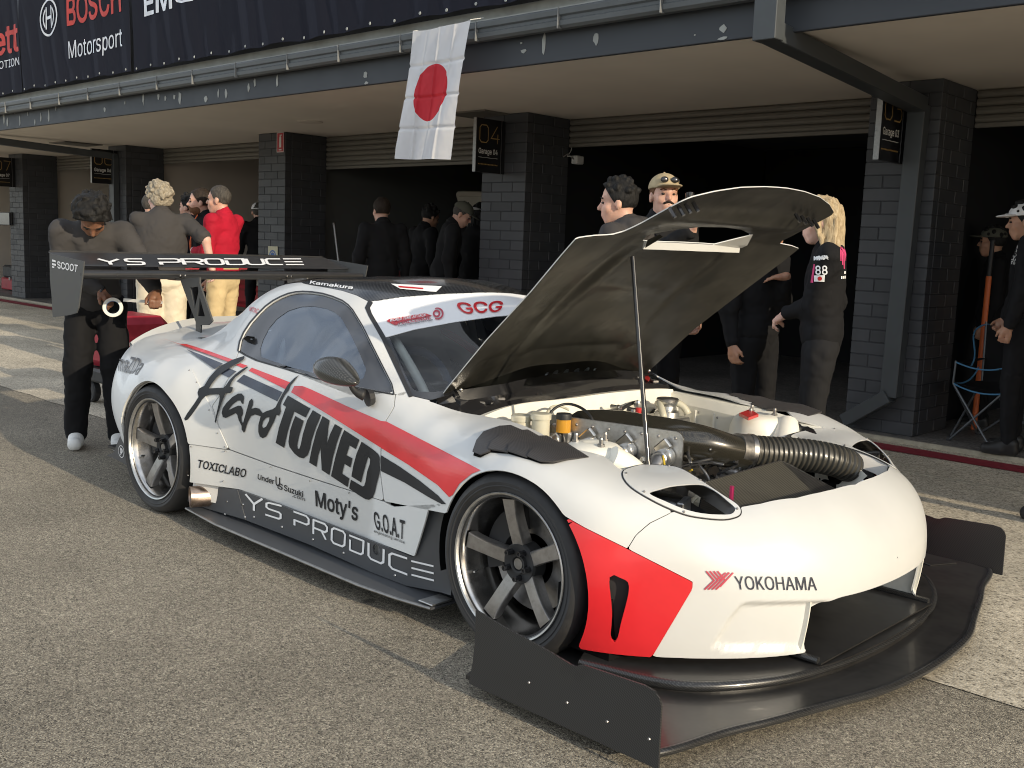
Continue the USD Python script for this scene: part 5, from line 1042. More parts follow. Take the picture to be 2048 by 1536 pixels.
# --- fender louvres
lo = [[(961, 917), (946, 912), (954, 888), (968, 870), (1000, 856), (1022, 853), (1047, 862), (1012, 872), (990, 888), (980, 908)],
      [(1016, 909), (977, 906), (984, 891), (1002, 876), (1030, 866), (1056, 862), (1082, 875), (1046, 884), (1024, 894), (1018, 904)],
      [(1055, 920), (1016, 909), (1019, 897), (1040, 885), (1068, 877), (1094, 874), (1122, 888), (1088, 896), (1066, 906), (1058, 916)],
      [(1082, 929), (1056, 920), (1063, 908), (1084, 896), (1112, 889), (1133, 889), (1178, 915), (1140, 921), (1108, 929)]]
K['louvre'] = carbon('louvre_carbon', (.030, .028, .028), 900., .5, .05, 3.2)
for L_ in lo:
    v, f_ = flat2d(Polygon(L_).buffer(0)); v, f_ = subdiv(v, f_, 5.); P, ok = hit(v[:, :2]); h_ = np.clip((v[:, 0]-np.min(v[:, 0]))/np.ptp(v[:, 0]), 0, 1); D = ray(v[:, :2])
    nrm = np.array([0, -.25, .97]); P = P+nrm*(.017-.014*h_)[:, None]; m = solidify(tm(P, f_ if np.cross(P[f_[0]][1]-P[f_[0]][0], P[f_[0]][2]-P[f_[0]][0])@nrm > 0 else f_[:, ::-1]), .006)
    for nm, q in (('fender_louvre', m), ('fender_louvre', mirror(m))): obj(nm, q, K['louvre'], CAR, smooth=30)
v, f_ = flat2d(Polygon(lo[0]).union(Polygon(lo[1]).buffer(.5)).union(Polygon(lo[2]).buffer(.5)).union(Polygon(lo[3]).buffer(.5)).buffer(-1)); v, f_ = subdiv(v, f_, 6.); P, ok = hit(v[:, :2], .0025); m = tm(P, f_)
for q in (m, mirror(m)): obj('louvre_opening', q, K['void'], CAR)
# --- cabin
CB = numbered(CAR+'/cabin'); UsdGeom.Xform.Define(stage, CB)
cage = K['cabin_white'] = plain('cage_paint', (.62, .61, .57), .4, coat=.2)
for s in (-1, 1):
    obj('cage_bar', tube(smoothline([(-.66, s*.62, .40), (-.80, s*.61, .74), (-1.10, s*.535, .95), (-1.36, s*.47, 1.085), (-1.75, s*.46, 1.12)], 30), .02, 12), cage, CB, smooth=True)
    obj('cage_bar', tube(smoothline([(-1.75, s*.46, 1.12), (-1.80, s*.58, .95), (-1.82, s*.66, .60), (-1.82, s*.68, .12)], 20), .02, 12), cage, CB, smooth=True)
    obj('cage_bar', tube([(-1.75, s*.46, 1.13), (-2.6, s*.42, .62)], .019, 12), cage, CB, smooth=True)
    obj('cage_bar', tube([(-1.80, s*.70, .30), (-.70, s*.68, .55)], .019, 12), cage, CB, smooth=True)
obj('cage_bar', tube([(-1.75, -.46, 1.12), (-1.75, .46, 1.12)], .02, 12), cage, CB, smooth=True); obj('cage_bar', tube([(-1.36, -.47, 1.085), (-1.36, .47, 1.085)], .02, 12), cage, CB, smooth=True)
obj('cage_bar', tube([(-1.76, -.48, 1.12), (-1.82, .66, .35)], .019, 12), cage, CB, smooth=True); obj('cage_bar', tube([(-.82, .60, .74), (-1.34, .1, 1.10)], .017, 12), cage, CB, smooth=True)
obj('door_panel', bx(-1.7, -.9, .70, .715, .35, .78, .01), K['cabin'], CB); obj('pillar_panel', bx(-1.30, -1.12, .60, .62, .80, .98, .01), K['cabin_dark'], CB)
K['seat'] = plain('seat_shell', (.020, .022, .03), .55)
def seat(y):
    prof = [(-1.20, .30), (-1.25, .34), (-1.55, .30), (-1.66, .45), (-1.78, .80), (-1.84, 1.02), (-1.80, 1.04), (-1.74, .98), (-1.66, .78), (-1.55, .46), (-1.5, .36), (-1.24, .40)]
    obj('seat', frame(prism(Polygon(prof).buffer(.01), .44), (0, y+.22, 0), (1, 0, 0), (0, 0, 1), (0, -1, 0)), K['seat'], CB, smooth=30)
    for s in (-1, 1): obj('seat_wing', frame(prism(Polygon([(-1.60, .62), (-1.84, .86), (-1.86, 1.03), (-1.62, 1.04), (-1.56, .96), (-1.60, .86)]).buffer(.02).buffer(-.01), .03), (0, y+s*.23, 0), (1, 0, 0), (0, 0, 1), (0, -1, 0)), K['seat'], CB)
seat(-.36)
obj('dashboard', frame(prism(Polygon([(-.60, .45), (-.60, .765), (-.70, .79), (-.92, .755), (-.98, .70), (-.93, .60), (-.85, .45)]), 1.24), (0, .62, 0), (1, 0, 0), (0, 0, 1), (0, -1, 0)), K['cabin_dark'], CB)
th = np.linspace(0, 2*np.pi, 48, endpoint=False); c = np.array([-1.13, -.36, .745]); u1 = np.array([0, 1, 0]); u2 = np.array([-.42, 0, .907])
K['suede'] = plain('suede_navy', (.06, .08, .13), .8, sheen_weight=.4)
obj('steering_wheel', tube(c+.165*(np.cos(th)[:, None]*u1+np.sin(th)[:, None]*u2), .019, 12, closed=True), K['suede'], CB, smooth=True)
for a in (0, 2.2, 4.08): obj('wheel_spoke', tube([c, c+.16*(math.cos(a)*u1+math.sin(a)*u2)], .012, 8), K['steel'], CB)
obj('steering_column', tube([c, c+[.28, 0, -.12]], .03, 12), K['cabin_dark'], CB)
obj('harness', cat_(tube(smoothline([(-1.70, .28, .92), (-1.35, .33, .75), (-1.0, .3, .5)], 12), .02, 4)), K['red_plain'], CB)
obj('rear_bulkhead', frame(prism(Polygon([(-.66, .1), (-.66, .7), (-.45, 1.05), (.45, 1.05), (.66, .7), (.66, .1)]), .01), (-2.05, 0, 0), (0, 1, 0), (0, 0, 1)), K['cabin'], CB)
obj('data_box', bx(-2.0, -1.86, -.70, -.55, .55, .80, .01), cage, CB)
obj('inner_mirror', bx(-1.24, -1.20, -.10, .12, 1.03, 1.08, .01), K['black_matte'], CB)
# --- rear: bumper fin with emblem, diffuser
for s in (-1, 1):
    f = (lambda m: m) if s < 0 else mirror
    q = onY([(228, 905), (238, 880), (247, 860), (252, 862), (256, 905), (254, 930), (235, 919), (214, 911)], -.90)[:, [0, 2]]; obj('diffuser_fin', f(frame(prism(Polygon(q).buffer(0), .006), (0, -.897, 0), (1, 0, 0), (0, 0, 1), (0, -1, 0))), K['skirt'], CAR)
obj('diffuser', bx(-3.25, -2.80, -.80, .80, .17, .185), K['carbon_matte'], CAR)
obj('rear_bumper_panel', bx(-3.30, -3.28, -.5, .5, .25, .45, .004), K['black_matte'], CAR)
c = onY([(243, 903)], -.904)[0]; r_ = .033
em = Point(0, 0).buffer(r_).difference(Point(0, 0).buffer(r_*.88)).union(LineString([(r_*.45*math.cos(t)*(1-t/9), r_*.55*math.sin(t)*(1-t/9)) for t in np.linspace(0, 6, 30)]).buffer(r_*.1)).union(LineString([(-.012, .018), (.005, .004), (-.006, -.018)]).buffer(.003))
v, f_ = flat2d(em); obj('fin_emblem', flat_on(v, f_, c, (1, 0, 0), (0, 0, 1)), K['white_vinyl'], CAR)

# --- livery and lettering, laid on the body
def lay(name, poly, m, out=.0022, edge=9., fn=None):
    v, f_ = flat2d(poly) if not isinstance(poly, tuple) else poly; v, f_ = subdiv(np.asarray(v)[:, :2], f_, edge); v = v[:, :2]
    if fn is None:
        P, ok = hit(v, out); f_ = f_[ok[f_].all(1)]; 
    else: P = fn(v)
    if len(f_):
        u, inv = np.unique(f_, return_inverse=True); obj(name, tm(P[u], inv.reshape(-1, 3)), m, CAR, smooth=False)
def Z(o, s, pts): return [(o[0]+x/s, o[1]+y/s) for x, y in pts]
z1 = lambda p: Z((360, 690), 8.533, p); z2 = lambda p: Z((540, 780), 8.533, p); z3 = lambda p: Z((620, 850), 9.6, p); zq = lambda p: Z((220, 540), 3.413, p); zs = lambda p: Z((700, 560), 3.413, p)
lay('red_stripe', Polygon([(325, 679), (340, 684), (360, 690)] + z1([(0, 0), (120, 5), (500, 120), (920, 262), (840, 297), (500, 180), (0, 10)])).buffer(0), K['red'], .0068)
lay('red_stripe', Polygon(z1([(1035, 315), (1160, 358), (1080, 398), (958, 345)])), K['red'])
lay('red_stripe', Polygon(z1([(1232, 390), (1885, 640), (1800, 755), (1178, 440)])), K['red'])
lay('red_stripe', Polygon(z2([(420, -65), (365, 40), (1000, 420), (1900, 985)]) + [(763, 896), (817, 929), (876, 970), (899, 994), (906, 990), (920, 967), (944, 948), (962, 940.5), (930, 924)] + [(905, 911), (846.5, 881), (773, 843)] + z2([(1900, 530), (1300, 270), (700, -10), (560, -65)])).buffer(0), K['red'])
lay('navy_stripe', Polygon(z1([(120, 92), (750, 330), (612, 425), (300, 215)])), K['navy'], .0068)
lay('navy_stripe', Polygon(z1([(835, 398), (968, 452), (840, 560), (705, 495)])), K['navy'])
lay('navy_stripe', Polygon(z1([(1095, 508), (1750, 805), (1665, 962), (975, 620)])), K['navy'])
lay('black_stripe', Polygon([(762.5, 910), (800, 933), (840, 961), (876, 990), (893, 1008), (884, 1008), (858, 994), (810, 965), (763, 942)]), K['black_vinyl'])
bv = K['black_vinyl']
Hs = [z1([(1115, 200), (1118, 230), (1100, 262), (1030, 310), (880, 395), (740, 480), (640, 570), (560, 670), (515, 745), (760, 735), (800, 700), (870, 600), (960, 510), (1080, 425), (1165, 380), (1180, 395), (1080, 470), (960, 560), (900, 640), (870, 715), (925, 728), (910, 790), (880, 822), (800, 826), (760, 900), (720, 1020), (660, 1210), (625, 1335), (612, 1300), (640, 1180), (690, 960), (700, 870), (680, 842), (540, 848), (450, 880), (400, 930), (300, 1080), (220, 1190), (150, 1275), (110, 1290), (90, 1260), (140, 1170), (270, 990), (335, 890), (318, 820), (340, 750), (430, 705), (520, 560), (620, 450), (750, 350), (900, 270), (1020, 230)]),
      z1([(1100, 880), (1090, 1000), (1065, 1005), (1040, 950), (990, 950), (900, 1020), (825, 1120), (900, 1080), (1000, 1035), (1050, 1040), (1080, 1110), (1080, 1180), (1055, 1230), (1060, 1300), (1085, 1330), (1110, 1240), (1150, 1100), (1190, 960), (1230, 915), (1255, 950), (1250, 1020), (1222, 1090), (1300, 1070), (1360, 1085), (1420, 1165), (1480, 1130), (1590, 1095), (1640, 1060), (1690, 960), (1760, 830), (1850, 680), (1960, 570), (2040, 515)]) + z2([(350, -60), (330, 0), (260, 90), (210, 180), (185, 260), (195, 370), (160, 440), (130, 425)]) + z1([(1650, 1200), (1610, 1310), (1540, 1450), (1480, 1560), (1420, 1590), (1370, 1560), (1345, 1480), (1345, 1370), (1385, 1215), (1290, 1185), (1220, 1210), (1170, 1300), (1140, 1390), (1120, 1470), (1098, 1495), (1060, 1440), (1060, 1380), (1010, 1280), (985, 1190), (960, 1160), (880, 1200), (790, 1245), (740, 1230), (720, 1160), (735, 1080), (800, 990), (900, 890), (1000, 830), (1060, 830)])]
dh = Polygon(z1([(1535, 1232), (1530, 1290), (1480, 1390), (1430, 1418), (1408, 1380), (1425, 1300), (1480, 1240)]))
lay('script_lettering', Polygon(Hs[0]).buffer(0), bv, .0069, 7.); lay('script_lettering', Polygon(Hs[1]).buffer(0).difference(dh), bv, .003, 7.)
T_ = [z2([(312, 95), (695, 315), (615, 470), (420, 368), (340, 600), (290, 790), (250, 988), (105, 900), (160, 640), (265, 330), (280, 290), (228, 250)]),
      z2([(440, 445), (582, 525), (500, 790), (470, 950), (485, 1005), (510, 1000), (530, 940), (570, 750), (640, 520), (738, 345), (878, 430), (790, 640), (720, 850), (690, 1000), (650, 1110), (580, 1165), (510, 1150), (420, 1080), (340, 970), (322, 880), (350, 690), (400, 540)]),
      z2([(905, 445), (1025, 520), (1000, 660), (975, 930), (1030, 760), (1115, 580), (1240, 655), (1160, 860), (1080, 1150), (1022, 1450), (890, 1365), (870, 980), (830, 1130), (800, 1310), (675, 1235), (720, 1000), (800, 700)]),
      z2([(1275, 682), (1535, 850), (1470, 1008), (1365, 945), (1315, 1110), (1415, 1165), (1380, 1320), (1278, 1258), (1238, 1425)]) + z3([(765, 1025), (730, 1190), (412, 980), (440, 850), (500, 590), (600, 250)])]
Dp = Polygon(z3([(1000, 318), (1150, 420), (1260, 500), (1330, 570), (1350, 640), (1350, 760), (1362, 850), (1340, 950), (1290, 1130), (1255, 1290), (1215, 1385), (1140, 1435), (1070, 1420), (930, 1335), (760, 1215), (795, 1048), (1020, 1180), (1050, 1165), (1075, 1090), (1110, 880), (1160, 740), (1165, 660), (1130, 605), (1115, 640), (1040, 900), (990, 1100), (805, 985), (840, 780), (900, 560)])).buffer(0)
for P_ in T_: lay('block_letter', Polygon(P_).buffer(0), bv, .0026, 7.)
lay('block_letter', Dp, bv, .0028, 7.)
def quad(v, w, h, q):
    """maps x in 0..w, y in 0..h to the photo quad tl, tr, bl, br"""
    tl, tr, bl, br = [np.array(p, float) for p in q]; u = (v[:, :1]/w); t = v[:, 1:2]/h
    return (1-t)*((1-u)*bl+u*br)+t*((1-u)*tl+u*tr)
def letter(name, s, q, m, bold=True, out=.003, fn=None, slant=0., edge=12.):
    v, f_, w = text2d(s, bold); v = v.copy(); v[:, 0] += slant*v[:, 1]; w = v[:, 0].max(); lay(name, (quad(v, w, 1., q), f_), m, out, edge, fn)
letter('lettering', 'TOXICLABO', [(396, 919), (494, 939), (395, 934), (492.5, 955)], bv, slant=.15)
letter('lettering', 'Under', [(517, 948), (549.5, 958), (516, 957.5), (549, 968.5)], bv)
letter('lettering', 'Suzuki', [(569, 969), (607, 983), (569, 980.5), (607, 994)], bv)
letter('lettering', 'U', [(552, 953), (561, 956), (552, 970), (561, 973.5)], bv); letter('lettering', 'S', [(558, 966), (567, 969), (555, 976), (566, 980.5)], bv)
letter('lettering', '.com', [(586, 986), (611, 995), (585, 993.5), (611, 1002)], bv, False)
letter('lettering', "Moty's", [(631, 981), (718, 1008), (632.5, 1011), (716, 1041)], bv)
letter('lettering', 'G.O.A.T', [(747, 1023), (811, 1042.5), (752, 1056.5), (809.5, 1078.5)], K['black_vinyl'])
letter('lettering', 'engineering service', [(749, 1058.5), (810.5, 1081.5), (749, 1064), (810.5, 1087.5)], bv, False)
letter('lettering', 'YOKOHAMA', [(1468, 1152), (1630.5, 1154), (1473, 1178.5), (1633, 1180)], K['navy'], False, edge=14.)
ylogo = unary_union([LineString([(0, 40-0+i*0), (0, 0)]).buffer(.01) for i in []])
st = []
for i in range(4):
    o = i*7.5; st.append(LineString([(1412+o, 1142), (1428+o*.99, 1160.5), (1409+o, 1178.5)]).buffer(1.6, cap_style=2, join_style=2))
for i in range(3):
    o = i*7.5; st.append(LineString([(1446+o*.0+i*7.2, 1145), (1440+i*7.2-8, 1153)]).buffer(1.5, cap_style=2)); st.append(LineString([(1459-i*7, 1144.5+i*.1), (1441-i*3.5+2, 1161-i*3)]).buffer(1.4, cap_style=2))
K['logo_red'] = plain('logo_red', (.45, .05, .08), .4)
lay('y_emblem', unary_union(st[:4]+[LineString([(1458+i*0, 1144.5), (1440+i, 1161)]).buffer(1.5, cap_style=2) for i in (0,)]+[LineString([(1466-i*7.5, 1145), (1436+3.5-i*3.2, 1173-i*6.5)]).buffer(1.5, cap_style=2) for i in range(3)]), K['logo_red'], .003)
letter('lettering', 'maZDa', [(238, 711), (296, 722), (239, 741.5), (277, 749.5)], K.setdefault('chrome_vinyl', plain('chrome_vinyl', (.035, .035, .037), .25, .3)), out=.007)
letter('lettering', 'GCG', [(908, 608), (1008, 604), (926, 629), (1000, 624.5)], K['red'], out=.0055, slant=0., edge=10.)
lay('event_band', Polygon([(773, 644), (779, 639.5), (850, 628), (864, 633), (800, 646), (790, 652)]), K['red'], .005)
letter('lettering', 'WORLD TIME ATTACK', [(780, 640.5), (852, 629), (779, 646), (852, 634.5)], K['white_vinyl'], out=.0065)
letter('lettering', 'CHALLENGE', [(787, 645), (861, 632), (789, 652.5), (862, 640.5)], K['logo_red'], out=.0065)
letter('lettering', 'SYDNEY MOTORSPORT PARK', [(796, 653), (866, 640.5), (796, 655.5), (866, 643)], K['navy'], out=.0065)
lay('event_emblem', Point(875, 629).buffer(12).difference(Point(874, 629).buffer(9.5)).difference(sbox(855, 610, 870, 650)).union(Point(873, 629).buffer(7.5).difference(Point(873, 629).buffer(4))), K['logo_red'], .0055, 6.)
letter('roof_lettering', 'Kamakura', [(622, 563), (708, 574), (620, 569), (705, 580)], K['white_vinyl'], out=.005)
lay('roof_sticker', Polygon([(782, 569), (884, 574), (872, 585.5), (800, 579)]), K['white_vinyl'], .004); lay('roof_sticker_stripe', Polygon([(796, 574), (846, 578), (846, 580.5), (799, 577)]), K['red'], .006)
letter('pillar_sticker', 'WTAC', [(501, 614), (519, 619), (499, 622), (515, 628)], K['logo_red'], out=.004)
# skirt lettering: a thin squared stroke alphabet
def arcs(pts, r=.18): return LineString(pts).buffer(r).buffer(-2*r).buffer(r).exterior if False else LineString(pts)
GL = {'Y': [[(0, 1), (.5, .45), (1, .95)], [(.5, .45), (.5, 0)]], 'S': [[(1, 1), (.2, 1), (.05, .9), (.05, .62), (.2, .52), (.85, .48), (.97, .38), (.97, .1), (.85, 0), (0, 0)]], 'P': [[(0, 1), (.82, 1), (1, .85), (1, .52), (.85, .40), (.06, .40), (.06, 0)]],
      'R': [[(.06, 0), (.06, 1), (.82, 1), (1, .85), (1, .60), (.85, .46), (.06, .46)], [(.62, .46), (.95, 0)]], 'O': [[(.2, 1), (.8, 1), (.95, .85), (.95, .15), (.8, 0), (.2, 0), (.05, .15), (.05, .85), (.2, 1)]], 'D': [[(0, 1), (.95, 1), (.95, .15), (.8, 0), (.06, 0), (.06, .72)]],
      'U': [[(.05, 1), (.05, .15), (.2, 0), (.8, 0), (.95, .15), (.95, 1)]], 'C': [[(1, 1), (.2, 1), (.05, .85), (.05, .15), (.2, 0), (1, 0)]], 'E': [[(0, 1), (1, 1)], [(0, .5), (1, .5)], [(0, 0), (1, 0)]]}
def glyph(c, w, asp=.95): return unary_union([LineString([(x*asp, y) for x, y in s]).buffer(w/2, cap_style=2, join_style=1) for s in GL[c]])
SK = [('Y', [(491, 988), (525, 996), (491.5, 1016), (524, 1027)]), ('S', [(531.5, 1004), (563, 1012), (530.5, 1029), (562, 1039)]), ('P', [(587, 1023), (617.5, 1034), (587, 1050), (617, 1062)]), ('R', [(625.3, 1039), (654.5, 1050), (624.7, 1067), (653, 1080)]), ('O', [(662.5, 1054), (692, 1065.5), (661.6, 1084), (690, 1095)]),
      ('D', [(698.5, 1070.5), (728.5, 1082.5), (698, 1099), (727, 1111)]), ('U', [(735.3, 1085), (769.2, 1099), (735.3, 1115), (768, 1129.5)]), ('C', [(777, 1104.5), (814.3, 1117), (777, 1134.5), (814.5, 1149)]), ('E', [(822.5, 1122), (867, 1132.5), (823, 1149.5), (868, 1161)])]
sk_fn = lambda v: onY(v, -.8945)
for c, q in SK:
    v, f_ = flat2d(glyph(c, .13, 1.)); lay('skirt_letter', (quad(v, 1., 1., q), f_), K['white_vinyl'], 0, 20., sk_fn)
# wing lettering on the flap, and end plate name
fl_a, fl_b = np.array([-3.375, 1.180]), np.array([-3.655, 1.2475]); dn = np.array([-(fl_b-fl_a)[1], (fl_b-fl_a)[0]]); dn /= np.linalg.norm(dn); dn *= np.sign(dn[1])
wn = np.array([dn[0], 0, dn[1]]); wd = wn@np.array([fl_a[0], 0, fl_a[1]])+.0035
wing_fn = lambda v: onplane(v, wn, wd)
for c, a, b in [('Y', 196, 236), ('S', 248, 284), ('P', 315, 357), ('R', 361, 403), ('O', 407, 444), ('D', 448, 487), ('U', 490, 525), ('C', 529, 560), ('E', 566, 602)]:
    v, f_ = flat2d(glyph(c, .19, 1.)); lay('wing_letter', (quad(v, 1., 1., [(a, 517.5), (b, 517.5), (a+6, 529), (b+6, 529)]), f_), K['white_vinyl'], 0, 20., wing_fn)
epf = lambda v: onY(v, -.9505)
letter('endplate_lettering', 'SCOOT', [(114, 522.5), (156, 530.5), (115, 536), (154.5, 544)], K['white_vinyl'], fn=epf)
lay('endplate_emblem', unary_union([Polygon([(104, 519), (111, 520.5), (112, 524.5), (104, 523)]), Polygon([(104, 526), (112, 528), (112, 532), (104, 530)]), Polygon([(104, 532), (109, 533.5), (108, 536), (104, 535)])]), K['white_vinyl'], 0, 20., epf)
K['yellow_v'] = plain('yellow_sticker', (.62, .50, .18), .5); wf2 = lambda v: onX(v, -3.2135)
for a, b, c in ((371, 399, 'red_plain'), (447, 478, 'yellow_v'), (479, 495, 'red_plain')): lay('wing_sticker', Polygon([(a, 536), (b, 536), (b-1, 539), (a, 539)]), K[c], 0, 20., lambda v: onplane(v, (0.05, 0, 1), 1.1655-.05*3.3+.0))
letter('seat_lettering', 'OMP', [(614, 662), (634, 664), (615, 670), (635, 673)], K['white_vinyl'], fn=lambda v: onY(v, -.612)); letter('seat_lettering', 'OMP', [(571, 682), (583, 676), (573, 692), (584.5, 687)], K['white_vinyl'], fn=lambda v: onY(v, -.612))
letter('caliper_lettering', 'ing', [(1001, 1088), (1003, 1106), (1007.5, 1088), (1009, 1106)], K['white_vinyl'], fn=lambda v: onY(v, -.862)) if False else None
# rivets along the side panel and flare
for px in [(384, 893), (452, 902), (543, 934), (622, 961), (700, 985), (378, 950), (448, 962), (380, 742), (395, 765), (420, 820), (437, 866), (452, 893)]:
    P, ok = hit([px], .006); obj('rivet', trimesh.creation.icosphere(1, .0035).apply_translation(P[0]), K['steel'], CAR)
# seams that show as fine dark lines: bumper to fender
# --- far side roundel on the door
c = np.array([-.72, .885, .56])
# ================================================================ PEOPLE
def surface_nets(D, o, h):
    """smooth surface of a sampled distance field"""
    s = D < 0; nx, ny, nz = D.shape
    c = [s[i:nx-1+i, j:ny-1+j, k:nz-1+k] for i in (0, 1) for j in (0, 1) for k in (0, 1)]; n_ = sum(x.astype(np.int8) for x in c); act = (n_ > 0) & (n_ < 8)
    I = np.argwhere(act); idx = -np.ones(act.shape, int); idx[act] = np.arange(len(I)); acc = np.zeros((len(I), 3)); cnt = np.zeros(len(I))
    C = [(i, j, k) for i in (0, 1) for j in (0, 1) for k in (0, 1)]; vals = [D[I[:, 0]+a, I[:, 1]+b, I[:, 2]+e] for a, b, e in C]
    for p in range(8):
        for q in range(p+1, 8):
            if sum(abs(C[p][t]-C[q][t]) for t in range(3)) != 1: continue
            m = (vals[p] < 0) != (vals[q] < 0); t = vals[p]/np.where(np.abs(vals[p]-vals[q]) < 1e-12, 1, vals[p]-vals[q])
            P = np.array(C[p])+t[:, None]*(np.array(C[q])-np.array(C[p])); acc[m] += P[m]; cnt[m] += 1
    V = o+h*(I+acc/np.maximum(cnt, 1)[:, None]); F = []
    for ax in range(3):
        a, b = (ax+1) % 3, (ax+2) % 3; sl = [slice(1, -1)]*3; sl[ax] = slice(0, -1); sl2 = list(sl); sl2[ax] = slice(1, None)
        s0, s1 = s[tuple(sl)], s[tuple(sl2)]
        for rev, m in ((False, s0 & ~s1), (True, ~s0 & s1)):
            E = np.argwhere(m)+np.array([0 if t == ax else 1 for t in range(3)])
            if not len(E): continue
            da, db = np.eye(3, dtype=int)[a], np.eye(3, dtype=int)[b]
            q = [idx[tuple((E-x).T)] for x in (da+db, db, np.zeros(3, int), da)]; q = np.stack(q, 1)
            if rev: q = q[:, ::-1]
            F.append(q)
    F = np.vstack(F); F = F[(F >= 0).all(1)]
    return tm(V, np.vstack([F[:, [0, 1, 2]], F[:, [0, 2, 3]]]))
def prim_d(P, pr):
    if pr[0] == 'c':
        _, a, b, ra, rb = pr[:5]; d = b-a; t = np.clip((P-a)@d/max(d@d, 1e-9), 0, 1); return np.linalg.norm(P-a-t[:, None]*d, axis=1)-(ra+(rb-ra)*t)
    _, c, R, r = pr[:4]; q = (P-c)@R/r; k = np.linalg.norm(q, axis=1); return (k-1)*np.min(r) if np.ptp(r) < 1e-6 else k*(k-1)/np.maximum(np.linalg.norm(q/r, axis=1), 1e-6)
def field(P, prims, k=.02):
    d = np.full(len(P), 9.)
    for pr in prims:
        e = prim_d(P, pr); kk = pr[5] if len(pr) > 5 and pr[0] == 'c' else (pr[4] if pr[0] == 'e' and len(pr) > 4 else k)
        h = np.clip(.5+.5*(d-e)/kk, 0, 1); d = d+(e-d)*h-kk*h*(1-h)
    return d
def sdf_mesh(prims, h=.010, k=.02, mod=None):
    lo = np.min([np.minimum(p[1], p[2])-max(p[3], p[4]) if p[0] == 'c' else p[1]-np.max(p[3]) for p in prims], axis=0)-.05; hi = np.max([np.maximum(p[1], p[2])+max(p[3], p[4]) if p[0] == 'c' else p[1]+np.max(p[3]) for p in prims], axis=0)+.05
    n = np.ceil((hi-lo)/(4*h)).astype(int); g = np.stack(np.meshgrid(*[np.arange(m) for m in n], indexing='ij'), -1).reshape(-1, 3)
    cc = lo+(g*4+2)*h; dc = field(cc, prims, k); D = np.repeat(np.repeat(np.repeat(dc.reshape(n), 4, 0), 4, 1), 4, 2)
    near = g[np.abs(dc) < 4*h*1.25+.012]; off = np.stack(np.meshgrid(*[np.arange(4)]*3, indexing='ij'), -1).reshape(-1, 3); ix = (near[:, None]*4+off).reshape(-1, 3)
    P = lo+(ix+.5)*h; d = field(P, prims, k); d = mod(P, d) if mod else d; D[tuple(ix.T)] = d
    if mod:
        far = np.abs(dc) >= 4*h*1.25+.012; fd = mod(cc[far], dc[far]); gi = g[far]
        for t in off: D[tuple((gi*4+t).T)] = fd
    return surface_nets(D, lo+.5*h, h)
I3 = np.eye(3)
def basis(f, u=(0, 0, 1)):
    f = np.asarray(f, float); f = f/np.linalg.norm(f); l = np.cross(u, f); l /= np.linalg.norm(l); return np.stack([f, l, np.cross(f, l)], 1)
SK = {n: mat('skin_'+n, {'p': ('principled_bsdf', {'base_color': c, 'roughness': .5, 'subsurface_weight': .12, 'subsurface_scale': .01})}) for n, c in (('fair', (.52, .30, .22)), ('tan', (.36, .19, .12)), ('brown', (.20, .095, .055)), ('pale', (.60, .37, .29)))}
def cloth(name, c, rough=.85, **kw): return plain(name, c, rough, spec=.2, var=.12, vscale=5., bump=.35, bscale=130., **kw)
CL = {'charcoal': cloth('cloth_charcoal', (.050, .047, .046)), 'black': cloth('cloth_black', (.012, .012, .013)), 'jet': cloth('cloth_jet', (.008, .008, .009)), 'navy': cloth('cloth_navy', (.014, .017, .026)), 'red': cloth('cloth_red', (.38, .010, .028)), 'cream': cloth('cloth_cream', (.62, .55, .42)), 'khaki': cloth('cloth_khaki', (.55, .43, .24)), 'hood': cloth('cloth_dark_grey', (.045, .042, .042)),
      'shoe': plain('shoe_white', (.70, .70, .68), .5, var=.08), 'shoe_dark': plain('shoe_dark', (.012, .012, .012), .5), 'tan': cloth('cloth_tan_cap', (.36, .29, .18)), 'olive': cloth('cloth_olive_cap', (.09, .09, .07)), 'white': cloth('cloth_white_cap', (.68, .68, .68)), 'pink': plain('cloth_pink', (.55, .05, .16), .8), 'orange': plain('cloth_orange', (.75, .16, .05), .7)}
def hairmat(name, c, c2):
    return mat('hair_'+name, {'g': ('geometry', {}), 'm': ('mapping', {'scale': (1., 1., .25)}), 'n': ('noise_texture', {'scale': 90., 'detail': 4., 'roughness': .7}), 'r': ('rgb_ramp', {'ramp': [(.3, c), (.7, c2)]}), 'b': ('bump', {'strength': .8, 'distance': .004}), 'p': ('principled_bsdf', {'roughness': .62, 'specular_ior_level': .16})},
               [('g.position', 'm.vector'), ('m.vector', 'n.vector'), ('n.fac', 'r.fac'), ('r.color', 'p.base_color'), ('n.fac', 'b.height'), ('b.normal', 'p.normal')])
HR = {'black': hairmat('black', (.006, .006, .006), (.02, .019, .018)), 'grey': hairmat('grey', (.13, .11, .085), (.42, .37, .28)), 'darkgrey': hairmat('dark_grey', (.03, .028, .025), (.09, .08, .07)), 'brown': hairmat('brown', (.012, .009, .007), (.04, .028, .02)), 'blonde': hairmat('blonde', (.20, .14, .075), (.52, .42, .27)), 'ginger': hairmat('ginger', (.09, .04, .02), (.16, .08, .04))}
K['eye'] = plain('eye_dark', (.015, .010, .008), .25); K['lip'] = plain('lip', (.26, .09, .08), .5)
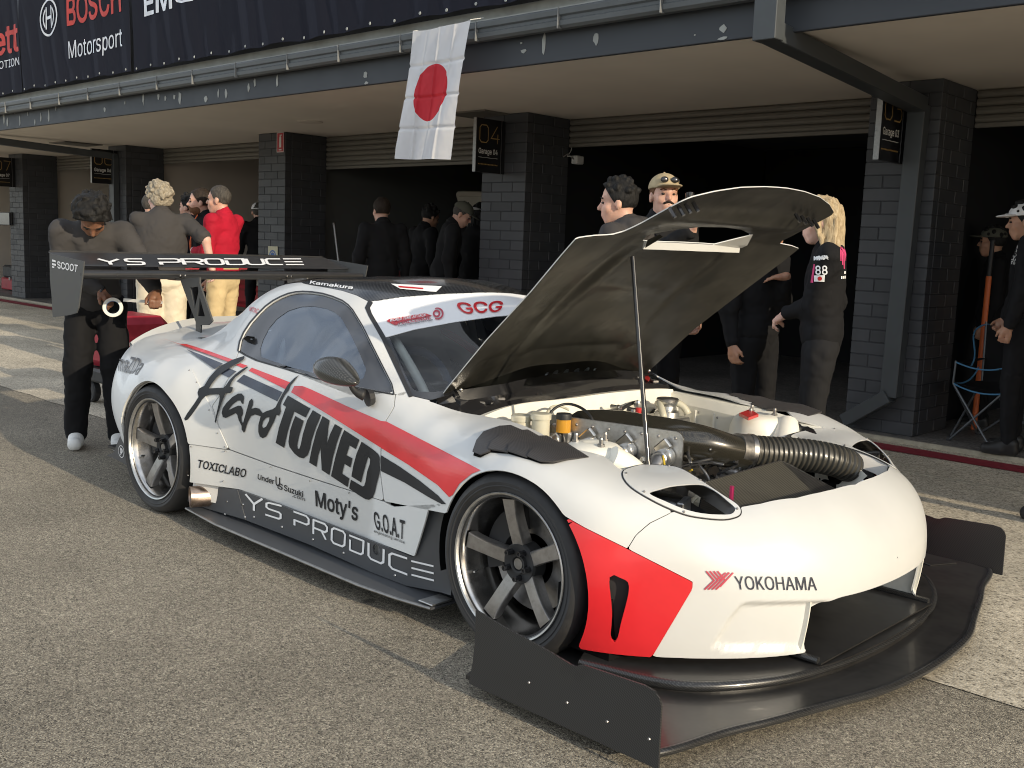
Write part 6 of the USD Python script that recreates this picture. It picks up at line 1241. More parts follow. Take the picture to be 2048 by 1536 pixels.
def person(label, pos, H=1.75, yaw=0., lean=0., head=(0., 0.), wrist=(None, None), top='black', short=False, legs='jet', shorts=False, shoes='shoe_dark', hair='black', style='short', cap=None, skin='fair', build=1., hand=('down', 'down'), beard=None, group=None, feet=((0, .11), (0, -.11)), baggy=0., hood=False, side=0., curl=(.7, .7), scale_h=.010, extra=None):
    """yaw and head turn in degrees; wrists given in world metres or None for arms hanging; hand: world direction the hand points, or 'down'"""
    t = thing('person', label, 'person', group=group)
    s = H/1.75; yw = math.radians(yaw); F0 = np.array([math.cos(yw), math.sin(yw), 0]); L0 = np.array([-math.sin(yw), math.cos(yw), 0]); U0 = np.array([0, 0, 1.]); pos = np.array([pos[0], pos[1], pos[2] if len(pos) > 2 else .004])
    W = lambda f, l, u: pos+s*(f*F0+l*L0+u*U0)
    ln = math.radians(lean); sd = math.radians(side); Ft = F0*math.cos(ln)-U0*math.sin(ln); Ut = F0*math.sin(ln)+U0*math.cos(ln); Ut = Ut*math.cos(sd)+L0*math.sin(sd); Lt = np.cross(Ut, Ft); Lt /= np.linalg.norm(Lt)
    hip = W(-.12*math.sin(ln)*1.2, 0, .93); T = lambda f, l, u: hip+s*(f*Ft+l*Lt+u*Ut)      # torso frame, u from the hips
    b = build; neck = T(.0, 0, .565); hy, hp = math.radians(head[0]), math.radians(head[1])
    fh = F0*math.cos(hy)+L0*math.sin(hy); fh = fh*math.cos(hp)+U0*math.sin(hp); R = basis(fh); hc = neck+s*(.015*Ft+.04*Ut)+s*(.085*R[:, 2]+.03*R[:, 0]) ; hd = lambda f, l, u: hc+s*(R@np.array([f, l, u]))
    sh = [T(-.01, .185*(.8+.2*b), .50), T(-.01, -.185*(.8+.2*b), .50)]; wr, el, hdv = [], [], []
    for i, sg in ((0, 1), (1, -1)):
        w = wrist[i]; w = T(.05, sg*.255*(.75+.25*b), -.03) if w is None else np.asarray(w, float); d = w-sh[i]; L = np.linalg.norm(d); a_, b_ = .29*s, .255*s
        if L > a_+b_-.004: w = sh[i]+d/L*(a_+b_-.004); d = w-sh[i]; L = np.linalg.norm(d)
        x = (a_**2-b_**2+L**2)/(2*L); hgt = math.sqrt(max(a_**2-x**2, 0)); e = d/L; pole = -U0*.8-F0*.5+sg*L0*.45; pole = pole-e*(pole@e); pole /= np.linalg.norm(pole); el.append(sh[i]+e*x+pole*hgt); wr.append(w)
        hv = (w-el[i]) if isinstance(hand[i], str) else np.asarray(hand[i], float); hdv.append(hv/np.linalg.norm(hv))
    hipj = [hip+s*.092*L0-s*.03*U0, hip-s*.092*L0-s*.03*U0]; ank = [W(f, l, .085) for f, l in feet]; kn = [(hipj[i]+ank[i])/2+s*.025*F0+s*.02*U0 for i in (0, 1)]
    c = lambda a, p, ra, rb, *k: ('c', np.asarray(a, float), np.asarray(p, float), ra*s, rb*s, *k); e_ = lambda q, Rm, r, *k: ('e', np.asarray(q, float), Rm, np.array(r)*s, *k)
    # --- the body, one surface
    B = [e_(hd(-.008, 0, .03), R, (.098, .076, .098)), e_(hd(.022, 0, -.045), R, (.074, .060, .080)), c(hd(.058, .012, -.098), hd(.058, -.012, -.098), .024, .024), c(hd(.086, 0, .012), hd(.110, 0, -.026), .009, .014, .012), c(hd(.080, .034, .024), hd(.080, -.034, .024), .014, .014, .015),
         c(hd(.060, .042, -.03), hd(.066, .030, -.035), .022, .02), c(hd(.060, -.042, -.03), hd(.066, -.030, -.035), .022, .02), e_(hd(-.008, .079, -.012), R, (.020, .010, .033), .008), e_(hd(-.008, -.079, -.012), R, (.020, .010, .033), .008), c(hd(.082, .016, -.066), hd(.082, -.016, -.066), .013, .013),
         c(T(-.02, 0, .50), hd(-.02, 0, -.06), .058, .055), e_(T(0, 0, .32), np.stack([Ft, Lt, Ut], 1), (.09*b, .145*b, .25)), e_(hip, np.stack([Ft, Lt, Ut], 1), (.10*b, .145*b, .13))]
    for i, sg in ((0, 1), (1, -1)):
        B += [c(T(0, sg*.05, .50), sh[i], .05, .052), c(sh[i], el[i], .050, .040), c(el[i], wr[i], .040, .027), c(hipj[i], kn[i], .078, .055), c(kn[i], ank[i], .055, .040), c(ank[i], ank[i]+s*.10*F0-s*.045*U0, .032, .025)]
        # hand: palm, four curled fingers of unequal length, thumb from its side
        hv = hdv[i]; q = np.cross(hv, U0) if abs(hv[2]) < .8 else np.cross(hv, F0); q /= np.linalg.norm(q); pn = np.cross(q, hv); across = pn if abs(hv[2]) > .8 else q; across = F0-hv*(F0@hv) if abs(hv[2]) > .8 else across; across /= np.linalg.norm(across); nrm = np.cross(hv, across); inward = -sg*L0 if abs(hv[2]) > .8 else -U0; nrm = nrm*np.sign(nrm@inward or 1)
        w = wr[i]; B += [c(w, w+s*(.05*hv+.018*across), .024, .020, .012), c(w, w+s*(.05*hv-.018*across), .024, .019, .012), c(w+s*(.05*hv+.022*across), w+s*(.078*hv+.026*across), .017, .013, .008), c(w+s*(.05*hv-.022*across), w+s*(.074*hv-.028*across), .016, .012, .008)]
        for j, (o, ln_) in enumerate(((.030, .066), (.010, .074), (-.011, .068), (-.030, .054))):
            k0 = w+s*(.078*hv+o*across); c1 = curl[i]; d1 = hv*math.cos(c1)+nrm*math.sin(c1); d2 = hv*math.cos(2.1*c1)+nrm*math.sin(2.1*c1); k1 = k0+s*ln_*.5*d1; k2 = k1+s*ln_*.5*d2; B += [c(k0, k1, .0105, .009, .006), c(k1, k2, .009, .0075, .006)]
        t0 = w+s*(.018*hv+.030*across); t1 = t0+s*(.035*hv+.022*across+.012*nrm); t2 = t1+s*(.028*hv+.004*across+.014*nrm); B += [c(t0, t1, .014, .011, .008), c(t1, t2, .011, .0085, .006)]
    obj('body', sdf_mesh(B, .0085 if extra == 'near' else max(.0095, scale_h*.95), .022), SK[skin], t, smooth=True)
    for sg in (1, -1):
        obj('eye', trimesh.creation.icosphere(1, .0115*s).apply_scale((1, 1, .62)).apply_translation(hd(.083, sg*.033, .002)), K['eye'], t, smooth=True)
        obj('eyebrow', tube([hd(.092, sg*.016, .026), hd(.093, sg*.035, .031), hd(.083, sg*.052, .026)], .0048*s, 6), HR[hair], t)
    obj('mouth', tube([hd(.088, .022, -.064), hd(.096, 0, -.062), hd(.088, -.022, -.064)], .005*s, 6), K['lip'], t)
    # --- clothes
    def nz_(amp, f_, sd_):   # creases: stretched along the limbs and folded
        def g_(P, d):
            n1 = meshkit.fbm(P*f_*np.array([1.3, 1.3, .8]), 3, sd_); n2 = np.abs(meshkit.noise(P*f_*np.array([1., 1., 2.4])+3*n1[:, None], sd_+1)-.5); return d-amp*((n1-.5)*1.6+(n2-.25)*1.1)
        return g_
    tk = .018+baggy*.3; A = [e_(T(0, 0, .33), np.stack([Ft, Lt, Ut], 1), ((.098*b+tk), (.150*b+tk), .27)), e_(T(.0, 0, .07), np.stack([Ft, Lt, Ut], 1), (.108*b+tk, .150*b+tk, .17)), c(T(-.015, .13, .47), T(-.015, -.13, .47), .072, .072, .05), c(T(-.015, 0, .53), T(0, 0, .575), .075, .066)]
    if b > 1.1: A.append(e_(T(.04, 0, .12), np.stack([Ft, Lt, Ut], 1), (.13*b, .155*b, .20)))
    for i in (0, 1):
        A += [c(sh[i], el[i], .068+tk*.3, .058+tk*.3)] if not short else [c(sh[i], sh[i]+(el[i]-sh[i])*.85, .066+tk*.3, .066+tk*.4)]
        if not short: A += [c(el[i], el[i]+(wr[i]-el[i])*.92, .056+tk*.3, .040+tk*.2)]
    if hood: A += [c(T(-.085, .075, .555), T(-.085, -.075, .555), .055, .055, .03), c(T(-.04, .085, .575), T(.03, .07, .56), .035, .025, .02), c(T(-.04, -.085, .575), T(.03, -.07, .56), .035, .025, .02)]
    obj('jacket' if not short else 'shirt', sdf_mesh(A, scale_h, .045, nz_(.014, 9., 3)), CL[top], t, smooth=True)
    obj('collar', tube(np.array([T(.0+.062*math.cos(q), .066*math.sin(q), .575+.012*math.cos(q)*-1) for q in np.linspace(0, 2*np.pi, 20, endpoint=False)]), .014*s, 8, closed=True), CL[top], t, smooth=True)
    Lg = [e_(hip-s*.02*U0, np.stack([F0, L0, U0], 1), (.112*b, .152*b, .13))]
    for i in (0, 1):
        if shorts: Lg += [c(hipj[i], hipj[i]+(kn[i]-hipj[i])*.88, .105*b**.5, .098*b**.3, .03)]
        else: Lg += [c(hipj[i], kn[i], .094*b**.5+baggy*.5, .068+baggy, .03), c(kn[i], ank[i]+s*.0*U0, .066+baggy, .052+baggy*.8, .03)]
    obj('shorts' if shorts else 'trousers', sdf_mesh(Lg, scale_h, .03, nz_(.014, 8., 8)), CL[legs], t, smooth=True)
    for i in (0, 1):
        a = ank[i]; S_ = [c(a-s*.03*F0-s*.045*U0, a+s*.14*F0-s*.048*U0, .042, .040), c(a-s*.02*F0+s*.0*U0, a+s*.07*F0-s*.03*U0, .048, .043), c(a+s*.05*F0-s*.05*U0+s*.012*L0, a+s*.13*F0-s*.052*U0, .036, .034)]
        obj('shoe', sdf_mesh(S_, .008, .02, lambda P, d: np.maximum(d, pos[2]+.002-P[:, 2])), CL[shoes], t, smooth=True)
    # --- hair, beard, cap
    if style != 'none':
        k_ = {'short': (.008, .0), 'crop': (.003, .0), 'full': (.020, .01), 'long': (.014, 0)}[style]
        Hh = [e_(hd(-.010, 0, .034), R, (.099+k_[0], .078+k_[0], .098+k_[0]))]
        if style == 'full': Hh += [e_(hd(.0, 0, .075), R, (.10, .078, .062)), c(hd(-.06, .05, -.02), hd(-.06, -.05, -.02), .045, .045)]
        if style in ('short', 'crop') and hair == 'black':
            rg = np.random.default_rng(5)
            for _ in range(34):
                q_ = rg.normal(size=3); q_[2] = abs(q_[2])+.25; q_ /= np.linalg.norm(q_); Hh.append(e_(hd(*(np.array([-.010, 0, .036])+q_*np.array([.108, .084, .108]))), I3, (.014+.007*rg.random(),)*3, .008))
        if style == 'full':
            rg = np.random.default_rng(11)
            for _ in range(46):
                q_ = rg.normal(size=3); q_[2] = abs(q_[2])-.25; q_ /= np.linalg.norm(q_); Hh.append(e_(hd(*(np.array([-.010, 0, .034])+q_*np.array([.116, .094, .114]))), I3, (.020+.010*rg.random(),)*3, .010))
        if style == 'long': Hh += [c(hd(-.045, .045, .0), hd(-.06, .062, -.20), .055, .042), c(hd(-.045, -.045, .0), hd(-.06, -.062, -.20), .055, .042), c(hd(-.07, 0, .0), hd(-.085, 0, -.21), .055, .05), c(hd(.03, .075, .03), hd(.025, .085, -.17), .025, .03), c(hd(.03, -.075, .03), hd(.025, -.085, -.17), .025, .03)]
        def cutf(P, d):
            q = (P-hc)@R/s; low = {'short': -.032, 'crop': -.045, 'full': -.085, 'long': -.24}[style]
            face = np.maximum(q[:, 0]-.012-.62*np.clip(q[:, 2]+.01, -.05, .2), 0)-.0 if style != 'long' else q[:, 0]-.050-.3*np.clip(q[:, 2], -.3, .2)
            lim_ = q[:, 0]-.012-.62*np.clip(q[:, 2]+.01, -.05, .2) if style != 'long' else face
            am = .016 if style in ('full', 'long') else .005
            d = d-am*(meshkit.fbm(P*(38. if style != 'long' else np.array([60., 60., 9.])), 3, 5)-.5)*2; return np.maximum(np.maximum(d, lim_*s*.85), (low-q[:, 2])*s)
        obj('hair', sdf_mesh(Hh, .007, .02, cutf), HR[hair], t, smooth=True)
    if beard:
        Bd = [e_(hd(.026, 0, -.066), R, (.074, .064, .064)), c(hd(.094, .03, -.048), hd(.094, -.03, -.048), .009, .009)]
        if beard[0] == 'm': obj('moustache', tube([hd(.088, .030, -.056), hd(.103, .008, -.046), hd(.103, -.008, -.046), hd(.088, -.030, -.056)], .0075*s, 8), HR[beard[1]], t, smooth=True)
        else: obj('beard', sdf_mesh(Bd, .007, .012, lambda P, d: np.maximum(d-.004*(meshkit.fbm(P*60, 2, 6)-.5), (((P-hc)@R/s)[:, 2]+.040-np.where(((P-hc)@R/s)[:, 0] < .05, .02, 0))*s)), HR[beard[1]], t, smooth=True)
    if cap:
        cm, cy = cap; Rc = basis(R[:, 0]*math.cos(math.radians(cy))+R[:, 1]*math.sin(math.radians(cy)), R[:, 2])
        cd = lambda f, l, u: hc+s*(Rc@np.array([f, l, u]))
        obj('cap', sdf_mesh([e_(cd(-.008, 0, .045), Rc, (.112, .092, .092))], .007, .01, lambda P, d: np.maximum(d, (.040-((P-hc)@Rc/s)[:, 2])*s)), CL[cm], t, smooth=True)
        obj('cap_brim', sdf_mesh([e_(cd(.105, 0, .047), Rc, (.082, .075, .010))], .006, .01, lambda P, d: np.maximum(d, (.075-((P-hc)@Rc/s)[:, 0])*s)), CL[cm], t, smooth=True)
        obj('cap_button', trimesh.creation.icosphere(1, .007).apply_translation(cd(-.008, 0, .138)), CL[cm], t)
    return dict(path=t, hd=hd, R=R, T=T, W=W, wr=wr, el=el, sh=sh, Ft=Ft, Lt=Lt, Ut=Ut, s=s, hdv=hdv)
def cam_plane(px, P): return onplane([px], CF, CF@np.asarray(P, float))[0]
GRP = 'people by the car and the garages'
# man taping the wing
p0 = np.array([-4.10, -.47, .004]); fw = np.array([math.cos(math.radians(-28)), math.sin(math.radians(-28)), 0])
wR = cam_plane((202, 583), p0+fw*.30); wL = cam_plane((312, 585), p0+fw*.46)
tape_man = person('man in a dark jacket and baggy black trousers bending over the rear wing', p0, 1.72, -28, 27, (6, -66), (wL, wR), 'charcoal', False, 'jet', shoes='shoe', hair='black', style='full', skin='brown', baggy=.022, build=.88, hand=((.5, -.3, -.45), (.55, .25, -.55)), curl=(1.0, .75), feet=((.04, .13), (-.02, -.13)), extra='near', group=None)
obj('watch', tube(np.array([wR+.033*(math.cos(q)*np.array([.3, .5, .8])/np.linalg.norm([.3, .5, .8])+math.sin(q)*np.array([-.85, .5, 0])/np.linalg.norm([-.85, .5, 0])) for q in np.linspace(0, 6.283, 20, endpoint=False)]), .007, 6, closed=True), K['black_gloss'], tape_man['path'])
tc = cam_plane((226, 615), wR+fw*.05); t = thing('tape_roll', 'roll of white tape held by the man bending over the wing', 'tape roll')
m = lathe([(.040, -.02), (.058, -.02), (.058, .02), (.040, .02), (.040, -.02)], 40); q = basis(-CF); m = frame(m, tc, *(np.array([[.82, .45, -.2], [.0, .35, .93]])), None) if False else m
Rm = np.stack([CR*.95+CF*.3, CU, np.cross(CR*.95+CF*.3, CU)], 1); Rm[:, 0] /= np.linalg.norm(Rm[:, 0]); Rm[:, 2] /= np.linalg.norm(Rm[:, 2]); T4 = np.eye(4); T4[:3, :3] = Rm; T4[:3, 3] = tc; m.apply_transform(T4)
K['tape'] = plain('masking_tape', (.72, .70, .64), .5); K['tape_core'] = plain('tape_core', (.35, .48, .68), .6); obj('tape', m, K['tape'], t, smooth=30)
m2 = lathe([(.0385, -.0195), (.0398, -.0195), (.0398, .0195), (.0385, .0195), (.0385, -.0195)], 40); m2.apply_transform(T4); obj('core', m2, K['tape_core'], t, smooth=30)
e1 = cam_plane((246, 603), tc); e2 = cam_plane((325, 608), wL+fw*.06); up = np.array([0, .2, .98]); obj('tape_strip', solidify(tm([e1, e2, e2+up*.016, e1+up*.02], [(0, 1, 2), (0, 2, 3)]), .001), K['tape'], t)
# group behind the wing
def P_at(px, z): return onZ([px], z)[0][:2]
person('heavily built grey haired man seen from behind in charcoal shirt and cream shorts', (-6.49, 1.23), 1.80, 160, 4, (22, 0), ((-6.62, 1.62, 1.05), (-6.18, 1.55, 1.06)), 'charcoal', True, 'cream', True, 'shoe', 'grey', 'full', skin='pale', build=1.38)
person('man with cropped grey hair, mostly hidden by the man in cream shorts', (-7.85, 1.80), 1.755, 60, 0, (0, 0), top='jet', hair='darkgrey', style='crop', skin='fair', legs='jet', scale_h=.014)
person('man in a dark jacket with dark hair and glasses, turned away', (-7.35, 2.02), 1.75, 190, 0, (15, 0), top='navy', hair='black', style='short', skin='fair', legs='jet', cap=None, scale_h=.014)
bm = person('bearded man in a black jacket with an orange zip, looking left', (-7.06, 1.98), 1.80, -98, 0, (-22, 0), top='jet', hair='brown', style='short', skin='fair', legs='jet', beard=('f', 'ginger'))
obj('zip', tube([bm['T'](.125, .0, .06), bm['T'](.145, .0, .30), bm['T'](.115, .0, .50), bm['T'](.08, .03, .57)], .006, 6), CL['orange'], bm['path']); obj('zip', tube([bm['T'](.125, -.03, .25), bm['T'](.12, -.045, .42)], .005, 6), CL['orange'], bm['path'])
v, f_, w_ = text2d('OMP', True); o_ = bm['T'](.150, .04, .36); obj('chest_logo', tm(o_+(v[:, :1]-0)/w_*.10*bm['Lt']+v[:, 1:2]*.026*bm['Ut'], f_), CL['orange'], bm['path'])
W6 = (-6.61, 1.92); rm = person('man in a bright red shirt and khaki trousers with folded arms', W6, 1.82, 206, 0, (12, 0), ((-6.80, 1.72, 1.20), (-6.84, 1.80, 1.12)), 'red', False, 'khaki', shoes='shoe_dark', hair='darkgrey', style='crop', skin='fair', build=1.08, hand=((-.5, .6, .1), (-.4, -.6, .1)))
obj('lanyard', tube(smoothline([rm['T'](.02, .08, .57), rm['T'](.11, .06, .45), rm['T'](.135, .02, .30)], 10), .008, 6), K['black_matte'], rm['path']); obj('watch', tube(np.array([rm['wr'][0]+.034*np.array([0, math.cos(q), math.sin(q)]) for q in np.linspace(0, 6.28, 16, endpoint=False)]), .008, 6, closed=True), K['alu'], rm['path'])
# garage 05
person('man in a plain black sweater seen from behind in the shade', (-6.4, 3.68), 1.81, 158, 0, (10, 0), top='black', hair='brown', style='short', skin='fair', legs='jet', build=1.05, scale_h=.014)
person('man in a flat olive cap bending his head to the right', (-6.15, 4.35), 1.85, 55, 10, (-15, -30), top='black', hair='darkgrey', style='crop', cap=('olive', 0), skin='fair', legs='jet', build=1.1, scale_h=.014)
person('dark haired man behind the man in the olive cap', (-7.0, 4.75), 1.80, 80, 5, (0, -15), top='jet', hair='black', style='short', skin='tan', legs='jet', scale_h=.014)
person('person in black with a white cap, half hidden by the pillar of garage 04', (-6.27, 4.9), 1.83, 100, 6, (0, -10), top='jet', hair='black', style='long', cap=('white', 180), skin='tan', legs='jet', scale_h=.014)
person('person with a white cap peeping past the pillar with the red sign', (-10.85, 5.0), 1.83, 150, 0, (0, 0), top='jet', hair='darkgrey', style='crop', cap=('white', 180), skin='fair', legs='jet', scale_h=.014)
# behind the bonnet
hm = person('man in a dark grey hooded top with short black hair, looking left behind the bonnet', (-1.42, 1.42), 1.765, 190, 0, (22, -4), top='hood', hair='black', style='short', skin='fair', legs='jet', hood=True, build=1.05)
c_ = cam_plane((1290, 525), hm['T'](-.135, 0, .28)); Kp = K['print'] = plain('shirt_print_gold', (.30, .21, .09), .8, var=.5, vscale=40.)
bk = lambda l, u: hm['T'](-.134+.25*(l/.3)**2*.35, l, u)
def on_back(name, v, f_, m):
    v, f_ = subdiv(v, f_, .02); P, N, ti = [], [], None; jm = [q for q in stage.GetPrimAtPath(hm['path']).GetChildren() if q.GetName() == 'jacket'][0]; um = UsdGeom.Mesh(jm); J = trimesh.Trimesh(np.array(um.GetPointsAttr().Get()), np.array(um.GetFaceVertexIndicesAttr().Get()).reshape(-1, 3), process=False)
    O = hm['T'](-.6, 0, 0)+v[:, :1]*(-hm['Lt'])+v[:, 1:2]*hm['Ut']; D = np.repeat(hm['Ft'][None], len(O), 0); loc, ri, _ = J.ray.intersects_location(O, D, multiple_hits=False); P = np.full((len(O), 3), np.nan); P[ri] = loc-hm['Ft']*.006; ok = ~np.isnan(P[:, 0]); f_ = f_[ok[f_].all(1)]
    if len(f_): u, inv = np.unique(f_, return_inverse=True); obj(name, tm(P[u], inv.reshape(-1, 3)), m, hm['path'])
on_back('back_print', *flat2d(Polygon([(.0, .16), (.16, .16), (.17, .40), (.10, .43), (.0, .42)])), Kp)
on_back('back_print', *flat2d(Polygon([(.01, .27), (.03, .33), (.06, .335), (.075, .365), (.12, .365), (.145, .335), (.165, .325), (.165, .285), (.14, .28), (.03, .265)])), K['white_vinyl'])
v, f_, w_ = text2d('PROUD', True); on_back('back_lettering', v/w_*[.19, .19]*[1, 1.1]+[-.02, .20], f_, K['white_vinyl'])
tn = person('smiling man with a moustache in a tan cap with sunglasses on it', (-1.72, 2.16), 1.85, -28, 0, (-8, 4), top='black', hair='ginger', style='crop', cap=('tan', 0), skin='fair', legs='jet', beard=('m', 'brown'), wrist=(None, (-1.33, 1.95, 1.50)), hand=('down', (.1, 0, 1)))
for sg in (1, -1): obj('sunglass_lens', trimesh.creation.icosphere(2, .026).apply_scale((.35, 1, .75)).apply_transform(np.block([[tn['R'], np.zeros((3, 1))], [np.zeros((1, 3)), np.ones((1, 1))]])).apply_translation(tn['hd'](.098, sg*.032, .085)), K['black_gloss'], tn['path'], smooth=True)
obj('sunglass_arm', tube([tn['hd'](.09, .06, .085), tn['hd'](.0, .093, .075)], .004, 6), K['black_gloss'], tn['path'])
mc = cam_plane((1380, 398), np.array([-1.33, 1.95, 1.6])); t = thing('microphone', 'black hand microphone held up behind the bonnet', 'microphone')
ax_ = np.array([-.15, .1, .98]); ax_ /= np.linalg.norm(ax_); obj('handle', tube([mc-ax_*.14, mc-ax_*.01], [.013, .017], 12), K['black_matte'], t); obj('head', tube([mc-ax_*.01, mc+ax_*.0, mc+ax_*.035, mc+ax_*.04], [.017, .024, .028, .02], 14), K['black_gloss'], t, smooth=40); obj('ring', tube([mc-ax_*.014, mc-ax_*.006], .0195, 14), K['steel'], t)
bp = np.array([-.95, 2.12, .004]); hw_ = cam_plane((1572, 560), bp+[.12, -.1, 1.0])
dm = person('man in black whose head is hidden behind the raised bonnet, one hand spread', bp, 1.63, -12, 0, (10, 0), top='jet', hair='black', style='short', skin='tan', legs='jet', wrist=(hw_+[.0, .0, .02], None), hand=((-.75, -.62, -.12), 'down'), curl=(.22, .6))
lp = np.array([-.42, 1.92, .004]); wl = cam_plane((1572, 628), lp+[-.28, -.1, .9])
bw = person('blonde woman in a black bomber jacket with pink stripes, turned to the left', lp, 1.685, 205, 0, (8, -4), (wl, wl+[-.02, .10, .02]), 'jet', False, 'black', hair='blonde', style='long', skin='pale', build=.95, hand=((-.6, -.35, -.5), (-.5, -.4, -.4)), curl=(.9, .9), baggy=.006)
def on_mesh(pp, part, name, v, f_, quadpx, m, lift=.004):
    """flat print on clothing: quad = photo pixels tl, tr, bl, br"""
    v = quad(v, v[:, 0].max(), v[:, 1].max(), quadpx); v, f_ = subdiv(v, f_, 4.); v = v[:, :2]; q = [x for x in stage.GetPrimAtPath(pp).GetChildren() if x.GetName() == part][0]; um = UsdGeom.Mesh(q); J = trimesh.Trimesh(np.array(um.GetPointsAttr().Get()), np.array(um.GetFaceVertexIndicesAttr().Get()).reshape(-1, 3), process=False)
    D = ray(v); D /= np.linalg.norm(D, axis=1, keepdims=True); loc, ri, _ = J.ray.intersects_location(np.repeat(CAM_POS[None], len(D), 0), D, multiple_hits=False); P = np.full((len(D), 3), np.nan); P[ri] = loc-D[ri]*lift; ok = ~np.isnan(P[:, 0]); f_ = f_[ok[f_].all(1)]
    if len(f_): u, inv = np.unique(f_, return_inverse=True); obj(name, tm(P[u], inv.reshape(-1, 3)), m, pp)
v, f_, w_ = text2d('88', True); on_mesh(bw['path'], 'jacket', 'sleeve_number', v, f_, [(1630, 531), (1655, 531), (1631, 549), (1655, 549)], K['white_vinyl'])
on_mesh(bw['path'], 'jacket', 'sleeve_flag', *flat2d(sbox(0, 0, 1, 1)), [(1628, 551), (1650, 550), (1628, 563), (1649, 564)], K['white_vinyl']); on_mesh(bw['path'], 'jacket', 'sleeve_flag_disc', *flat2d(Point(.5, .5).buffer(.5)), [(1635, 553), (1644, 553), (1635, 561.5), (1644, 561.5)], K['red_plain'], .006)
on_mesh(bw['path'], 'jacket', 'stripe', *flat2d(sbox(0, 0, 1, 1)), [(1590, 540), (1594, 540), (1574, 588), (1578, 588)], CL['pink']); on_mesh(bw['path'], 'jacket', 'stripe', *flat2d(sbox(0, 0, 1, 1)), [(1627, 528), (1630, 528), (1621, 565), (1626, 566)], CL['pink'])
for k_ in range(5): on_mesh(bw['path'], 'jacket', 'back_emblem', *flat2d(sbox(0, 0, 1, 1)), [(1680+k_*3, 494+k_*2), (1683+k_*3, 493+k_*2), (1681+k_*3.4, 522+(k_ % 3)*8), (1683+k_*3.4, 522+(k_ % 3)*8)], CL['pink'])
v, f_, w_ = text2d('Yokohama Jr'); on_mesh(bw['path'], 'jacket', 'sleeve_script', *flat2d(unary_union([LineString([(i*.12+.1*math.sin(j*1.9), .5+.4*math.sin(j*2.6+i)) for j in range(5)]).buffer(.035) for i in range(8)]).buffer(0)), [(1630, 512), (1657, 509), (1630, 522), (1657, 520)], K['white_vinyl'])
on_mesh(bw['path'], 'jacket', 'back_lettering', *flat2d(unary_union([sbox(i*.2, 0, i*.2+.13, .35) for i in range(5)]+[sbox(.3, .6, .9, .95)])), [(1682, 543), (1702, 541), (1682, 558), (1702, 556)], K['white_vinyl'])
# at the right edge, in the garage 03 opening
person('person in black with a dark cap deep in the shade beside an orange pole', (-.80, 5.55), 1.66, 200, 0, (0, 0), top='jet', hair='black', style='short', cap=('olive', 0), skin='tan', legs='jet', scale_h=.014)
gm2 = person('person in black with a white cap standing at the right edge behind the folding chair', (-.165, 4.36, .036), 1.765, 190, 0, (5, -6), top='jet', hair='black', style='short', cap=('white', 20), skin='tan', legs='jet', build=1.05, wrist=(None, (-.30, 4.28, .86)))
v, f_, w_ = text2d('SPORT', True); on_mesh(gm2['path'], 'jacket', 'sleeve_lettering', v[:, ::-1]*[1, 1], f_, [(2026, 488), (2036, 490), (2022, 528), (2030, 530)], K['sign_white'])
person('black trousered figure cut off by the right edge of the picture', (.70, 2.62), 1.75, 160, 0, (0, 0), top='jet', hair='black', style='short', skin='tan', legs='jet', scale_h=.014)
c = cam_plane((2011, 788), np.array([-.25, 4.2, .6])); t = thing('glove', 'red and white work glove hanging beside the folding chair', 'glove')
B_ = [('c', c+[-.01, 0, .035], c+[.0, 0, -.01], .026, .028), ] + [('c', c+[-.022+.014*i, 0, -.01], c+[-.020+.016*i, .004, -.06+.008*abs(i-1)], .0085, .0075, .005) for i in range(4)] + [('c', c+[.03, 0, .02], c+[.045, 0, -.015], .009, .008, .005)]
gm_ = sdf_mesh(B_, .005, .012); obj('palm', clip(gm_, c[2]+.002-gm_.vertices[:, 2]), K['white_vinyl'], t, smooth=True); obj('cuff', clip(gm_, gm_.vertices[:, 2]-c[2]-.002), K['red_plain'], t, smooth=True)
# ================================================================ OTHER THINGS
t = thing('camping_chair', 'black folding camp chair with blue piping beside the right pillar', 'chair')
K['chair_black'] = cloth('chair_fabric', (.010, .010, .011)); K['chair_blue'] = plain('chair_piping', (.05, .17, .30), .6); K['chair_tube'] = plain('chair_tube', (.13, .14, .15), .4, .5)
y0 = 4.62; A = lambda x, z, y=0.: np.array([x, y0+y, z])
fl_ = .037; FL, FR, BL, BR = A(-.66, fl_, -.1), A(-.29, fl_, -.25), A(-.62, fl_, .38), A(-.08, fl_, .28)
sFL, sFR, sBL, sBR = A(-.665, .47, -.1), A(-.26, .45, -.25), A(-.62, .46, .36), A(-.12, .46, .28)
for a, b in ((FL, sFR), (FR, sFL), (FL, sBL), (BL, sFL), (FR, sBR), (BR, sFR), (BL, sBR), (BR, sBL)): obj('leg', tube([a, b], .0085, 8), K['chair_tube'], t, smooth=True)
for a in (FL, FR, BL, BR): obj('foot', lathe([(0, .03), (.014, .03), (.02, .0), (0, 0)], 10, 'z', a), K['black_matte'], t)
for a, b in ((sFL, A(-.66, .64, -.1)), (sFR, A(-.25, .63, -.25)), (sBL, A(-.645, .92, .40)), (sBR, A(-.20, .94, .34))): obj('upright', tube([a, b], .0085, 8), K['chair_tube'], t, smooth=True)
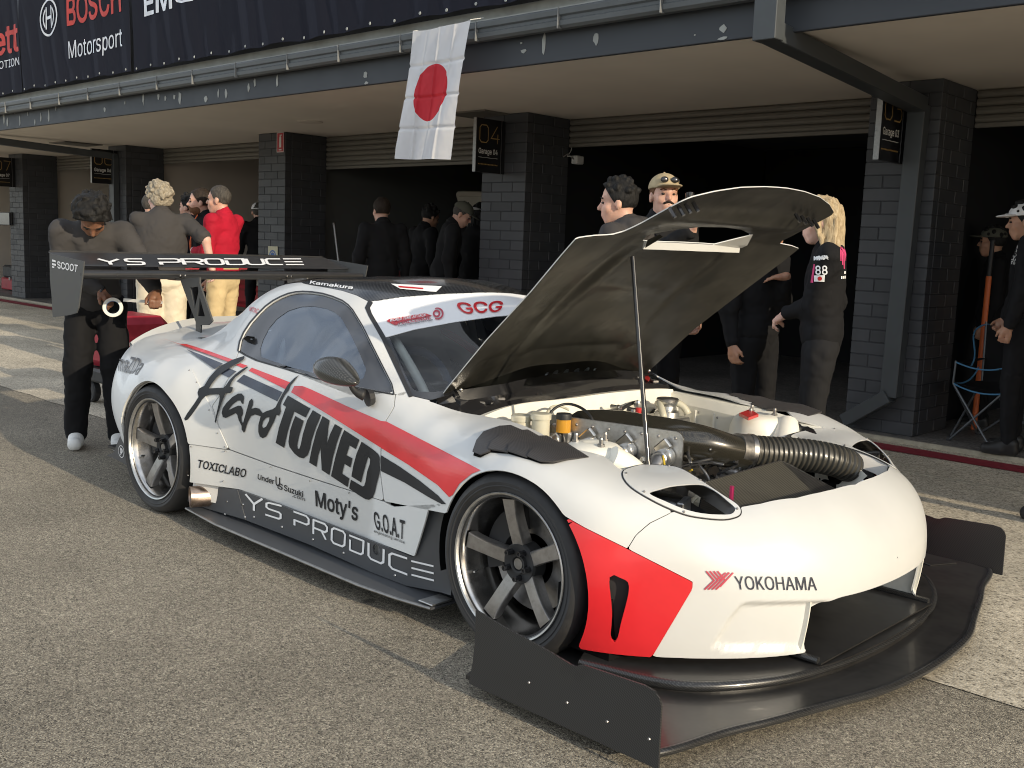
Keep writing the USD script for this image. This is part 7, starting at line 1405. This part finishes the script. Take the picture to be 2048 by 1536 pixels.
def sag(c, d, n=12):
    u, v = np.meshgrid(np.linspace(0, 1, n), np.linspace(0, 1, n), indexing='ij'); P = (1-u)[..., None]*((1-v)[..., None]*c[0]+v[..., None]*c[1])+u[..., None]*((1-v)[..., None]*c[3]+v[..., None]*c[2]); P = P+np.asarray(d)*(16*u*(1-u)*v*(1-v))[..., None]; i = np.arange(n*n).reshape(n, n); Q = np.stack([i[:-1, :-1], i[1:, :-1], i[1:, 1:], i[:-1, 1:]], -1).reshape(-1, 4); return solidify(tm(P.reshape(-1, 3), np.vstack([Q[:, :3], Q[:, [0, 2, 3]]])), .004)
obj('seat', sag([sFL, sFR, sBR, sBL], (0, 0, -.07)), K['chair_black'], t, smooth=True)
bL, bR = A(-.645, .90, .40), A(-.20, .92, .34)
obj('backrest', sag([sBL, sBR, bR, bL], (0, .07, 0)), K['chair_black'], t, smooth=True)
obj('armrest', sag([A(-.66, .63, -.1), A(-.645, .64, .36), A(-.60, .64, .36), A(-.61, .63, -.1)], (0, 0, -.01)), K['chair_black'], t); obj('armrest', sag([A(-.25, .62, -.25), A(-.18, .63, .3), A(-.23, .63, .3), A(-.30, .62, -.25)], (0, 0, -.01)), K['chair_black'], t)
for pts in ([bL, (bL+bR)/2+[0, .02, -.012], bR], [bL, A(-.655, .78, .2), A(-.60, .66, .1), A(-.60, .60, .05)], [A(-.66, .63, -.1), A(-.50, .60, -.14), A(-.28, .63, -.24)], [sFL, (sFL+sFR)/2-[0, 0, .03], sFR], [sFL, A(-.61, .50, .1), A(-.60, .58, .2)]): obj('piping', tube(smoothline(pts, 14), .0065, 6), K['chair_blue'], t, smooth=True)
t = thing('pole', 'orange pole standing upright behind the folding chair', 'pole'); K['pole_orange'] = plain('pole_orange', (.55, .12, .03), .5)
obj('shaft', tube([(-.725, 5.2, .04), (-.722, 5.2, 1.27)], .022, 12), K['pole_orange'], t, smooth=40); obj('grip', tube([(-.722, 5.2, 1.27), (-.720, 5.2, 1.55)], .018, 12), K['black_matte'], t, smooth=40)
# cars parked in the garages (simple shells with the parts one can see)
K['car_red'] = plain('garage_car_red', (.20, .012, .015), .3, coat=.4); K['car_dark'] = plain('garage_car_dark', (.012, .022, .02), .3, coat=.4); K['car_white'] = plain('garage_car_cream', (.50, .46, .38), .5)
def parked(label, x, y, yaw, paint, open_bonnet=False):
    t = thing('parked_car', label, 'car'); c, s = math.cos(yaw), math.sin(yaw)
    def put(n, m, mt, sm=40):
        m = m.copy(); m.apply_transform(trimesh.transformations.rotation_matrix(yaw, (0, 0, 1))); m.apply_translation((x, y, .036)); obj(n, m, mt, t, smooth=sm)
    prof = [(-2.05, .30), (-2.1, .55), (-2.05, .82), (-1.75, .93), (-1.2, .97), (.55, .93), (1.5, .86), (1.95, .74), (2.1, .55), (2.08, .28)]
    ar = unary_union([Point(-1.3, .31).buffer(.37), Point(1.3, .31).buffer(.37)]); bd = Polygon(prof+[(2.05, .2), (-2.05, .2)]).buffer(.03).buffer(-.03).difference(ar)
    put('body', frame(prism(bd, 1.62), (0, .81, 0), (1, 0, 0), (0, 0, 1), (0, -1, 0)), paint)
    gl = [(-1.55, .95), (-.95, 1.30), (.0, 1.34), (.85, .92)]; g0 = Polygon(gl).buffer(.03); put('cabin', frame(prism(g0, 1.36), (0, .68, 0), (1, 0, 0), (0, 0, 1), (0, -1, 0)), K['glass_border'])
    put('roof', frame(prism(Polygon([(-.98, 1.32), (.02, 1.36), (.05, 1.385), (-.95, 1.37)]).buffer(.015), 1.30), (0, .65, 0), (1, 0, 0), (0, 0, 1), (0, -1, 0)), paint)
    for xx in (-1.3, 1.3):
        for yy in (-.72, .72): put('wheel', lathe([(0, -.10), (.2, -.10), (.29, -.09), (.31, -.06), (.31, .06), (.29, .09), (.2, .10), (0, .10)], 28, 'y', (xx, yy, .31)), K['rubber'])
    for yy in (-.55, .55): put('headlight', bx(2.06, 2.12, yy-.16, yy+.16, .55, .66, .02), K['chrome'])
    put('bumper', bx(2.03, 2.15, -.78, .78, .28, .50, .03), paint)
    if open_bonnet:
        a = np.array([.62, 0, .95]); d = np.array([.55, 0, .83]); L = 1.25; nrm = np.array([-.83, 0, .55]); sh = sbox(0, -.72, L, .72).buffer(.08).buffer(-.02)
        put('bonnet', frame(prism(sh, .03), a, d, (0, 1, 0), nrm), K['car_white']); put('bonnet_frame', frame(prism(sh.buffer(-.06).difference(sh.buffer(-.12)), .02), a-nrm*.021, d, (0, 1, 0), nrm), K['car_white']); put('bonnet_brace', cat_(*[frame(prism(LineString([(.15, q), (1.1, -q)]).buffer(.03), .02), a-nrm*(.021+.021*(q > 0)), d, (0, 1, 0), nrm) for q in (-.5, .5)]), K['car_white'])
    return t
parked('dark red sports car in the shade behind the man in the black sweater', -8.6, 7.2, math.radians(-95), K['car_red'])
parked('cream car with its bonnet raised behind the bending man', -8.15, 8.2, math.radians(-75), K['car_white'], True)
parked('dark green car with its nose towards the opening of the garage 06 bay', -15.6, 7.2, math.radians(-92), K['car_dark'])
parked('red car half hidden behind the man in the red shirt', -11.9, 7.6, math.radians(-95), K['car_red'])
t = thing('strut_pole', 'thin grey pole leaning in front of the dark red car', 'pole'); a, b = onY([(668, 448), (676, 512)], 5.0); obj('shaft', tube([a, a+(b-a)*2.6], .02, 10), K['steel'], t, smooth=True); obj('cap', trimesh.creation.icosphere(2, .024).apply_translation(a), K['steel'], t)
# red trolley behind the wing
t = thing('trolley', 'red wheeled pit trolley behind the rear wing', 'trolley'); c = onZ([(262, 690)], .15)[0]; cx, cy = -5.6, .42
K['trolley_red'] = plain('trolley_red', (.30, .015, .03), .4, var=.2)
obj('tank', bx(cx-.30, cx+.32, cy-.2, cy+.25, .30, .72, .06), K['trolley_red'], t); obj('shroud', lathe([(0, .06), (.10, .06), (.15, .04), (.16, 0), (.16, -.05)], 24, 'y', (cx-.05, cy-.15, .86)), K['trolley_red'], t, smooth=30)
obj('reel', lathe([(0, .08), (.08, .08), (.10, .06)], 20, 'y', (cx-.05, cy-.16, .86)), K['black_matte'], t, smooth=30); obj('frame', bx(cx-.32, cx+.34, cy-.21, cy+.26, .18, .29, .02), K['black_matte'], t)
for dx in (-.2, .22):
    for dy in (-.15, .2): obj('wheel', lathe([(0, -.03), (.08, -.03), (.09, -.02), (.09, .02), (.08, .03), (0, .03)], 18, 'y', (cx+dx, cy+dy, .095)), K['rubber'], t)
obj('handle', tube(smoothline([(cx-.3, cy-.1, .70), (cx-.36, cy-.1, .9), (cx-.3, cy-.1, 1.0)], 10), .015, 8), K['steel'], t)
# small dark board on the far wall and a bag
t = thing('wall_screen', 'small black screen on the beige wall at the left edge', 'screen'); a, b = onY([(2, 425), (22, 450)], 4.36); obj('panel', bx(a[0]-.15, b[0], 4.33, 4.37, b[2], a[2], .005), K['black_gloss'], t); obj('bezel', bx(a[0]-.16, b[0]+.01, 4.37, 4.39, b[2]-.01, a[2]+.01, .004), K['black_matte'], t)
t = thing('equipment_case', 'dark equipment case with a red base at the left edge of the garage', 'case'); obj('lid', bx(-20.5, -19.55, 5.0, 5.5, .30, .56, .04), K['black_matte'], t); obj('base', bx(-20.52, -19.53, 4.98, 5.52, .06, .30, .02), K['trolley_red'], t); obj('clasp', bx(-20.05, -19.98, 4.96, 4.99, .26, .33, .005), K['steel'], t)
# far side door roundel seen past the bonnet: white disc with black bars, red wedge
def far_lay(name, poly, m, x0, lift):
    v, f_ = flat2d(poly); v, f_ = subdiv(v, f_, .03); O = np.c_[v[:, 0], np.full(len(v), 2.), v[:, 1]]; loc, ri, _ = FULL.ray.intersects_location(O, np.repeat([[0, -1., 0]], len(O), 0), multiple_hits=False); P = np.full((len(O), 3), np.nan); P[ri] = loc+[0, lift, 0]; ok = ~np.isnan(P[:, 0]); f_ = f_[ok[f_].all(1)]
    if len(f_): u, inv = np.unique(f_, return_inverse=True); obj(name, tm(P[u], inv.reshape(-1, 3)), m, CAR)
# ================================================================ every thing's Xform stands at its base
for prim in list(stage.GetPrimAtPath('/World').GetChildren()):
    if prim.GetTypeName() != 'Xform' or prim.IsInstance() or prim.GetPath() in KEEP_BASE if 'KEEP_BASE' in globals() else prim.GetTypeName() != 'Xform': continue
    if prim.IsInstance(): continue
    op = prim.GetAttribute('xformOp:translate')
    if not op or any(abs(v) > 1e-9 for v in op.Get()) or prim.GetAttribute('xformOp:rotateZ'): continue
    ms = [UsdGeom.Mesh(q) for q in Usd.PrimRange(prim) if q.GetTypeName() == 'Mesh']
    if not ms: continue
    pts = [np.array(m.GetPointsAttr().Get()) for m in ms]; a = np.min([p.min(0) for p in pts], axis=0); b = np.max([p.max(0) for p in pts], axis=0)
    base = np.array([(a[0]+b[0])/2, (a[1]+b[1])/2, a[2]])
    op.Set(Gf.Vec3d(*map(float, base)))
    for m, p in zip(ms, pts): m.GetPointsAttr().Set(Vt.Vec3fArray.FromNumpy((p-base).astype(np.float32)))
